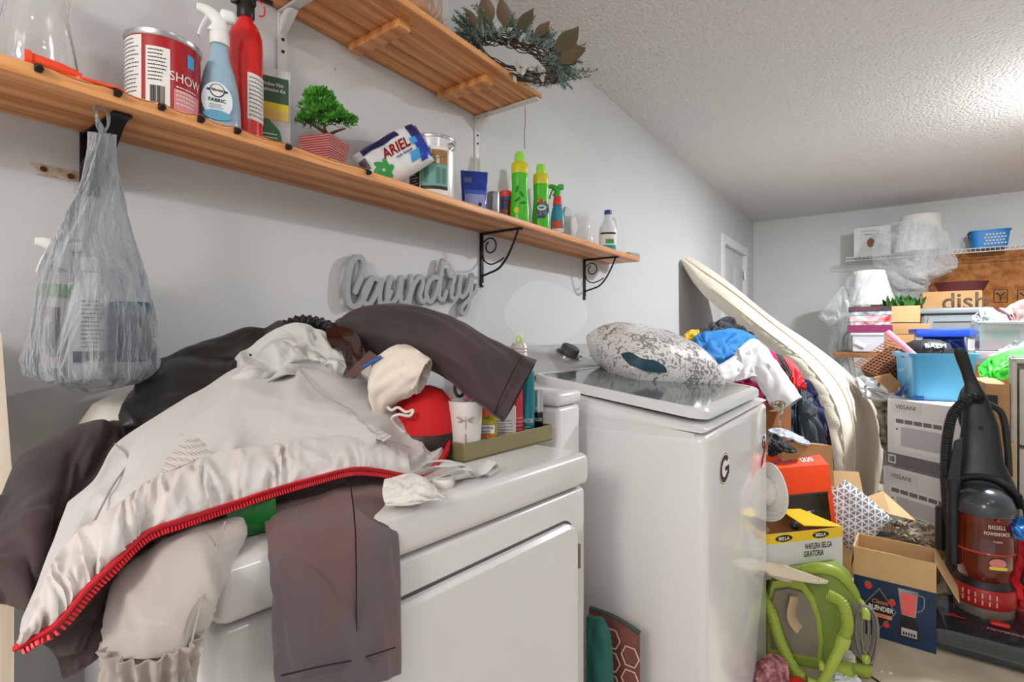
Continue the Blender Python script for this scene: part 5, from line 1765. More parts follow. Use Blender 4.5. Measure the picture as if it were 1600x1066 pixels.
# ================================================================== BETWEEN DRYER AND WASHER: folded mat
q = PD(960, 1010, 1.14)
t = thing('folded_mat', 'brown mat with cream hexagon pattern standing folded in the gap by the washer', 'mat', (PX(975, 1000, .735).x, 1.115, 0))
P0 = V(t.location)
def hexmat():
    if 'hex_rug' in MATS: return MATS['hex_rug']
    return mat('hex_rug', '#7d4a42', .8, bump=.3, bscale=200)
top = [PD(922, 952, 1.22), PD(950, 962, 1.20), PD(975, 975, 1.17), PD(1000, 992, 1.15)]
bm = BM()
sec = [[p, V((p.x, p.y, .0)), V((p.x - .006, p.y + .006, .0)), V((p.x - .006, p.y + .006, p.z))] for p in top]
loft(bm, sec)
wpart('mat_sheet', bm, hexmat(), t, smooth=False)
bm = BM()
a_, b_ = top[0], top[-1]
ax = (V((b_.x, b_.y, 0)) - V((a_.x, a_.y, 0))); Lm = ax.length; ax.normalize(); nm = V((ax.y, -ax.x, 0))
if nm.dot(CAM - a_) < 0: nm = -nm
for i in range(5):
    for j in range(18):
        cx = .012 + i * .045; cz = .02 + j * .052 + (i % 2) * .026
        ztop = a_.z + (b_.z - a_.z) * min(1, cx / Lm)
        if cz + .03 > ztop or cx > Lm - .012: continue
        pts = [(cx + .021 * math.cos(k * PI / 3), cz + .024 * math.sin(k * PI / 3)) for k in range(7)]
        tube(bm, [V((a_.x, a_.y, 0)) + ax * u + V((0, 0, v)) + nm * .0075 for u, v in pts], .0016, 4)
wpart('hexagon_lines', bm, mat('cream_yarn', '#d8c2ad', .8), t)
bm = BM(); tube(bm, [p + V((0, 0, .003)) for p in top], .005, 8, 20); wpart('edge_binding', bm, mat('binding_green', '#3b4a44', .8), t)
q0, q1 = PD(918, 962, 1.13), PD(943, 968, 1.11)
bm = BM()
sheet(bm, [[q0, q0.lerp(q1, .5), q1, q1 + V((.01, .01, -.03))], [V((q0.x, q0.y, .4)), V((q0.x + .02, q0.y, .4)), V((q1.x + .01, q1.y, .4)), V((q1.x + .015, q1.y + .01, .4))], [V((q0.x, q0.y, .0)), V((q0.x + .02, q0.y, .0)), V((q1.x + .02, q1.y, .0)), V((q1.x + .025, q1.y + .01, .0))]], 20, 40, .012, .004, 2, 3, 2)
wsolo('teal_folder', bm, mat('dark_teal', '#1f5a53', .6), 'dark teal mat standing against the dryer in the gap', 'mat', angle=60)

# ================================================================== MATTRESS AND CLOTHES PILE BEHIND THE WASHER
IV = mat('ivory_cover', '#ded6c6', .75, bump=.25, bscale=120, sheen=.1)
inner = [(1062, 412, 3.80), (1088, 452, 3.80), (1122, 482, 3.80), (1166, 517, 3.80), (1200, 541, 3.80), (1232, 562, 3.78), (1260, 596, 3.75), (1280, 626, 3.72), (1294, 660, 3.70), (1300, 700, 3.68), (1306, 745, 3.66), (1306, 790, 3.65)]
seam = [(1070, 404, 3.80), (1105, 428, 3.82), (1150, 458, 3.84), (1195, 496, 3.86), (1235, 526, 3.86), (1266, 551, 3.86), (1292, 576, 3.84), (1314, 604, 3.82), (1330, 640, 3.80), (1337, 690, 3.78), (1334, 745, 3.76), (1328, 800, 3.74)]
outer = [(1076, 404, 3.84), (1112, 424, 3.9), (1160, 462, 3.98), (1208, 500, 4.1), (1244, 519, 4.3), (1284, 548, 4.45), (1318, 574, 4.55), (1346, 602, 4.6), (1368, 634, 4.62), (1381, 678, 4.6), (1380, 730, 4.55), (1366, 792, 4.5)]
back = [(1076, 420, 4.2), (1112, 436, 4.4), (1160, 472, 4.6), (1205, 512, 4.7), (1238, 540, 4.8), (1272, 572, 4.9), (1300, 600, 4.95), (1325, 632, 5.0), (1340, 660, 5.0), (1350, 700, 5.0), (1350, 745, 5.0), (1340, 790, 5.0)]
def Q(L):
    r_ = [PY(a, b, y) for a, b, y in L]
    return [V((max(p.x, .015), p.y, p.z)) for p in r_]
n = 80
I_, S_, O_, B_ = [catmull(Q(L), n) for L in (inner, seam, outer, back)]
def relax(c_):
    for _ in range(30): c_ = [c_[0]] + [(c_[i - 1] + c_[i] * 2 + c_[i + 1]) / 4 for i in range(1, len(c_) - 1)] + [c_[-1]]
    return c_
I_, S_, O_, B_ = relax(I_), relax(S_), relax(O_), relax(B_)
secs = []
for k in range(n):
    d1 = (S_[k] - I_[k])
    wv = .012 * (ridge(V((k * .35, 1, 3))) - .3)
    toc = (CAM - I_[k]).normalized()
    s_ = []
    for q in range(9):
        f_ = q / 8
        s_.append(I_[k].lerp(S_[k], f_) + toc * (.035 * math.sin(PI * f_) + (.010 * ridge(V((k * .33 - f_ * 2.2, f_ * 1.5, 7))) - .003) * math.sin(PI * f_)))
    for q in range(1, 13):
        f_ = q / 12
        up = (O_[k] - I_[k]).normalized()
        s_.append(S_[k].lerp(O_[k], f_) + up * (.03 * math.sin(PI * f_)))
    for q in range(1, 4): s_.append(O_[k].lerp(B_[k], q / 3))
    for q in range(1, 3): s_.append(B_[k].lerp(I_[k], q / 3))
    secs.append(s_)
bm = BM(); loft(bm, secs)
c = recenter(bm)
MT = thing('mattress', 'ivory covered foam mattress bent in an arc from the left wall down to the floor', 'mattress', c)
part('mattress_body', bm, IV, MT, angle=60)
bm = BM(); tube(bm, [p + (CAM - p).normalized() * .004 for p in S_], .006, 8); wpart('piping', bm, mat('ivory_piping', '#d9cdb0', .7), MT)
bm = BM(); tube(bm, [I_[k].lerp(S_[k], .52) + (CAM - I_[k]).normalized() * .040 for k in range(10, n)], .004, 8); wpart('side_seam', bm, mat('ivory_piping', '#d9cdb0', .7), MT)

def cloth(name, rows, m, label, cat, amp=.03, seed=1, nu=60, nv=40, th=.006, fu=5, fv=4, fine=.18):
    bm = BM(); sheet(bm, [[PD(*q) for q in r] for r in rows], nu, nv, th, amp, fu, fv, seed, fine=fine)
    return wsolo(name, bm, m, label, cat, angle=70)
C_BLUE = mat('azure_cloth', '#1f7cc4', .7, bump=.2, bscale=150)
cloth('blue_shirt', [[(1080, 540, 2.9), (1090, 522, 3.0), (1120, 516, 3.1), (1150, 514, 3.2), (1182, 526, 3.2)], [(1090, 555, 2.75), (1105, 535, 2.85), (1130, 528, 2.95), (1155, 528, 3.05), (1178, 536, 3.1)], [(1108, 575, 2.7), (1120, 560, 2.75), (1135, 558, 2.8), (1148, 552, 2.9), (1160, 545, 3.0)], [(1112, 584, 2.75), (1125, 584, 2.75), (1138, 575, 2.8), (1150, 565, 2.9), (1158, 555, 3.0)]], C_BLUE, 'bright blue shirt near the top of the clothes heap under the mattress', 'shirt', .035, 3)
cloth('yellow_cloth', [[(1066, 528, 3.0), (1078, 516, 3.05), (1092, 516, 3.1)], [(1066, 536, 2.95), (1078, 530, 3.0), (1094, 524, 3.05)], [(1072, 545, 2.95), (1084, 542, 3.0), (1098, 532, 3.05)]], mat('yellow_cloth', '#d9b41d', .7), 'yellow cloth peeking out left of the blue shirt', 'cloth', .02, 5, 24, 20)
cloth('plaid_shirt', [[(1090, 518, 3.3), (1112, 506, 3.35), (1132, 500, 3.4), (1160, 512, 3.45), (1185, 530, 3.45)], [(1095, 528, 3.2), (1118, 518, 3.25), (1140, 512, 3.3), (1162, 520, 3.35), (1180, 534, 3.4)]], mat('plaid_grey', '#4d545c', .8, hex2='#1e2126', vscale=45), 'dark grey patterned shirt above the blue one, under the mattress', 'shirt', .03, 6)
bm = BM()
sleeve(bm, [(PD(1176, 538, 2.80), PD(1178, 590, 2.66), .05), (PD(1148, 556, 2.72), PD(1152, 596, 2.6), .045), (PD(1122, 572, 2.62), PD(1124, 600, 2.54), .04), (PD(1096, 578, 2.56), PD(1100, 599, 2.5), .035)], 36, 36, .012, 2, 4, 3, .004, cap0=True)
c = recenter(bm); t = thing('white_tee', 'white long-sleeved top draped over the clothes heap', 'shirt', c); TM_ = mat('tee_white', '#dcdcde', .8, bump=.05, bscale=200)
part('sleeve', bm, TM_, t, angle=70)
bm = BM()
sleeve(bm, [(PD(1150, 548, 2.76), PD(1158, 588, 2.62), .05), (PD(1190, 540, 2.78), PD(1174, 592, 2.6), .05), (PD(1208, 562, 2.68), PD(1186, 600, 2.56), .045), (PD(1230, 594, 2.58), PD(1202, 626, 2.5), .045), (PD(1250, 624, 2.52), PD(1222, 642, 2.46), .04)], 50, 36, .014, 2, 4, 8, .004, cap0=True)
wpart('sleeve', bm, TM_, t, angle=70)
bm = BM(); sheet(bm, [[PD(1140, 566, 2.66), PD(1155, 545, 2.74), PD(1178, 529, 2.84), PD(1200, 546, 2.78)], [PD(1146, 580, 2.60), PD(1160, 566, 2.63), PD(1180, 556, 2.66), PD(1202, 566, 2.66)], [PD(1150, 596, 2.58), PD(1164, 592, 2.57), PD(1180, 588, 2.57), PD(1196, 596, 2.56)]], 50, 40, .005, .018, 3, 3, 12, fine=.2)
wpart('body', bm, TM_, t, angle=70)
cloth('pink_satin', [[(1138, 596, 2.66), (1160, 586, 2.66), (1185, 570, 2.76), (1200, 548, 2.9), (1216, 556, 2.95), (1228, 580, 2.85)], [(1140, 602, 2.6), (1165, 602, 2.6), (1188, 596, 2.62), (1206, 582, 2.7), (1222, 590, 2.75), (1230, 600, 2.75)], [(1160, 606, 2.58), (1180, 616, 2.56), (1195, 618, 2.56), (1212, 612, 2.6), (1224, 606, 2.65), (1232, 610, 2.7)], [(1185, 615, 2.56), (1198, 628, 2.54), (1206, 632, 2.53), (1216, 628, 2.56), (1226, 620, 2.6), (1234, 618, 2.65)]],
      mat('satin_pink', '#cf2670', .3, bump=.2, bscale=20), 'hot pink satin garment showing between the white sleeves', 'garment', .04, 9, 70, 50, fu=7)
cloth('coral_shirt', [[(1222, 556, 2.95), (1238, 566, 2.95), (1250, 580, 2.9), (1256, 596, 2.85)], [(1228, 580, 2.85), (1240, 588, 2.82), (1248, 596, 2.8), (1254, 602, 2.8)], [(1236, 600, 2.8), (1242, 606, 2.76), (1250, 606, 2.76), (1258, 600, 2.8)], [(1240, 606, 2.78), (1244, 609, 2.76), (1250, 608, 2.76), (1256, 604, 2.8)]], mat('coral_red', '#d3333c', .6), 'coral red garment at the right side of the clothes heap', 'shirt', .03, 10, 40, 40)
cloth('dark_strap', [[(1207, 552, 2.92), (1222, 556, 2.92)], [(1222, 575, 2.82), (1232, 572, 2.82)], [(1230, 590, 2.76), (1238, 588, 2.76)]], mat('strap_brown', '#3a2a28', .6), 'dark strap lying across the pink and coral garments', 'strap', .005, 11, 20, 20)
cloth('grey_slacks', [[(1238, 606, 2.9), (1252, 605, 2.9), (1266, 620, 2.95), (1276, 640, 2.95)], [(1236, 640, 2.86), (1250, 640, 2.84), (1266, 645, 2.88), (1280, 660, 2.92)], [(1236, 680, 2.84), (1252, 682, 2.82), (1268, 685, 2.86), (1282, 692, 2.9)], [(1238, 760, 2.84), (1254, 765, 2.82), (1270, 768, 2.86), (1284, 772, 2.9)]], mat('slate_cloth', '#414a52', .75), 'slate grey slacks hanging down the front of the clothes heap', 'pants', .05, 12, 60, 50, fu=9, fv=2)
cloth('navy_skirt', [[(1252, 590, 3.05), (1268, 600, 3.1), (1284, 640, 3.15), (1290, 665, 3.15)], [(1258, 640, 3.0), (1272, 650, 3.05), (1286, 670, 3.1), (1292, 690, 3.1)], [(1262, 760, 3.0), (1276, 765, 3.0), (1288, 770, 3.05), (1296, 775, 3.1)]], mat('navy_cloth', '#141a4a', .75), 'navy garment hanging between the slacks and the mattress edge', 'skirt', .03, 13, 50, 40)
cloth('brown_garment', [[(1280, 620, 3.25), (1290, 640, 3.25), (1300, 670, 3.25)], [(1284, 690, 3.2), (1294, 695, 3.2), (1302, 700, 3.2)], [(1286, 770, 3.2), (1296, 775, 3.2), (1303, 778, 3.2)]], mat('dusty_brown', '#6b4a42', .8, hex2='#52352f', vscale=20), 'dusty brown garment next to the mattress edge', 'garment', .02, 14, 30, 30)
cloth('navy_cloth', [[(1204, 650, 2.7), (1222, 642, 2.75), (1240, 640, 2.8)], [(1204, 700, 2.7), (1222, 700, 2.75), (1240, 700, 2.8)], [(1204, 760, 2.7), (1222, 760, 2.75), (1240, 760, 2.8)]], mat('navy_cloth2', '#1a2350', .8), 'deep blue cloth behind the brown carton by the washer', 'cloth', .02, 15, 30, 30)
# brown carton right of the washer with a leopard strap over it
def slab(name, pts, t, m, label, cat):
    """box with a front given by four pixel corners (tl, tr, br, bl, each px,py,d), thickness t going away from the camera"""
    bm = BM()
    A = [PD(*q) for q in pts]
    n_ = (A[1] - A[0]).cross(A[3] - A[0]).normalized()
    if n_.dot(CAM - A[0]) > 0: n_ = -n_
    loft(bm, [A, [q + n_ * t for q in A]])
    return wsolo(name, bm, m, label, cat, smooth=False)
slab('brown_carton', [(1195, 650, 2.5), (1236, 636, 2.62), (1236, 700, 2.62), (1195, 705, 2.5)], .15, mat('card_brown', '#9a6238', .8), 'small brown carton half behind the washer top corner', 'carton')
bm = BM(); tube(bm, [PD(*q) for q in [(1224, 626, 2.44), (1222, 640, 2.44), (1219, 655, 2.44), (1218, 672, 2.44), (1217, 686, 2.44)]], .008, 6, 24, flat=.25)
wsolo('leopard_strap', bm, mat('leopard', '#d8cbb4', .7, hex2='#3b3026', vscale=70), 'black and cream leopard strap hanging over the brown carton', 'strap')
cloth('leopard_scarf', [[(1205, 630, 2.46), (1216, 626, 2.46), (1228, 630, 2.46)], [(1208, 638, 2.45), (1218, 636, 2.45), (1232, 638, 2.45)]], mat('leopard', '#d8cbb4', .7, hex2='#3b3026', vscale=70), 'leopard print scarf end under the white sleeve', 'scarf', .01, 16, 16, 12)

# damask pillow in a glossy clear cover, on the washer lid
dm = bpy.data.materials.new('damask'); dm.use_nodes = True
nt = dm.node_tree; b_ = nt.nodes['Principled BSDF']; b_.inputs['Roughness'].default_value = .35; b_.inputs['Coat Weight'].default_value = .5; b_.inputs['Coat Roughness'].default_value = .12
tc = nt.nodes.new('ShaderNodeTexCoord')
nz = nt.nodes.new('ShaderNodeTexNoise'); nz.inputs['Scale'].default_value = 42; nz.inputs['Detail'].default_value = 3.5; nz.inputs['Distortion'].default_value = 2.2
nz2 = nt.nodes.new('ShaderNodeTexNoise'); nz2.inputs['Scale'].default_value = 7; nz2.inputs['Detail'].default_value = 2
rr = nt.nodes.new('ShaderNodeValToRGB'); rr.color_ramp.interpolation = 'EASE'
rr.color_ramp.elements[0].position = .55; rr.color_ramp.elements[0].color = lin('#ebeae8'); rr.color_ramp.elements[1].position = .60; rr.color_ramp.elements[1].color = lin('#8b8a89')
sb = nt.nodes.new('ShaderNodeMath'); sb.operation = 'MULTIPLY_ADD'; sb.inputs[1].default_value = .42; 
nt.links.new(tc.outputs['Object'], nz.inputs['Vector']); nt.links.new(tc.outputs['Object'], nz2.inputs['Vector'])
sb2 = nt.nodes.new('ShaderNodeMath'); sb2.operation = 'SUBTRACT'; sb2.inputs[1].default_value = .19
nt.links.new(nz2.outputs['Fac'], sb.inputs[0]); nt.links.new(nz.outputs['Fac'], sb.inputs[2]); nt.links.new(sb.outputs[0], sb2.inputs[0]); nt.links.new(sb2.outputs[0], rr.inputs[0]); nt.links.new(rr.outputs[0], b_.inputs['Base Color'])
bpn = nt.nodes.new('ShaderNodeBump'); bpn.inputs['Strength'].default_value = .35; bpn.inputs['Distance'].default_value = .01; n9 = nt.nodes.new('ShaderNodeTexNoise'); n9.inputs['Scale'].default_value = 22
nt.links.new(tc.outputs['Object'], n9.inputs['Vector']); nt.links.new(n9.outputs['Fac'], bpn.inputs['Height']); nt.links.new(bpn.outputs[0], b_.inputs['Normal'])
pc = V((.43, 1.93, 1.10))
bm = pillow(.40, .34, .20, .006, 60, 9, .55)
bmesh.ops.transform(bm, matrix=Matrix.Rotation(math.radians(58), 4, 'Z') @ Matrix.Rotation(math.radians(10), 4, 'Y') @ Matrix.Rotation(math.radians(-72), 4, 'X'), verts=bm.verts)
pc = PD(1020, 562, 1.80)
PL = thing('pillow', 'white pillow with grey damask print lying on the washer lid', 'pillow', pc)
from mathutils.bvhtree import BVHTree
bv = BVHTree.FromBMesh(bm)
part('pillow_cover', bm, dm, PL, angle=60)
rws = []
for rr_0 in ([(970, 553), (985, 551), (1003, 560), (1025, 564), (1040, 574)], [(974, 560), (986, 560), (1004, 570), (1025, 573), (1041, 578)], [(984, 570), (994, 573), (1006, 579), (1025, 582), (1042, 582)]):
    row = []
    for a, b in rr_0:
        r_ = ray(a, b).normalized(); h_ = bv.ray_cast(CAM - pc, r_)[0]
        row.append((h_ if h_ is not None else CAM - pc + r_ * 1.9) - r_ * .012)
    rws.append(row)
bm = BM(); sheet(bm, rws, 24, 10, .003, .0, 1, 1, 0)
part('cover_opening', bm, mat('teal_inside', '#2c4a58', .35), PL, 'dark teal slit where the cover is open')

# ================================================================== FAR WALL: boards, wire shelf and what is on it
OSB = mat('osb_board', '#c07f45', .75, hex2='#96592a', vscale=22, bump=.15, bscale=60)
x0 = PY(1452, 440, 6.38).x
bm = BM(); box(bm, x0, 4.6, 6.388, 6.408, .5, PY(1490, 397, 6.38).z)
ob = solo('osb_panel', bm, OSB, 'bare brown particle board panel fixed to the far wall under the wire shelf', 'panel', smooth=False)
for i, (pa, pb) in enumerate((((1553, 453), (1574, 472)), ((1590, 453), (1612, 472)))):
    a_, b2_ = PY(pa[0], pa[1], 6.388), PY(pb[0], pb[1], 6.388)
    bm = BM(); tube(bm, [(a_.x, 6.385, a_.z), (b2_.x, 6.385, a_.z), (b2_.x, 6.385, b2_.z), (a_.x, 6.385, b2_.z), (a_.x, 6.385, a_.z)], .003, 4); 
    m_ = (a_.x + b2_.x) / 2; zz = (a_.z + b2_.z) / 2
    tube(bm, [(m_ - .03, 6.385, zz + .03), (m_, 6.385, zz), (m_ + .03, 6.385, zz + .03)], .007, 4); tube(bm, [(m_, 6.385, zz), (m_, 6.385, zz - .04)], .007, 4)
    part('stamped_mark', bm, INK, ob)
WIRE = mat('wire_white', '#dfdfdc', .35)
SZ = PY(1325, 403, 6.1).z
SX0, SX1 = PY(1322, 403, 6.1).x, 3.2
t = thing('wire_shelf', 'white wire shelf high across the far wall', 'shelf', (SX0, 6.1, SZ))
bm = BM()
for dz in (0, -.032): tube(bm, [(0, 0, dz), (SX1 - SX0, 0, dz)], .0045, 6)
tube(bm, [(0, .29, 0), (SX1 - SX0, .29, 0)], .004, 6)
part('front_rail', bm, WIRE, t)
bm = BM()
k = 0.0
while k < SX1 - SX0:
    tube(bm, [(k, .3, .002), (k, 0, .002), (k, -.003, -.032)], .0024, 4); k += .032
part('shelf_wires', bm, WIRE, t)
SZ += .006
def ybx(pl, pr, pt, pb, y, dep, m, name, label, cat, z0=None, bev=.003, group=None):
    a_, b2_ = PY(pl, pb, y), PY(pr, pb, y)
    pm = (pl + pr) / 2
    zt = PY(pm, pt, y).z; zb = PY(pm, pb, y).z if z0 is None else z0
    t = thing(name, label, cat, ((a_.x + b2_.x) / 2, y, zb), group=group)
    w_ = (b2_.x - a_.x) / 2
    bm = BM(); box(bm, -w_, w_, 0, dep, 0, zt - zb, bev, 1)
    part('body', bm, m, t)
    return t, w_, zt - zb
t, w_, h_ = ybx(1334, 1392, 354, 402, 6.12, .2, mat('white_carton', '#dedcd8', .5), 'white_carton', 'white carton with a small picture on the wire shelf, at its left end', 'carton', SZ)
plate(mat('photo_pale', '#cfd3d6', .5), t, -w_ * .7, w_ * .55, h_ * .15, h_ * .78, -.0005, name='picture_panel')
b2 = disc_bm(.03, .045, .001, 16, -.01, h_ * .45, -.0015); part('brown_motif', b2, mat('motif_brown', '#8a5a34', .6), t)
plate(mat('motif_blue', '#8fa6c4', .5), t, -.06, .0, h_ * .72, h_ * .76, -.0016, name='blue_line')
lines(t, GREYINK, -w_ * .6, w_ * .4, h_ * .82, h_ * .9, -.001, 2, 51)
# lamp shades in clear film
def shade(px, pt, pb, y, rt, rb, label, zb=None, ln='lamp', frill=.03):
    b_ = PY(px, pb, y); tp = PY(px, pt, y); z0 = b_.z if zb is None else zb
    t = thing('lamp_shade', label, 'lampshade', (b_.x, y, z0))
    h = tp.z - z0
    bm = BM()
    lathe(bm, [(rb, 0), (rb * .995, .01), ((rt + rb) / 2 * .98, h * .5), (rt, h), (rt * .96, h), (rb * .95, .01)], 64, cap0=False, cap1=False, fn=lambda a, z: 1 + frill * .35 * math.sin(a * 22))
    part('shade', bm, mat('shade_white', '#ecebe6', .7), t, angle=60)
    bm = BM(); tube(bm, [(-rb, 0, .02), (rb, 0, .02)], .004, 6); tube(bm, [(0, 0, .02), (0, 0, h)], .006, 8); part('shade_frame', bm, STEEL, t)
    return t, h
t1, h1 = shade(1438, 338, 396, 6.14, .15, .20, 'white lampshade wrapped in clear film, standing on the wire shelf', SZ)
t2, h2 = shade(1357, 424, 478, 5.5, .12, .20, 'white lampshade in clear film below the wire shelf, above the games', None)
FILM = film('clear_film')
def filmsheet(parent, rows, seed, amp=.05, name='film'):
    bm = BM(); sheet(bm, [[PD(*q) for q in r] for r in rows], 60, 50, .001, amp * .35, 3, 3, seed, fine=.3)
    wpart(name, bm, FILM, parent, angle=80)
filmsheet(t1, [[(1380, 352, 4.75), (1410, 345, 4.65), (1440, 342, 4.6), (1478, 360, 4.6), (1490, 392, 4.62)], [(1362, 390, 4.75), (1400, 392, 4.6), (1440, 396, 4.5), (1475, 398, 4.55), (1498, 412, 4.6)], [(1368, 425, 4.75), (1395, 430, 4.6), (1425, 432, 4.5), (1455, 430, 4.5), (1488, 424, 4.6)], [(1385, 440, 4.8), (1400, 462, 4.65), (1425, 455, 4.6), (1445, 452, 4.6), (1462, 436, 4.65)]], 3, .10)
filmsheet(t2, [[(1325, 432, 4.55), (1345, 428, 4.4), (1370, 430, 4.4), (1385, 450, 4.45)], [(1310, 480, 4.55), (1330, 480, 4.4), (1355, 482, 4.35), (1388, 478, 4.42)], [(1295, 530, 4.55), (1312, 530, 4.45), (1325, 530, 4.45), (1335, 520, 4.5)], [(1300, 580, 4.5), (1315, 585, 4.45), (1328, 588, 4.45), (1338, 592, 4.45)]], 5, .10)
filmsheet(t2, [[(1278, 495, 4.6), (1298, 470, 4.55), (1318, 445, 4.5)], [(1300, 520, 4.55), (1312, 500, 4.5), (1328, 480, 4.45)], [(1305, 590, 4.5), (1315, 570, 4.45), (1330, 550, 4.45)]], 8, .08)

# blue laundry basket with round holes
a_, b2_ = PY(1520, 390, 6.15), PY(1576, 388, 6.15)
t = thing('plastic_basket', 'bright blue plastic basket with round holes on the wire shelf', 'basket', ((a_.x + b2_.x) / 2, 6.25, SZ))
BB = mat('basket_blue', '#1780d0', .4)
w0 = (b2_.x - a_.x) / 2; hb = .15
bm = BM()
secs = []
for z, s_ in ((0, 1), (hb, 1.16), (hb + .006, 1.22), (hb - .004, 1.22), (hb - .006, 1.14), (.008, .97)):
    secs.append([V((w0 * s_ * math.copysign(abs(math.cos(a)) ** .35, math.cos(a)), .10 * s_ * math.copysign(abs(math.sin(a)) ** .35, math.sin(a)), z)) for a in [2 * PI * k / 40 for k in range(40)]])
loft(bm, secs); part('basket_body', bm, BB, t)
bm = BM()
for r_ in range(4):
    for q in range(7 - (r_ % 2)):
        x_ = (-.066 + q * .022 + (r_ % 2) * .011); z_ = .035 + r_ * .026
        lathe(bm, [(.0085, 0), (.0085, .002)], 10, mtx=Matrix.Translation((x_ + .03, -.10 * (1 + .16 * z_ / hb) - .001, z_)) @ Matrix.Rotation(PI / 2, 4, 'X'))
part('round_holes', bm, mat('hole_pale', '#c8ccc4', .6), t)
bm = BM(); tube(bm, [(-w0 * 1.1, -.1, hb), (-w0 * 1.25, -.1, hb - .02), (-w0 * 1.2, -.1, hb - .06), (-w0 * 1.05, -.1, hb - .07)], .004, 6, 14); part('handle', bm, BLKMET, t)

# ================================================================== THE FAR STACKS
ZTAB = PY(1356, 551, 4.88).z
t, w_, h_ = ybx(1441, 1535, 455, 484, 5.2, .35, CARD, 'cardboard_box', 'brown box with one large printed word, on top of the grey tote', 'box')
letters('dish', .125, mat('dish_grey', '#54483c', .6), t, w_ * .42, -.001, h_ * .45, width=.26, bold=.01, name='lettering')
dish_top = V(t.location) + V((0, 0, h_)); dx0 = t.location.x
bm = BM(); secs = []
for z, s_ in ((0, .8), (.07, 1.0), (.075, 1.04), (.068, .98), (.006, .78)):
    secs.append([V((.165 * s_ * math.cos(a), .11 * s_ * math.sin(a) , z)) for a in [2 * PI * k / 32 for k in range(32)]])
loft(bm, secs)
solo('oval_dish', bm, mat('tray_plum', '#54262b', .45), 'dark plum fluted oval dish on the brown box with the large printed word', 'dish', (PY(1501, 455, 5.35).x, 5.35, dish_top.z + .001))
# grey tote
t, w_, h_ = ybx(1440, 1538, 490, 560, 5.15, .5, mat('tote_grey', '#7f888e', .45), 'storage_tote', 'grey plastic storage tote with moulded lid under the brown box with the large printed word', 'tote', ZTAB, bev=.02)
bm = BM(); box(bm, -w_ - .02, w_ + .02, -.02, .52, h_, h_ + .045, .015, 2); part('lid', bm, mat('tote_lid', '#8a9398', .45), t)
bm = BM(); prism(bm, [(-.16, 0), (-.13, 0), (-.11, .08), (.11, .08), (.13, 0), (.16, 0), (.14, .11), (-.14, .11)], .012, Matrix.Translation((0, -.001, h_ - .14)) @ Matrix.Rotation(PI / 2, 4, 'X')); part('handle_moulding', bm, mat('tote_lid', '#8a9398', .45), t)
# open carton of plants on another carton
t, w_, h_ = ybx(1386, 1438, 478, 504, 5.0, .28, CARD2, 'cardboard_box', 'open pale box of artificial plants left of the brown box with the large printed word', 'box')
for s_ in (-1, 1):
    bm = BM(); loft(bm, [[V((s_ * w_, .0, h_)), V((s_ * w_, .28, h_)), V((s_ * w_, .28, h_ + .003)), V((s_ * w_, .0, h_ + .003))], [V((s_ * (w_ - .02 * s_ * 0) + s_ * .005, .0, h_ + .07)), V((s_ * w_ + s_ * .005, .28, h_ + .07)), V((s_ * w_ + s_ * .008, .28, h_ + .073)), V((s_ * w_ + s_ * .008, .0, h_ + .073))]]); part('flap', bm, CARD2, t)
PLB = V(t.location) + V((0, .12, h_))
bm = BM(); rnd = random.Random(3)
for k in range(46): leaf(bm, V((rnd.uniform(-.1, .1), rnd.uniform(-.08, .1), -.01)), V((rnd.uniform(-.8, .8), rnd.uniform(-.5, .3), 1)), V((0, -1, .2)), rnd.uniform(.05, .11), .03, .3, 5)
solo('artificial_plant', bm, mat('plant_green', '#3f7a34', .5, hex2='#204a20', vscale=20), 'artificial green plant sticking out of the pale open box', 'plant', PLB + V((0, 0, .002)), recalc=False)
t, w_, h_ = ybx(1384, 1445, 506, 575, 4.95, .4, CARD, 'cardboard_box', 'large brown box under the pale box of plants', 'box', ZTAB)
bm = BM(); box(bm, -w_ - .004, w_ + .03, -.004, .40, h_ - .08, h_ + .001, .002); part('lid', bm, CARD, t)
# games and books on a clear drawer
t, w_, h_ = ybx(1332, 1381, 524, 550, 4.9, .35, mat('clear_tub', '#c9c9d4', .15, alpha=.75), 'storage_box', 'clear plastic drawer box under the stack of games', 'drawer')
bm = BM(); box(bm, -w_ - .012, w_ + .012, -.012, .36, h_, h_ + .02, .004); part('lid', bm, FROST, t)
bm = BM(); tube(bm, [(-w_ * .8, -.003, h_ * .62), (-w_ * .15, -.003, h_ * .35)], .022, 8, flat=.3); part('white_roll', bm, PAPER, t)
lines(t, PAPER, -.02, .06, h_ * .4, h_ * .7, -.002, 2, 61)
zb = t.location.z + h_ + .021
gx = t.location.x
for i, (hh, wd, m_, lb) in enumerate(((.055, .145, mat('game_plum', '#7a1f52', .4), 'plum coloured game box, lowest of the stack on the clear drawer'), (.028, .135, mat('game_cream', '#c9bfc2', .5, hex2='#8d2a36', vscale=30), 'thin cream and red box second from the bottom of the game stack'),
                                     (.048, .135, mat('game_red', '#b5262c', .4, hex2='#c9cdd2', vscale=14), 'red and pale box in the middle of the game stack'), (.03, .13, mat('game_pale', '#b9c4cc', .5, hex2='#54606c', vscale=28), 'pale blue-grey box second from the top of the game stack'), (.038, .14, mat('game_dark', '#2c3138', .4, hex2='#6a3038', vscale=18), 'dark box on top of the game stack'))):
    bm = BM(); box(bm, -wd, wd, 0, .25, 0, hh, .003, 1)
    o = solo('game_box', bm, m_, lb, 'game', (gx + .01 + (i % 2) * .008, 4.93, zb), group='games stacked on the clear drawer'); zb += hh + .001
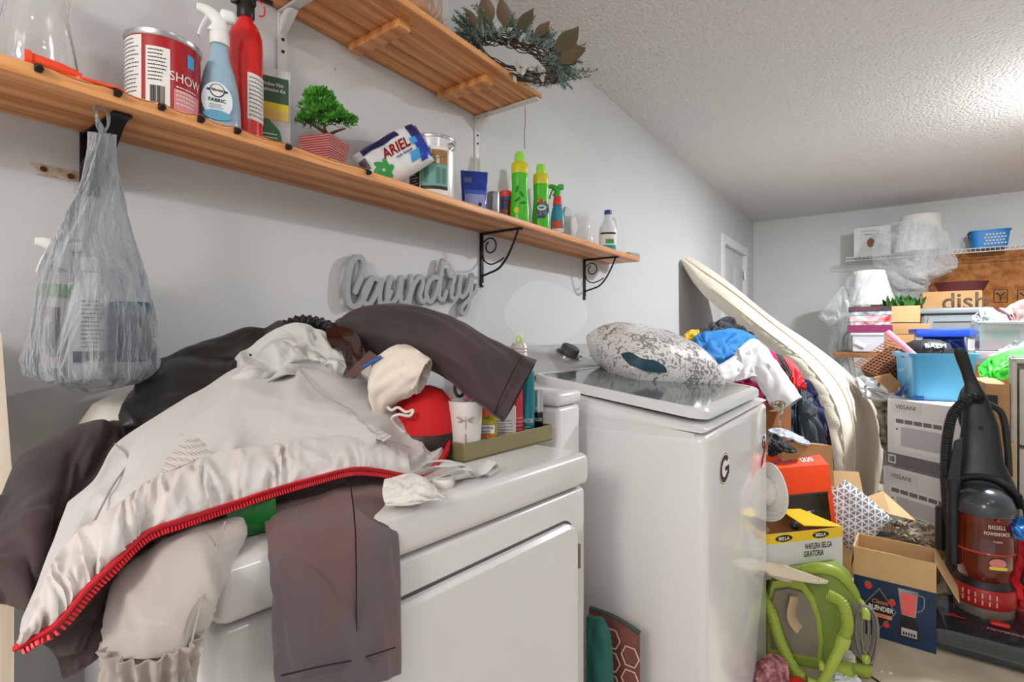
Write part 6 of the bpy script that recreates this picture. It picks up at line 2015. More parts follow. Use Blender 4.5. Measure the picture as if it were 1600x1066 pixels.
# wooden table edge with legs that carries them
ztab = PY(1356, 551, 4.88).z
t = thing('wooden_table', 'brown wooden table whose edge shows under the clear drawer', 'table', (gx + .2, 5.1, 0))
bm = BM(); box(bm, -.42, 1.5, -.24, .7, ztab - .04, ztab - .001, .003); part('tabletop', bm, wood('table_wood', '#9a6a3f', '#6d4526', 'x'), t)
for xx in (-.05, .08, 1.4):
    bm = BM(); box(bm, xx - .03, xx + .03, -.2, -.15, 0, ztab - .04, .003); part('leg', bm, wood('leg_wood', '#a87545', '#7c5230', 'z'), t)
# pink handle
bm = BM(); a_, b2_ = PD(1386, 520, 3.2), PD(1430, 556, 2.95)
tube(bm, [a_, a_.lerp(b2_, .3), a_.lerp(b2_, .7), b2_], lambda u: .022 - .008 * u, 12, 16, flat=.5)
wsolo('plastic_wand', bm, mat('pink_plastic', '#ef8ea0', .35), 'long pink plastic handle leaning into the blue tub', 'handle')
# copper wire basket
bc = PD(1393, 578, 3.4)
t = thing('wire_basket', 'rusty copper wire and wicker basket tipped over left of the blue tub', 'basket', bc)
mB = Euler((math.radians(15), math.radians(-38), math.radians(30))).to_matrix().to_4x4()
CW = mat('copper_wire', '#84522f', .6)
bm = BM()
for k in range(14):
    f_ = -.14 + .0215 * k
    tube(bm, [mB @ V((f_, -.12, -.11)), mB @ V((f_, -.12, .11)), mB @ V((f_, .12, .11))], .0035, 5)
for k in range(9):
    f_ = -.11 + .027 * k
    tube(bm, [mB @ V((-.14, -.12, f_)), mB @ V((.14, -.12, f_)), mB @ V((.14, .12, f_))], .0035, 5)
    tube(bm, [mB @ V((-.14, -.12 + .24 * k / 8, .11)), mB @ V((.14, -.12 + .24 * k / 8, .11))], .0024, 5)
part('wires', bm, CW, t)
bm = BM(); box(bm, -.125, .125, -.10, .10, -.10, .085, .02, 2, mB); part('wicker_filling', bm, mat('wicker_dark', '#5f3f33', .9, hex2='#35211a', vscale=40, bump=.6, bscale=70), t)
# opened carton flap with papers under the basket
slab('open_carton', [(1366, 590, 3.12), (1392, 584, 3.1), (1418, 610, 3.08), (1394, 614, 3.1)], .02, CARD, 'torn brown carton lying under the wire basket', 'carton')
cloth('paper_heap', [[(1330, 590, 3.5), (1355, 588, 3.4), (1385, 600, 3.3), (1410, 612, 3.15)], [(1340, 605, 3.35), (1365, 604, 3.25), (1390, 612, 3.15), (1412, 616, 3.05)], [(1350, 622, 3.3), (1370, 626, 3.2), (1392, 622, 3.1), (1412, 618, 3.0)]], mat('crumpled_white', '#c4c6ca', .6, bump=.3, bscale=20), 'heap of white papers and a plastic sleeve next to the mattress', 'papers', .06, 21, 60, 40)
slab('blue_folder', [(1398, 618, 3.0), (1415, 600, 2.95), (1420, 602, 2.95), (1408, 620, 2.98)], .01, mat('folder_blue', '#1d4a8c', .5), 'blue folder corner at the end of the paper heap', 'folder')
cloth('floral_cloth', [[(1368, 628, 3.25), (1380, 628, 3.2), (1392, 626, 3.2)], [(1370, 640, 3.25), (1382, 642, 3.2), (1394, 642, 3.2)], [(1378, 700, 3.25), (1386, 705, 3.2), (1394, 710, 3.2)]], mat('floral', '#b9ada0', .8, hex2='#3d4226', vscale=25), 'floral cloth squeezed between the mattress and the microwave boxes', 'cloth', .03, 22, 30, 30)
# blue stepping stool / laundry sorter with white legs
BL2 = mat('royal_blue', '#1f45b8', .35)
qa, qb = PD(1430, 515, 3.5), PD(1524, 515, 3.36)
t = thing('blue_stool', 'royal blue plastic folding stool with white legs behind the blue tub', 'stool', ((qa.x + qb.x) / 2, (qa.y + qb.y) / 2, 0))
t.rotation_euler = (0, 0, math.atan2((qb - qa).y, (qb - qa).x))
ws = (qb - qa).length / 2; hz = qa.z
bm = BM(); box(bm, -ws, ws, -.02, .2, hz - .03, hz + .005, .008, 2); box(bm, -ws, ws, -.022, 0, hz - .05, hz, .006, 2); part('top', bm, BL2, t)
bm = BM(); box(bm, -ws * .85, ws * .85, .12, .14, hz - .22, hz - .02, .006); part('back_panel', bm, mat('deep_blue', '#142f8a', .4), t)
bm = BM()
for a_, b2_ in (((-.13, .0), (-.11, .10)), ((-.11, .10), (-.04, .10)), ((-.04, .10), (0, .085)), ((0, .085), (.04, .10)), ((.04, .10), (.11, .10)), ((.11, .10), (.13, 0)), ((-.04, .10), (-.04, 0)), ((.04, .1), (.04, 0)), ((-.04, .1), (-.11, .03)), ((.04, .1), (.11, .03))):
    tube(bm, [(a_[0], .06, hz - .17 + a_[1]), (b2_[0], .06, hz - .17 + b2_[1])], .006, 6)
part('ribbed_step', bm, mat('rib_blue', '#4068d8', .35), t)
for s_ in (-1, 1):
    bm = BM(); box(bm, s_ * ws * .86 - .018, s_ * ws * .86 + .018, -.01, .02, 0.0, hz - .03, .004); part('leg', bm, WHITE, t)
# Vissani microwave boxes, turned
mwd = V((math.sin(math.radians(50)), -math.cos(math.radians(50)), 0))
nrmv = V((-mwd.y, mwd.x, 0)); nrmv = -nrmv if nrmv.dot(CAM - PD(1385, 700, 3.05)) < 0 else nrmv
def vissani(pxtl, pytl, d, h, label, grp):
    tl = PD(pxtl, pytl, d)
    rz = math.atan2(mwd.y, mwd.x)
    t = thing('microwave_box', label, 'box', (tl.x, tl.y, tl.z - h), rz, group=grp)
    W_ = .60
    bm = BM(); box(bm, 0, W_, 0, .40, 0, h, .004, 1); part('carton', bm, mat('carton_grey', '#ededee', .5), t)
    plate(PAPER, t, .02, .20, h - .075, h - .008, -.0006, name='name_panel'); letters('VISSANI', .024, GREYINK, t, .11, -.002, h - .042, width=.115)
    plate(mat('dark_print', '#77787c', .5), t, 0.002, W_, .004, .075, -.0006, name='bottom_band')
    plate(PAPER, t, .01, .055, .015, .065, -.0014, name='code_label'); bars(t, INK, .017, .048, .025, .055, -.0022, 10, 4)
    plate(mat('print_white', '#f6f6f6', .5), t, .045, W_ - .12, .10, h - .10, -.0006, name='microwave_picture')
    bm = BM()
    for k in range(6): box(bm, .055 + k * .052, .10 + k * .052, -.0022, -.001, h - .135, h - .112)
    part('vent_print', bm, mat('vent_dark', '#77797a', .5), t, smooth=False)
    plate(mat('window_grey', '#c9c9cb', .5), t, .085, .32, .125, h - .155, -.0014, name='window_print')
    plate(INK, t, .057, .067, h - .175, h - .167, -.0014, name='logo_print')
    plate(PAPER, t, W_ - .13, W_ - .004, .08, h - .004, -.0008, name='spec_panel')
    letters('1500', .020, GREYINK, t, W_ - .075, -.002, h - .05); letters('3-1', .026, GREYINK, t, W_ - .08, -.002, h - .11, bold=.01); plate(mat('blue_print', '#8498b5', .5), t, W_ - .12, W_ - .04, h - .16, h - .14, -.0016, name='blue_bar')
    plate(mat('print_orange', '#d97a52', .5), t, .10, .24, .078, .088, -.0016, name='orange_strip') if 'lower' in label else None
    return t
tlz = PD(1386, 622, 3.05)
zz = tlz.z
vissani(1386, 622, 3.05, zz / 2 - .004, 'upper grey microwave carton, top of two', 'microwave boxes')
q = PD(1386, 622, 3.05)
t = vissani(1386, 622, 3.05, zz / 2 - .004, 'lower grey microwave carton, standing on the floor', 'microwave boxes')
t.location.z = 0.001
t.location = V(t.location) + V((-.02, -.012, 0))
plate(PAPER, t, .12, .30, .06, .15, -.0035, name='shipping_label'); lines(t, INK, .13, .28, .10, .145, -.0045, 3, 71); plate(mat('label_tangerine', '#e0603a', .5), t, .12, .30, .055, .085, -.0042, name='orange_label')
# blue tub
qa, qb = PD(1426, 625, 2.92), PD(1530, 632, 2.80)
tc_ = (qa + qb) / 2 
rz = math.atan2((qb - qa).y, (qb - qa).x)
zt0 = tlz.z + .002
back_ = V((-math.sin(rz), math.cos(rz), 0))
t = thing('blue_tub', 'light blue rectangular plastic tub on the microwave cartons', 'tub', (tc_.x + back_.x * .2, tc_.y + back_.y * .2, zt0), rz)
TB = mat('tub_blue', '#62b4e0', .3, hex2='#58aada', vscale=4)
ws = (qb - qa).length / 2
hT = PD(1480, 553, 2.86).z - zt0
bm = BM()
def rr_(sx, sy, r, z): return [V((a, b, z)) for a, b in rrect(-sx, sx, -sy, sy, r, 5)]
loft(bm, [rr_(ws * .93, .17, .03, 0), rr_(ws, .19, .035, hT - .02), rr_(ws + .016, .205, .04, hT - .02), rr_(ws + .018, .207, .04, hT), rr_(ws - .004, .185, .035, hT), rr_(ws * .92, .165, .03, .01)])
part('tub_body', bm, TB, t)
for s_ in (-1, 1): bm = BM(); box(bm, s_ * ws * .8 - .03, s_ * ws * .8 + .03, -.178, -.165, 0, .022, .004); part('foot', bm, mat('tub_foot', '#1b58a8', .3), t)
bm = BM(); tube(bm, [(-ws - .008, -.05, hT * .62), (-ws - .03, -.05, hT * .62)], .012, 10); part('latch', bm, CLEARP, t)
bm = BM(); lathe(bm, [(.12, hT - .03), (.12, hT + .02), (.10, hT + .055), (.06, hT + .075), (.0, hT + .08)], 40, cx=-.03, cy=0, fn=lambda a, z: 1 + .015 * math.sin(a * 9 + z * 90))
c0 = V(t.location)
bmesh.ops.transform(bm, matrix=Matrix.Rotation(rz, 4, 'Z'), verts=bm.verts)
bb = thing('black_ball', 'black rubber ball lying in the blue tub', 'ball', c0)
part('ball', bm, mat('black_rubber', '#2a2c2e', .45, bump=.4, bscale=60), bb)
bm = text_bm('BALM', .028, .002, .02)
bmesh.ops.transform(bm, matrix=Matrix.Rotation(rz, 4, 'Z') @ Matrix.Translation((-.02, -.112, hT + .042)) @ Matrix.Rotation(math.radians(55), 4, 'X'), verts=bm.verts); part('lettering', bm, PAPER, bb, smooth=False)

# ---- right of the tub: clear boxes, bags
t, w_, h_ = ybx(1530, 1640, 505, 548, 3.9, .4, mat('clear_box', '#cfe0e4', .1, alpha=.45), 'clear_box', 'clear storage box with red and green things at the right edge of the stacks', 'box')
bm = BM(); box(bm, -w_ + .02, w_ - .02, .02, .38, .005, .05, .01); part('red_tray', bm, mat('tray_red', '#c9323a', .4), t)
bm = BM(); rnd = random.Random(9)
for k in range(20): leaf(bm, V((rnd.uniform(-w_ * .5, w_ * .3), .05, .06)), V((rnd.uniform(-1, 1), 0, 1)), V((0, -1, 0)), .06, .03, .2, 4)
part('green_foliage', bm, mat('plant_green2', '#2f7a3c', .5), t, recalc=False)
bm = BM(); box(bm, -w_ - .01, w_ + .01, -.01, .41, h_, h_ + .012, .003); part('lid', bm, mat('domed_cover', '#d9ddd8', .2, alpha=.7), t)
zc = t.location.z; tx = t.location.x
bm = BM(); box(bm, -w_ + .2, w_, 0.05, .35, 0, zc - .082, .004); solo('cardboard_box', bm, CARD, 'tall brown carton under the clear boxes at the right, behind the green bag', 'box', (tx, 4.0, 0))
bm = BM(); box(bm, -w_ - .02, w_, 0, .4, -.08, -.004, .006); o = solo('shallow_box', bm, mat('clear_box2', '#d5d0d4', .12, alpha=.55), 'low clear drawer of red things under the clear storage box', 'drawer', (tx, 3.88, zc))
bm = BM(); box(bm, -w_ * .9, w_ * .9, .02, .38, -.03, -.005, .004); part('red_contents', bm, mat('tray_red', '#c9323a', .4), o)
cloth('silver_bag', [[(1518, 494, 3.1), (1545, 480, 3.1), (1572, 496, 3.1)], [(1520, 500, 3.0), (1545, 494, 2.98), (1578, 504, 2.98)], [(1528, 505, 2.95), (1550, 506, 2.92), (1580, 508, 2.9)]], mat('silver_film', '#868c94', .4, .2, bump=.4, bscale=40), 'crumpled pale silver bag lying on the clear box', 'bag', .03, 31, 40, 30)
cloth('gift_bag', [[(1566, 500, 3.15), (1580, 475, 3.15), (1640, 462, 3.1)], [(1572, 506, 3.08), (1590, 496, 3.05), (1640, 490, 3.0)], [(1580, 508, 3.05), (1600, 508, 3.0), (1640, 508, 2.98)]], mat('gift_red', '#a0182c', .45, hex2='#94948f', vscale=9), 'red and white bag at the right edge behind the clear box', 'bag', .05, 32, 40, 30)
bm = BM(); tube(bm, [PD(1553, 518, 2.98), PD(1568, 541, 2.96)], .022, 10, flat=.4); wsolo('white_brush', bm, WHITE, 'white brush handle sticking up in front of the clear box', 'brush')
LG = mat('lime_bag', '#35c92e', .35, bump=.2, bscale=20)
cloth('green_bag', [[(1528, 575, 2.75), (1545, 560, 2.75), (1565, 552, 2.75), (1600, 540, 2.75)], [(1532, 590, 2.65), (1548, 582, 2.6), (1566, 572, 2.6), (1600, 560, 2.62)], [(1532, 600, 2.68), (1550, 598, 2.62), (1568, 594, 2.6), (1600, 570, 2.65)]], LG, 'shiny bright green bag right of the blue tub', 'bag', .02, 33, 50, 40)
cloth('grey_bag', [[(1548, 556, 2.85), (1575, 540, 2.85), (1610, 524, 2.85)], [(1560, 556, 2.8), (1580, 548, 2.8), (1610, 545, 2.8)]], mat('grey_cloth2', '#8b9093', .6), 'grey bag folded over the green bag', 'bag', .02, 34, 30, 16)
t, w_, h_ = ybx(1540, 1578, 600, 690, 2.95, .4, CARD, 'cardboard_box', 'brown box under the green bag with a black tag on it', 'box')
bm = BM(); box(bm, -.07, .0, -.004, -.001, h_ * .55, h_ * .8); part('black_tag', bm, INK, t)
zq = t.location.z
bm = BM(); box(bm, -w_ - .02, w_ + .02, 0, .4, 0, zq - .002, .004); solo('cardboard_box', bm, CARD2, 'pale box on the floor under the brown box behind the vacuum', 'box', (t.location.x, 2.97, 0))
bm = BM()
qc = PD(1612, 662, 2.45)
for k in range(5):
    r_ = .19 - .008 * k
    tube(bm, [qc + V((-.16 + .20 * (1 - math.cos(a)) * .2, 0, 0)) + RGT * (-math.sin(a) * r_ * .8) + V((0, .02 * k, math.cos(a) * r_)) for a in [PI * q / 16 for q in range(17)]], .028 - .001 * k, 10)
wsolo('black_jacket_sleeve', bm, mat('black_leather', '#1a1d1f', .35, bump=.4, bscale=30), 'black quilted sleeve bulging out right behind the vacuum handle', 'jacket')
cloth('clear_bag', [[(1545, 690, 2.3), (1556, 688, 2.3), (1572, 712, 2.3)], [(1545, 712, 2.22), (1558, 715, 2.2), (1575, 735, 2.22)], [(1545, 735, 2.25), (1560, 742, 2.2), (1578, 745, 2.22)]], mat('clear_bag_stuff', '#b9c1b4', .2, hex2='#5d6b54', vscale=30, alpha=.8), 'clear bag of dry green stuff behind the vacuum', 'bag', .02, 36, 30, 30)
# tall clear drawer tower at the right edge
qa = PD(1579, 700, 2.18)
t = thing('drawer_tower', 'tall clear-fronted plastic drawer tower at the right edge of the view', 'drawers', (qa.x, qa.y, 0), -.12)
hD = PD(1582, 560, 2.18).z
bm = BM()
box(bm, 0, .02, 0, .35, 0, hD, .004); box(bm, .40, .42, 0, .35, 0, hD, .004); box(bm, 0, .42, 0, .35, hD - .02, hD, .006); box(bm, 0, .42, .33, .35, 0, hD, .002)
part('frame', bm, mat('tower_frame', '#c9c5bd', .3, alpha=.75), t)
for k in range(3):
    z0 = .03 + k * (hD - .06) / 3
    bm = BM(); box(bm, .026, .395, .004, .32, z0, z0 + (hD - .06) / 3 - .015, .006); dr_ = part('drawer', bm, mat('tower_drawer', '#d4d0c8', .3, alpha=.85), t)
    bm = BM(); box(bm, .12, .30, -.014, .004, z0 + .2, z0 + .225, .005); part('drawer_handle', bm, WHITE, dr_)
bm = BM(); lathe(bm, [(.17, 0), (.175, .01), (.17, .03), (.12, .075), (.05, .09), (0, .092)], 40, sx=1, sy=.8); solo('domed_cover', bm, mat('dome_clear', '#d6dbdb', .15, alpha=.5), 'clear domed lid on top of the drawer tower', 'lid', V(t.location) + V((.19, .16, hD + .001)))

# ================================================================== ON THE FLOOR, RIGHT OF THE WASHER
def facing(p, k=0): return toward(p) + k
def opencarton(t, w_, dp, h, m_out, th=.004, m_in=None):
    """open carton: 4 walls and a floor, front at -Y"""
    bm = BM()
    box(bm, -w_, w_, 0, th, 0, h); box(bm, -w_, w_, dp - th, dp, 0, h); box(bm, -w_, -w_ + th, th, dp - th, 0, h); box(bm, w_ - th, w_, th, dp - th, 0, h); box(bm, -w_ + th, w_ - th, th, dp - th, 0, th)
    return part('carton', bm, m_out, t, smooth=False)

# blender box
A_, B_ = PZ(1334, 985, 0), PZ(1463, 1023, 0)
rzb = math.atan2((B_ - A_).y, (B_ - A_).x); w_ = (B_ - A_).length / 2
M_ = (A_ + B_) / 2
ztb = PD(1461, 880, 1.879).z
t = thing('blender_box', 'open blue blender carton with brown flaps on the floor beside the vacuum', 'box', (M_.x, M_.y, 0), rzb)
opencarton(t, w_, .17, ztb, CARD2)
def flap(t, pts, off, m=CARD2, name='flap'):
    bm = BM(); A = [V(p) for p in pts]; n_ = (A[1] - A[0]).cross(A[2] - A[0]).normalized() * off
    loft(bm, [A, [p + n_ for p in A]]); return part(name, bm, m, t, smooth=False)
flap(t, [(w_, 0, ztb), (w_, .17, ztb), (w_ + .065, .15, ztb - .12), (w_ + .065, 0.01, ztb - .125)], .003)
flap(t, [(-w_, 0, ztb), (-w_, .17, ztb), (-w_ - .012, .17, ztb - .10), (-w_ - .012, 0, ztb - .10)], .003)
flap(t, [(-w_, -.003, ztb), (w_, -.003, ztb), (w_, -.008, ztb - .105), (-w_, -.008, ztb - .105)], .002)
NB = mat('blender_navy', '#16365c', .4, hex2='#0f2440', vscale=9)
zf = ztb - .105
bf = plate(NB, t, -w_, w_, .001, zf + .002, -.0008, name='printed_front')
y_ = -.0022
def diamond(cx, cz, rx, rz_, m, y, name, bmr=None):
    bm = BM(); A = [V((cx + rx, y, cz)), V((cx, y, cz + rz_)), V((cx - rx, y, cz)), V((cx, y, cz - rz_))]; loft(bm, [A, [p + V((0, -.0006, 0)) for p in A]]); return part(name, bm, m, t, smooth=False)
diamond(-.043, zf * .50, .052, .078, mat('peach_line', '#e0b39a', .5), -.0010, 'diamond_outline'); diamond(-.043, zf * .50, .050, .075, NB, -.0016, 'diamond_fill'); diamond(-.043, zf * .50, .046, .062, mat('diamond_dark', '#1a1a22', .5), -.0022, 'diamond_dark')
letters('Classic', .015, mat('peach', '#e8906e', .5), t, -.040, -.0032, zf * .62, width=.052, shear=.3); letters('BLENDER', .017, PAPER, t, -.038, -.0032, zf * .51, width=.078, bold=.025)
pe = plate(mat('peach_banner', '#e88a68', .5), t, -.082, -.004, zf * .36, zf * .42, -.0028, name='banner'); lines(t, mat('banner_ink2', '#7a3a28', .5), -.078, -.01, zf * .37, zf * .41, -.0040, 1, 5)
SB = mat('strawberry', '#d8322e', .45)
for cx, cz, s_ in ((-.078, .86, 1.1), (-.004, .66, 1.0), (-.022, .26, .9)):
    b2 = disc_bm(.011 * s_, .013 * s_, .001, 16, cx, zf * cz, -.0030); part('strawberry_print', b2, SB, t)
    b2 = disc_bm(.008 * s_, .003, .001, 10, cx, zf * cz + .012 * s_, -.0042); part('strawberry_leaf', b2, mat('berry_leaf', '#4d8a3c', .5), t)
def trap(x0, x1, x2, x3, z0, z1, m, y, name):
    bm = BM(); A = [V((x0, y, z0)), V((x1, y, z0)), V((x2, y, z1)), V((x3, y, z1))]; loft(bm, [A, [p + V((0, -.0006, 0)) for p in A]]); return part(name, bm, m, t, smooth=False)
trap(.024, .066, .074, .014, zf * .50, zf * .93, mat('jug_print_edge', '#c8ccd4', .4), -.0010, 'jug_print'); trap(.027, .063, .069, .020, zf * .51, zf * .87, mat('smoothie_print', '#e2625e', .4), -.0018, 'smoothie_print')
trap(.012, .082, .068, .022, zf * .12, zf * .49, mat('print_black', '#1a1b1e', .3), -.0012, 'blender_base_print'); trap(.024, .070, .070, .024, zf * .16, zf * .29, mat('panel_print', '#b9b4b8', .5), -.0020, 'control_print')
bm = BM()
for k in range(5): box(bm, .028 + k * .008, .033 + k * .008, -.0034, -.0028, zf * .18, zf * .23)
part('button_print', bm, INK, t, smooth=False)
bm = BM(); tube(bm, [(.074, -.002, zf * .88), (.090, -.002, zf * .86), (.088, -.002, zf * .68), (.070, -.002, zf * .60)], .0016, 5, 16); part('handle_print', bm, mat('print_line', '#8d95a5', .4), t)

# waffle maker box standing on a carton stack
d0 = 1.74
A_, B_ = PD(1193, 822, 1.84), PD(1318, 838, 1.90)
# support carton under it
rz2 = math.atan2((B_ - A_).y, (B_ - A_).x) + .05; w_ = (B_ - A_).length / 2; M_ = (A_ + B_) / 2
zw = PD(1250, 888, 1.86).z - .03
t = thing('waffle_maker_box', 'open yellow and grey waffle maker carton above the green cleaner', 'box', (M_.x, M_.y, zw), rz2)
hb = M_.z - zw
opencarton(t, w_, .20, hb, CARD)
WG = mat('waffle_grey', '#cfcfce', .45); YW = mat('waffle_yellow', '#e8c21c', .45)
plate(WG, t, -w_, w_, .001, hb - .034, -.0006, name='printed_front'); plate(YW, t, -w_, w_, hb - .034, hb, -.0008, name='yellow_band')
flap(t, [(w_, 0, hb), (w_, .2, hb), (w_ - .10, .20, hb + .006), (w_ - .12, .05, hb - .004)], .003, YW)
flap(t, [(-w_, 0, hb), (-w_, .2, hb), (-w_ + .02, .2, hb + .03), (-w_ + .02, .0, hb + .02)], .003, CARD)
for cx in (-w_ * .52, w_ * .42):
    b2 = disc_bm(.036, .012, .001, 24, cx, hb - .018, -.0009); part('black_oval', b2, INK, t); letters('BELLA', .011, PAPER, t, cx, -.0022, hb - .018, width=.045, bold=.02)
letters('WAFLERA BELGA', .021, INK, t, w_ * .36, -.001, hb - .056, width=.118, bold=.02); letters('GIRATORIA', .021, INK, t, w_ * .24, -.001, hb - .083, width=.086, bold=.02)
lines(t, GREYINK, -w_ * .92, -w_ * .15, hb - .10, hb - .045, -.0012, 4, 81)
q = M_ + V((.0, 0, 0))
mw_ = Matrix.Translation(t.location) @ Matrix.Rotation(rz2, 4, 'Z')
bm = BM(); lathe(bm, [(.0, -.016), (.012, -.012), (.017, 0), (.013, .012), (0, .016)], 20); bm_c = mw_ @ V((.012, .06, hb - .002))
kn = solo('appliance_knob', bm, BLACK, 'round black knob showing inside the yellow and grey carton', 'knob', bm_c)
bm = BM(); box(bm, -w_ + .01, w_ - .01, .14, .195, .0, zw - .002, .004); solo('cardboard_box', bm, CARD, 'brown carton under the yellow and grey waffle carton, mostly hidden', 'box', (M_.x, M_.y, 0), rz2)

# orange TV box
P1, P2, P3, P4 = PD(1203, 700, 2.02), PD(1303, 706, 2.10), PD(1318, 840, 2.00), PD(1203, 830, 1.92)
ORG = mat('tv_orange', '#e8491d', .65, spec=.2)
ax = (P2 - P1); rz3 = math.atan2(ax.y, ax.x); w_ = .15
M_ = PD(1258, 838, 2.14); hO = PD(1258, 726, 2.20).z - 0.30
t = thing('tv_carton', 'orange TV carton with a dark screen picture, leaning back', 'box', (M_.x, M_.y, .30), rz3, tilt=(math.radians(-9), 0))
W2 = .172
bm = BM(); box(bm, -W2, W2, 0, .10, 0, hO, .006, 2); part('carton', bm, ORG, t)
bm = BM(); loft(bm, [[V((-W2, 0, hO - .004)), V((W2, 0, hO - .004)), V((W2, .1, hO - .004)), V((-W2, .1, hO - .004))], [V((-W2 + .004, .05, hO + .045)), V((W2 - .004, .05, hO + .045)), V((W2 - .004, .1, hO + .045)), V((-W2 + .004, .1, hO + .045))]]); tp = part('top_fold', bm, ORG, t)
mt_ = Matrix.Translation((0, .024, hO + .020)) @ Matrix.Rotation(math.radians(47), 4, 'X') @ Matrix.Rotation(PI, 4, 'Z')
letters('onn.', .030, PAPER, t, 0, 0, 0, mtx=Matrix.Translation((.075, 0, 0)) @ mt_, bold=.03, width=.075); letters('Roku TV', .020, mat('letter_violet', '#6b3fa0', .5), t, 0, 0, 0, mtx=Matrix.Translation((-.055, 0, 0)) @ mt_, bold=.02, width=.11)
scr = plate(mat('screen_print', '#1d1a14', .12, hex2='#3a3018', vscale=5), t, -W2, W2 - .028, .02, hO - .12, -.0006, name='screen_print')
plate(mat('screen_edge', '#3b3b3d', .3), t, -W2, W2 - .022, hO - .12, hO - .113, -.0007, name='screen_edge')
bm = BM(); o_ = rrect(.0, .046, .075, .118, .006, 4); tube(bm, [(a, -.002, b) for a, b in o_] + [(o_[0][0], -.002, o_[0][1])], .0016, 5)
for k in range(3): box(bm, .008, .038, -.0024, -.0014, .086 + k * .009, .089 + k * .009)
part('screen_icon', bm, PAPER, t)
bm = BM(); tube(bm, [(-.085, -.002, .085), (-.08, -.002, .112), (-.066, -.002, .115), (-.055, -.002, .112), (-.041, -.002, .115), (-.03, -.002, .105), (-.026, -.002, .085), (-.038, -.002, .09), (-.055, -.002, .096), (-.075, -.002, .088), (-.085, -.002, .085)], .0016, 5, 50)
part('gamepad_icon', bm, PAPER, t)
lines(t, PAPER, -.09, -.03, .055, .068, -.0014, 1, 91); lines(t, PAPER, .005, .045, .052, .066, -.0014, 1, 92); lines(t, PAPER, .03, .065, hO - .19, hO - .18, -.0014, 1, 93)
bm = BM(); box(bm, -.16, .16, 0, .14, 0, .298, .004); solo('cardboard_box', bm, CARD, 'brown carton the orange TV carton stands on, hidden behind the waffle carton', 'box', (M_.x, M_.y, 0), rz3)
# cardboard behind, black trousers, printed cloth
slab('cardboard_box', [(1222, 690, 2.2), (1300, 697, 2.3), (1304, 760, 2.3), (1222, 760, 2.2)], .05, CARD, 'brown cardboard sheet standing behind the orange TV carton', 'cardboard')
cloth('black_trousers', [[(1200, 676, 2.08), (1215, 680, 2.06), (1232, 692, 2.04), (1246, 706, 2.04)], [(1200, 690, 2.0), (1214, 694, 1.98), (1228, 700, 1.98), (1240, 706, 2.0)], [(1200, 712, 1.98), (1208, 714, 1.97), (1216, 708, 1.98), (1224, 706, 2.0)]], mat('black_cloth', '#15161a', .7), 'black trousers lying over the orange TV carton', 'trousers', .02, 41, 40, 30)
cloth('printed_paper', [[(1200, 672, 2.3), (1222, 670, 2.3), (1250, 682, 2.3), (1264, 692, 2.3)], [(1210, 682, 2.2), (1230, 684, 2.2), (1250, 692, 2.2), (1266, 696, 2.22)]], mat('printed_white', '#d8dbe0', .6, hex2='#8fa0b4', vscale=60), 'white printed sheet behind the black trousers', 'paper', .015, 42, 30, 20)
# straw hats
ST = mat('straw_white', '#dedbd4', .75, bump=.5, bscale=160)
def hatring(bm, Mx, r0, r1, n=9, sag=.0, a0=0, a1=2 * PI):
    for k in range(n):
        r_ = r0 + (r1 - r0) * (k + .5) / n
        tube(bm, [Mx @ V((r_ * math.cos(a), r_ * math.sin(a), sag * math.sin(2 * a) * (r_ / r1) ** 2)) for a in [2 * PI * q / 48 for q in range(49)]], (r1 - r0) / n * .58, 6, flat=.8)
q = PD(1199, 768, 1.90)
t = thing('sun_hat', 'white woven sun hat standing upright against the washer side', 'hat', q)
Mx = Euler((math.radians(82), 0, math.radians(-42))).to_matrix().to_4x4()
bm = BM(); hatring(bm, Mx, .052, .105, 8, .008); part('brim', bm, ST, t, angle=80)
bm = BM(); lathe(bm, [(.052, 0), (.050, .03), (.046, .045), (.025, .055), (0, .056)], 40, mtx=Mx, cap0=False); part('crown', bm, ST, t)
q = PD(1216, 884, 1.80)
t = thing('sun_hat', 'cream woven hat with a curled brim lying on the green cleaner', 'hat', q)
Mx = Euler((math.radians(-14), math.radians(12), math.radians(20))).to_matrix().to_4x4()
bm = BM()
for k in range(11):
    r_ = .05 + .008 * k
    tube(bm, [Mx @ V((r_ * 1.15 * math.cos(a), r_ * .8 * math.sin(a), .9 * max(0, math.cos(a) * r_ - .06) * 0 - .25 * (r_ - .05) * (1 - .8 * math.cos(a)) + .9 * (r_ - .05) ** 1.0 * (math.cos(a) < -.3) * (-math.cos(a) - .3))) for a in [2 * PI * q / 60 for q in range(61)]], .0052, 6, flat=.6)
part('brim', bm, mat('straw_cream', '#d3c7b4', .75, bump=.5, bscale=160), t, angle=80)
bm = BM(); lathe(bm, [(.055, -.002), (.052, .03), (.045, .04), (0, .045)], 40, mtx=Mx @ Matrix.Rotation(PI, 4, 'X'), cap0=False); part('crown', bm, mat('straw_cream', '#d3c7b4', .75, bump=.5, bscale=160), t)

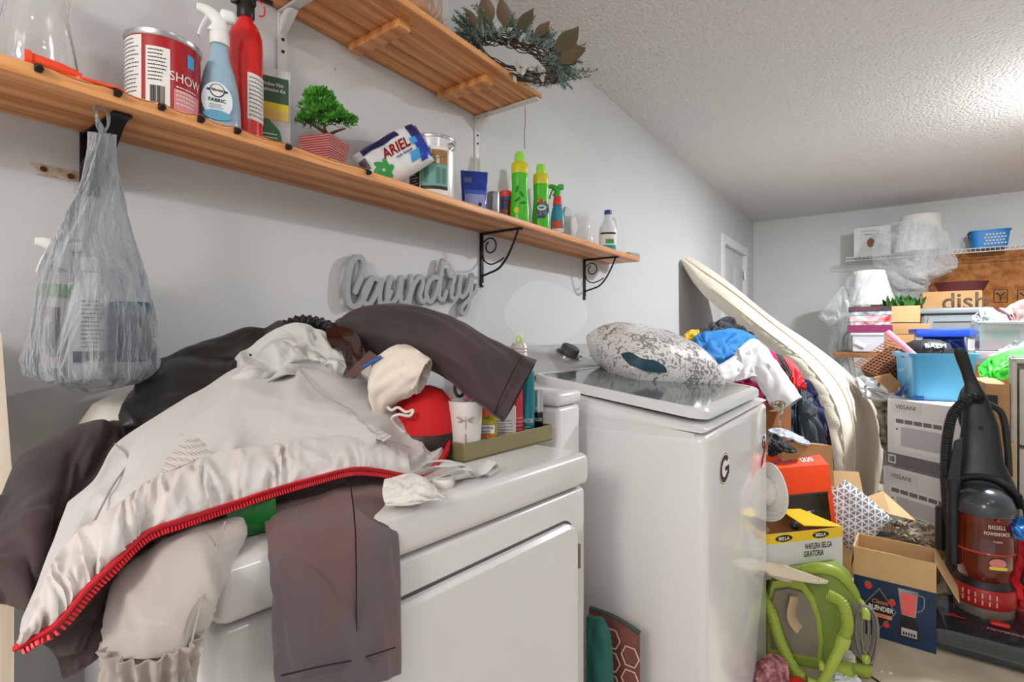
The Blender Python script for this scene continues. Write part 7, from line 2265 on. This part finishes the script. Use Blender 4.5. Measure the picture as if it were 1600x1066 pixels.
# green carpet cleaner
q = PD(1268, 1000, 1.79)
LM = mat('cleaner_lime', '#93a63f', .38); LM2 = mat('cleaner_green', '#7f9440', .4); 
t = thing('carpet_cleaner', 'lime green portable carpet cleaner with a hose and a coiled grey cord', 'cleaner', (q.x, q.y, 0), toward(q) + .15)
hC = .34
t.scale = (.95, .95, .98)
bm = BM()
secs = []
for k in range(17):
    f_ = k / 16; z = .0 + hC * f_
    w1 = .165 * (1 - .30 * f_ ** 2.2) * (1 if f_ < .95 else .85); dpt = .10 * (1 - .35 * f_ ** 2)
    if k == 0: w1 *= .96; dpt *= .94
    secs.append([V((w1 * math.copysign(abs(math.cos(a)) ** .55, math.cos(a)) + .02, dpt * math.copysign(abs(math.sin(a)) ** .55, math.sin(a)) + .10, z)) for a in [2 * PI * p / 40 for p in range(40)]])
loft(bm, secs); part('body', bm, LM2, t)
# grey-brown tank: tall arch on the left with lime rim
def arch(cx, w0, h0, z0, n=24): return [(cx - w0 * math.cos(PI * k / n), z0 + (h0 * (.35 + .65 * math.sin(PI * k / n)) if 0 < k < n else 0)) for k in range(n + 1)]
mA = lambda bm, o_, y0, tt: prism(bm, o_, tt, Matrix(((1, 0, 0, 0), (0, 0, -1, y0), (0, 1, 0, 0), (0, 0, 0, 1))))
bm = BM(); mA(bm, [(-.145, .05), (.025, .05), (.032, .12), (.024, .20), (.004, .27), (-.03, .315), (-.08, .32), (-.13, .30), (-.15, .2)], .02, .05); part('tank_rim', bm, LM, t)
bm = BM(); loft(bm, [[V((x, .0, z)) for x, z in [(-.14, .06), (.012, .06), (.018, .12), (.010, .20), (-.008, .25), (-.035, .29), (-.08, .295), (-.125, .28), (-.142, .2)]], [V((x * .96 - .002, -.045, z * .94 + .012)) for x, z in [(-.14, .06), (.012, .06), (.018, .12), (.010, .20), (-.008, .25), (-.035, .29), (-.08, .295), (-.125, .28), (-.142, .2)]]]); part('tank', bm, mat('tank_smoke', '#8d8677', .12, trans=.35), t)
bm = BM(); tube(bm, [(-.06, -.048, .27), (-.07, -.05, .20), (-.045, -.05, .16)], .024, 14, 14, flat=.3); part('tank_insert', bm, mat('tank_peach', '#b3997c', .3), t)
# base and hose ring
bm = BM(); box(bm, -.165, .19, .0, .2, 0, .05, .02, 3); part('base', bm, LM, t)
def hose(pts, r, n, m, name, rib=.0022, step=.0065):
    bm = BM(); c_ = catmull([V(p) for p in pts], n); L_ = 0
    prof = []
    for i in range(n):
        if i: L_ += (c_[i] - c_[i - 1]).length
        prof.append(L_)
    tube(bm, c_, lambda u: r + rib * (.5 + .5 * math.sin(2 * PI * prof[min(n - 1, int(u * (n - 1) + .5))] / step)), 16)
    return part(name, bm, m, t, angle=80)
hose([(.045, -.03, .285), (.085, -.05, .27), (.098, -.06, .21), (.085, -.07, .165)], .019, 150, LM, 'hose')
hose([(-.165, -.02, .25), (-.135, -.06, .20), (-.11, -.075, .12), (-.075, -.085, .05), (-.045, -.095, .02)], .018, 200, LM, 'hose')
bm = BM(); tube(bm, [(.087, -.07, .172), (.078, -.075, .14)], .023, 16); tube(bm, [(.078, -.075, .142), (.045, -.085, .07), (.012, -.095, -.0)], lambda u: .021 - .002 * u, 14, 12, flat=.85); tube(bm, [(.012, -.095, .002), (-.03, -.10, .012)], .017, 12, flat=.8); box(bm, .004, .022, -.118, -.09, .065, .09, .005); part('hose_grip', bm, mat('cleaner_lime2', '#9fb14a', .35), t)
bm = BM(); tube(bm, [(.075, -.02, .035), (.12, -.035, .045)], .024, 14); part('nozzle', bm, mat('cleaner_lime2', '#9fb14a', .35), t)
# cord wrap on the right side
CG = mat('cord_grey', '#77716d', .5)
bm = BM(); rnd = random.Random(4)
for k in range(9):
    dx = rnd.uniform(-.008, .008) + (k - 4) * .003; rx = .030 + rnd.uniform(-.008, .006); hz = .085 + rnd.uniform(-.006, .012)
    tube(bm, [(.150 + dx + rx * math.cos(a) * (1 + .2 * math.sin(a)), -.012 - k * .004, .175 + hz * math.sin(a)) for a in [2 * PI * q / 30 for q in range(31)]], .0038, 7)
part('power_cord', bm, CG, t)
for z in (.255, .095): bm = BM(); tube(bm, [(.155, .02, z), (.155, -.045, z), (.155, -.055, z - .02 if z > .2 else z + .012)], .013, 12, 12); part('cord_hook', bm, mat('cleaner_lime2', '#9fb14a', .35), t)
plate(mat('rating_label', '#c9c8bd', .5), t, .09, .135, .055, .095, -.004, name='rating_label'); lines(t, GREYINK, .093, .132, .06, .09, -.006, 5, 95)
bm = BM()
for k in range(8): box(bm, .142 + k * .006, .1445 + k * .006, -.003, .01, .055, .088)
part('vent_slots', bm, mat('slot_dark', '#3a4a18', .8), t, smooth=False)
bm = BM(); tube(bm, [(-.02, .04, .33), (.03, .02, .355), (.09, .03, .34), (.14, .05, .28), (.165, .07, .2)], .020, 12, 24, flat=.7); part('carry_handle', bm, LM, t)

# pillow with triangle net pattern, opened carton behind
tm = bpy.data.materials.new('triangle_net'); tm.use_nodes = True
nt = tm.node_tree; b_ = nt.nodes['Principled BSDF']; b_.inputs['Roughness'].default_value = .8
tc = nt.nodes.new('ShaderNodeTexCoord'); last = None
for an in (0, 60, 120):
    mp = nt.nodes.new('ShaderNodeMapping'); mp.inputs['Rotation'].default_value = (0, math.radians(an), 0); nt.links.new(tc.outputs['Object'], mp.inputs[0])
    wv = nt.nodes.new('ShaderNodeTexWave'); wv.bands_direction = 'X'; wv.inputs['Scale'].default_value = 14; nt.links.new(mp.outputs[0], wv.inputs['Vector'])
    g_ = nt.nodes.new('ShaderNodeMath'); g_.operation = 'LESS_THAN'; g_.inputs[1].default_value = .10; nt.links.new(wv.outputs['Fac'], g_.inputs[0])
    if last is None: last = g_.outputs[0]
    else:
        m2 = nt.nodes.new('ShaderNodeMath'); m2.operation = 'MAXIMUM'; nt.links.new(last, m2.inputs[0]); nt.links.new(g_.outputs[0], m2.inputs[1]); last = m2.outputs[0]
mx = nt.nodes.new('ShaderNodeMixRGB'); mx.inputs[1].default_value = lin('#7b828c'); mx.inputs[2].default_value = lin('#e4e4e6'); nt.links.new(last, mx.inputs[0]); nt.links.new(mx.outputs[0], b_.inputs['Base Color'])
bm = pillow(.23, .23, .10, .004, 30, 12, .55)
q = PD(1328, 806, 2.25)
bmesh.ops.transform(bm, matrix=Euler((math.radians(-35), math.radians(38), math.radians(-10))).to_matrix().to_4x4(), verts=bm.verts)
solo('cushion', bm, tm, 'grey and white triangle-net cushion between the orange carton and the open box', 'cushion', q)
qa = PZ(1345, 905, 0)
t = thing('open_box', 'large open pale cardboard box under the patterned cushion', 'box', (PD(1338, 850, 2.5).x, PD(1338, 850, 2.5).y, 0), .45)
opencarton(t, .15, .26, .30, CARD2)
flap(t, [(.15, 0, .30), (.15, .26, .30), (.24, .26, .34), (.27, .02, .27)], .003); flap(t, [(-.15, .26, .30), (.15, .26, .30), (.15, .32, .42), (-.15, .32, .42)], .003)
# tan newspaper shreds in a low basket by the microwave boxes
qs = PD(1420, 832, 2.55)
bm = BM(); rnd = random.Random(8)
for k in range(150):
    p = V((rnd.uniform(-.12, .12), rnd.uniform(-.12, .08), rnd.uniform(.0, .05))); d_ = V((rnd.gauss(0, 1), rnd.gauss(0, .6), rnd.gauss(0, .35))).normalized() * rnd.uniform(.03, .06)
    tube(bm, [p - d_ * .5, p + V((0, 0, rnd.uniform(0, .015))), p + d_ * .5], .006, 4, 5, flat=.25)
solo('paper_shreds', bm, mat('shred_tan', '#c8bba8', .8, hex2='#8f8272', vscale=20), 'heap of tan paper shreds in front of the lower microwave carton', 'shreds', (qs.x, qs.y, .17), kind='stuff')
bm = BM(); secs = [[V((a, b, z)) for a, b in rrect(-.13 * s_, .13 * s_, -.14 * s_, .10 * s_, .04, 5)] for z, s_ in ((0, .85), (.16, 1), (.172, 1.02), (.165, .97), (.01, .82))]
loft(bm, secs); solo('low_basket', bm, mat('basket_tan', '#a08a6e', .8, bump=.4, bscale=80), 'low tan basket holding the paper shreds', 'basket', (qs.x, qs.y, 0))
bm = BM(); tube(bm, [PD(1358, 832, 2.2), PD(1392, 836, 2.15)], .012, 8, flat=.5); wsolo('plastic_stick', bm, mat('dark_blue_plastic', '#26303c', .4), 'dark blue plastic stick lying on the edge of the pale open box', 'stick')

# ================================================================== VACUUM CLEANER
q = PD(1536, 925, 1.98)
VR = toward(q) + .10
t = thing('vacuum_cleaner', 'black upright vacuum cleaner with a dark red dust cup, right of the blender carton', 'vacuum cleaner', (q.x, q.y, 0), VR)
VB = mat('vac_black', '#1d1f22', .38); VG = mat('vac_gloss', '#23282d', .18, coat=.4)
bm = BM()
o_ = []
secs = []
for y, z0, z1, hw in ((-.215, .012, .045, .150), (-.205, .006, .085, .165), (-.15, .004, .105, .172), (-.06, .004, .115, .170), (.04, .01, .12, .150), (.12, .02, .10, .120), (.15, .03, .07, .10)):
    s_ = []
    for a_ in [2 * PI * k / 32 for k in range(32)]:
        s_.append(V((hw * math.copysign(abs(math.cos(a_)) ** .35, math.cos(a_)), y, (z0 + z1) / 2 + (z1 - z0) / 2 * math.copysign(abs(math.sin(a_)) ** .5, math.sin(a_)))))
    secs.append(s_)
loft(bm, secs); nz_ = part('floor_nozzle', bm, VG, t)
bm = BM(); box(bm, -.155, .165, -.2175, -.205, .034, .040, .001); part('chrome_line', bm, mat('dull_line', '#54595d', .3, .5), nz_)
letters('POWERFORCE', .011, mat('vac_pink', '#c98a8a', .5), t, 0, 0, 0, mtx=Matrix.Translation((.055, -.160, .1075)) @ Matrix.Rotation(math.radians(6), 4, 'X'), width=.12)
bm = BM(); prism(bm, [(-.03, -.012), (.035, -.012), (.035, -.004), (-.03, -.004)], .001, Matrix.Translation((-.095, -.125, .1108))); prism(bm, [(-.012, 0), (.014, 0), (.001, .014)], .001, Matrix.Translation((-.095, -.125, .1108))); part('red_logo', bm, mat('vac_red', '#b81f22', .3), nz_)
bm = BM(); box(bm, .005, .06, -.135, -.11, .108, .124, .007, 3); part('red_pedal', bm, mat('vac_red', '#b81f22', .3), t)
for s_ in (-1, 1):
    bm = BM(); lathe(bm, [(.035, 0), (.04, .004), (.04, .022), (.035, .026)], 24, mtx=Matrix.Translation((s_ * .135 - .013, .11, .042)) @ Matrix.Rotation(PI / 2, 4, 'Y')); part('wheel', bm, BLACK, t)
# lower body
bm = BM(); lathe(bm, [(.085, .10), (.088, .12), (.088, .145), (.08, .15)], 40, cy=-.005); part('clear_base_ring', bm, mat('smoke_plastic', '#6e6257', .2), t)
bm = BM(); lathe(bm, [(.090, .148), (.093, .152), (.093, .212), (.09, .216)], 40, cy=-.005); gr = part('red_grille', bm, mat('vac_red2', '#a01c1c', .35), t)
bm = BM()
for k in range(6):
    a_ = -.75 + k * .21
    for z in (.162, .186):
        c_ = V((.0935 * math.sin(a_), -.0935 * math.cos(a_) - .005, z)); box(bm, -.0022, .0022, -.0022, .002, 0, .017, mtx=Matrix.Translation(c_) @ Matrix.Rotation(a_, 4, 'Z'))
part('slot', bm, mat('slot_pale', '#c9a090', .4), gr, smooth=False).data.name
bm = BM(); lathe(bm, [(.088, .214), (.082, .235), (.080, .25)], 40); part('cup_seat', bm, VB, t)
# dust cup: smoky dark red, visible inner
bm = BM(); lathe(bm, [(.070, .235), (.080, .25), (.088, .30), (.089, .345), (.091, .35), (.089, .355), (.088, .43), (.083, .49)], 48, cy=-.008); part('dust_cup', bm, mat('cup_red', '#8f2d1c', .10, trans=.45, hex2='#64200f', vscale=7, coat=.5), t)
bm = BM(); lathe(bm, [(.090, .346), (.0925, .350), (.090, .354)], 48, cy=-.008, cap0=False, cap1=False); part('cup_ring', bm, mat('ring_red', '#b0402c', .15), t)
bm = BM(); lathe(bm, [(.0925, .485), (.093, .49), (.09, .52), (.078, .548), (.05, .57), (.0, .58)], 48, cy=-.008); part('cup_dome', bm, mat('dome_grey', '#3a4046', .2, coat=.3), t)
# back spine that rises into the handle
bm = BM(); secs = []
for z, hw, dp, y in ((.12, .10, .06, .09), (.25, .108, .06, .10), (.45, .112, .06, .10), (.56, .108, .06, .09), (.62, .085, .055, .085), (.66, .070, .035, .085), (.80, .055, .028, .09), (.90, .040, .024, .095), (.955, .024, .02, .10), (1.0, .020, .02, .095), (1.05, .022, .02, .075), (1.085, .022, .018, .055), (1.10, .014, .012, .05)):
    dx = 0 if z < .8 else -(z - .8) * .14 if z < .95 else -(.021 + (z - .95) * .30)
    secs.append([V((dx + hw * math.copysign(abs(math.cos(a)) ** .7, math.cos(a)), y + dp * math.copysign(abs(math.sin(a)) ** .7, math.sin(a)), z)) for a in [2 * PI * k / 28 for k in range(28)]])
loft(bm, secs); sp = part('spine_and_handle', bm, VB, t)
bm = BM(); tube(bm, [(.108 * math.cos(a), .03, .505 + .10 * math.sin(a)) for a in [PI * k / 20 for k in range(21)]], .012, 10, flat=1.4); part('shoulder_arch', bm, VB, t)
for z in (.69, .79):
    bm = BM(); lathe(bm, [(.008, 0), (.008, .004)], 14, mtx=Matrix.Translation((.0, .060, z)) @ Matrix.Rotation(PI / 2, 4, 'X')); part('screw_hole', bm, INK, sp)
# hose loop on the left and wand tools
bm = BM(); c_ = catmull([V(p) for p in [(.0, .05, .905), (-.035, .03, .905), (-.085, .0, .85), (-.105, -.01, .75), (-.11, -.01, .62), (-.105, .0, .5), (-.10, .02, .4)]], 260)
tube(bm, c_, lambda u: .0175 + .0018 * math.sin(u * 620), 14); part('hose', bm, mat('vac_hose', '#202427', .45), t, angle=80)
bm = BM(); tube(bm, [(.03, .13, .88), (.07, .14, .84), (.085, .14, .72), (.09, .14, .6)], .012, 10, 24); part('rear_hose', bm, mat('vac_hose', '#202427', .45), t)
bm = BM(); tube(bm, [(-.092, -.045, .28), (-.090, -.045, .56)], .020, 14); tube(bm, [(-.090, -.045, .56), (-.090, -.045, .60)], .024, 14); loft(bm, [[V((-.108, -.065, .60)), V((-.072, -.065, .60)), V((-.072, -.03, .60)), V((-.108, -.03, .60))], [V((-.086, -.062, .745)), V((-.064, -.062, .76)), V((-.064, -.03, .76)), V((-.086, -.03, .745))]]); part('crevice_tool', bm, VB, t)
bm = BM(); tube(bm, [(-.125, .02, .30), (-.125, .02, .47)], .016, 12); part('side_tool', bm, VB, t)
bm = BM()
for k in range(3): tube(bm, [(.115 - k * .004, .03 - .012 * k, .22 + k * .01), (.135 - k * .004, .02 - .012 * k, .38), (.105, .03 - .012 * k, .56)], .0045, 8, 24)
part('power_cord', bm, BLACK, t)
letters('BISSELL', .014, mat('vac_text', '#d8c8c0', .4), t, 0, -.008, .452, R=.0895, ang=.35, width=.052); letters('POWERFORCE', .012, mat('vac_text', '#d8c8c0', .4), t, 0, -.008, .428, R=.0905, ang=.35, width=.078, bold=.02); letters('TURBO', .006, mat('vac_text', '#d8c8c0', .4), t, 0, -.008, .400, R=.0905, ang=.35, width=.03)
bm = BM()
st_ = [V((.0925 * math.sin(.35 + x / .0925), -.0925 * math.cos(.35 + x / .0925) - .008, z)) for x, z in [(-.008, .474), (.008, .474), (0, .485)]]
bm.faces.new([bm.verts.new(p) for p in st_]); part('red_triangle', bm, mat('vac_red', '#b81f22', .3), t, recalc=False)
def cylpatch(m, a0, a1, z0, z1, name, R_=.0925): return patch(m, t, R_, a0, a1, z0, z1, name=name, y=-.008)
def cyloval(m, ac, zc, ra, rz_, name, R_):
    bm = BM(); A = [V((R_ * math.sin(ac + ra / R_ * math.cos(u)), -R_ * math.cos(ac + ra / R_ * math.cos(u)) - .008, zc + rz_ * math.sin(u))) for u in [2 * PI * k / 28 for k in range(28)]]
    bm.faces.new([bm.verts.new(p) for p in A]); return part(name, bm, m, t, recalc=False)
cyloval(mat('sticker_pink', '#c77a78', .4), .36, .322, .026, .017, 'pink_sticker', .0915); cylpatch(mat('sticker_yellow', '#dcc63a', .4), .08, .68, .298, .309, 'yellow_sticker', .0922)

# blue and red cloth at the right edge
cloth('blue_cloth', [[(1574, 812, 1.95), (1590, 808, 1.95), (1640, 806, 1.95)], [(1576, 822, 1.9), (1592, 824, 1.88), (1640, 826, 1.88)], [(1582, 836, 1.9), (1600, 846, 1.88), (1640, 856, 1.88)]], mat('blue_shiny', '#2a78cc', .3), 'bright blue shiny cloth at the right edge above the red one', 'cloth', .015, 51, 40, 24)
cloth('red_cloth', [[(1574, 850, 2.05), (1590, 842, 2.05), (1660, 840, 2.05)], [(1574, 885, 1.98), (1590, 880, 1.96), (1660, 876, 1.95)], [(1574, 920, 1.98), (1592, 926, 1.93), (1660, 930, 1.9)], [(1576, 940, 2.0), (1596, 955, 1.95), (1660, 975, 1.9)]], mat('red_fleece', '#cf1f2c', .7, bump=.3, bscale=60), 'bright red cloth slumped at the right edge behind the vacuum head', 'cloth', .04, 52, 40, 40)

# small things on the floor by the washer foot
cloth('plaid_cloth', [[(1176, 1050, 1.62), (1190, 1030, 1.64), (1210, 1022, 1.66), (1230, 1034, 1.66)], [(1176, 1075, 1.56), (1192, 1050, 1.58), (1212, 1046, 1.60), (1232, 1060, 1.62)], [(1178, 1100, 1.56), (1195, 1100, 1.56), (1215, 1100, 1.58), (1235, 1100, 1.6)]], mat('plaid_pink', '#b4777a', .8, hex2='#54202a', vscale=40), 'pink and maroon patterned cloth on the floor at the washer foot', 'cloth', .015, 53, 40, 30)
q = PZ(1240, 1062, .03)
bm = BM(); box(bm, -.035, .035, -.02, .02, 0, .03, .008, 3); solo('red_box', bm, mat('glossy_red', '#d21f24', .3), 'small bright red case on the floor in front of the green cleaner', 'case', (q.x, q.y, .001), .6)
cloth('plastic_scrap', [[(1292, 1068, 1.70), (1306, 1046, 1.74), (1325, 1046, 1.74), (1345, 1062, 1.70)], [(1290, 1085, 1.66), (1308, 1064, 1.69), (1326, 1062, 1.70), (1348, 1078, 1.68)], [(1292, 1100, 1.64), (1308, 1098, 1.65), (1328, 1098, 1.66), (1350, 1100, 1.66)]], film('white_film', '#f2f4f6', .35), 'crumpled clear-white plastic wrapper on the floor', 'wrapper', .015, 54, 40, 30, .002)
bm = BM(); tube(bm, [PZ(1330, 1052, .008), PZ(1345, 1050, .012), PZ(1365, 1060, .004), PZ(1400, 1085, .004)], .0028, 6, 30); wsolo('black_cable', bm, BLACK, 'thin black cable end lying on the floor beside the wrapper', 'cable')
rnd = random.Random(17)
for i, (px, py) in enumerate(((1347, 1030), (1378, 1050), (1391, 1052), (1352, 1022))):
    p = PZ(px, py, 0); bm = BM(); n_ = 6
    A = [V((.006 * rnd.uniform(.5, 1.2) * math.cos(2 * PI * k / n_), .004 * rnd.uniform(.5, 1.3) * math.sin(2 * PI * k / n_), 0)) for k in range(n_)]
    loft(bm, [A, [a + V((0, 0, .002)) for a in A]])
    solo('paper_crumb', bm, PAPER, 'tiny white paper crumb on the floor in front of the blender carton', 'crumb', (p.x, p.y, 0), group='paper crumbs on the floor')
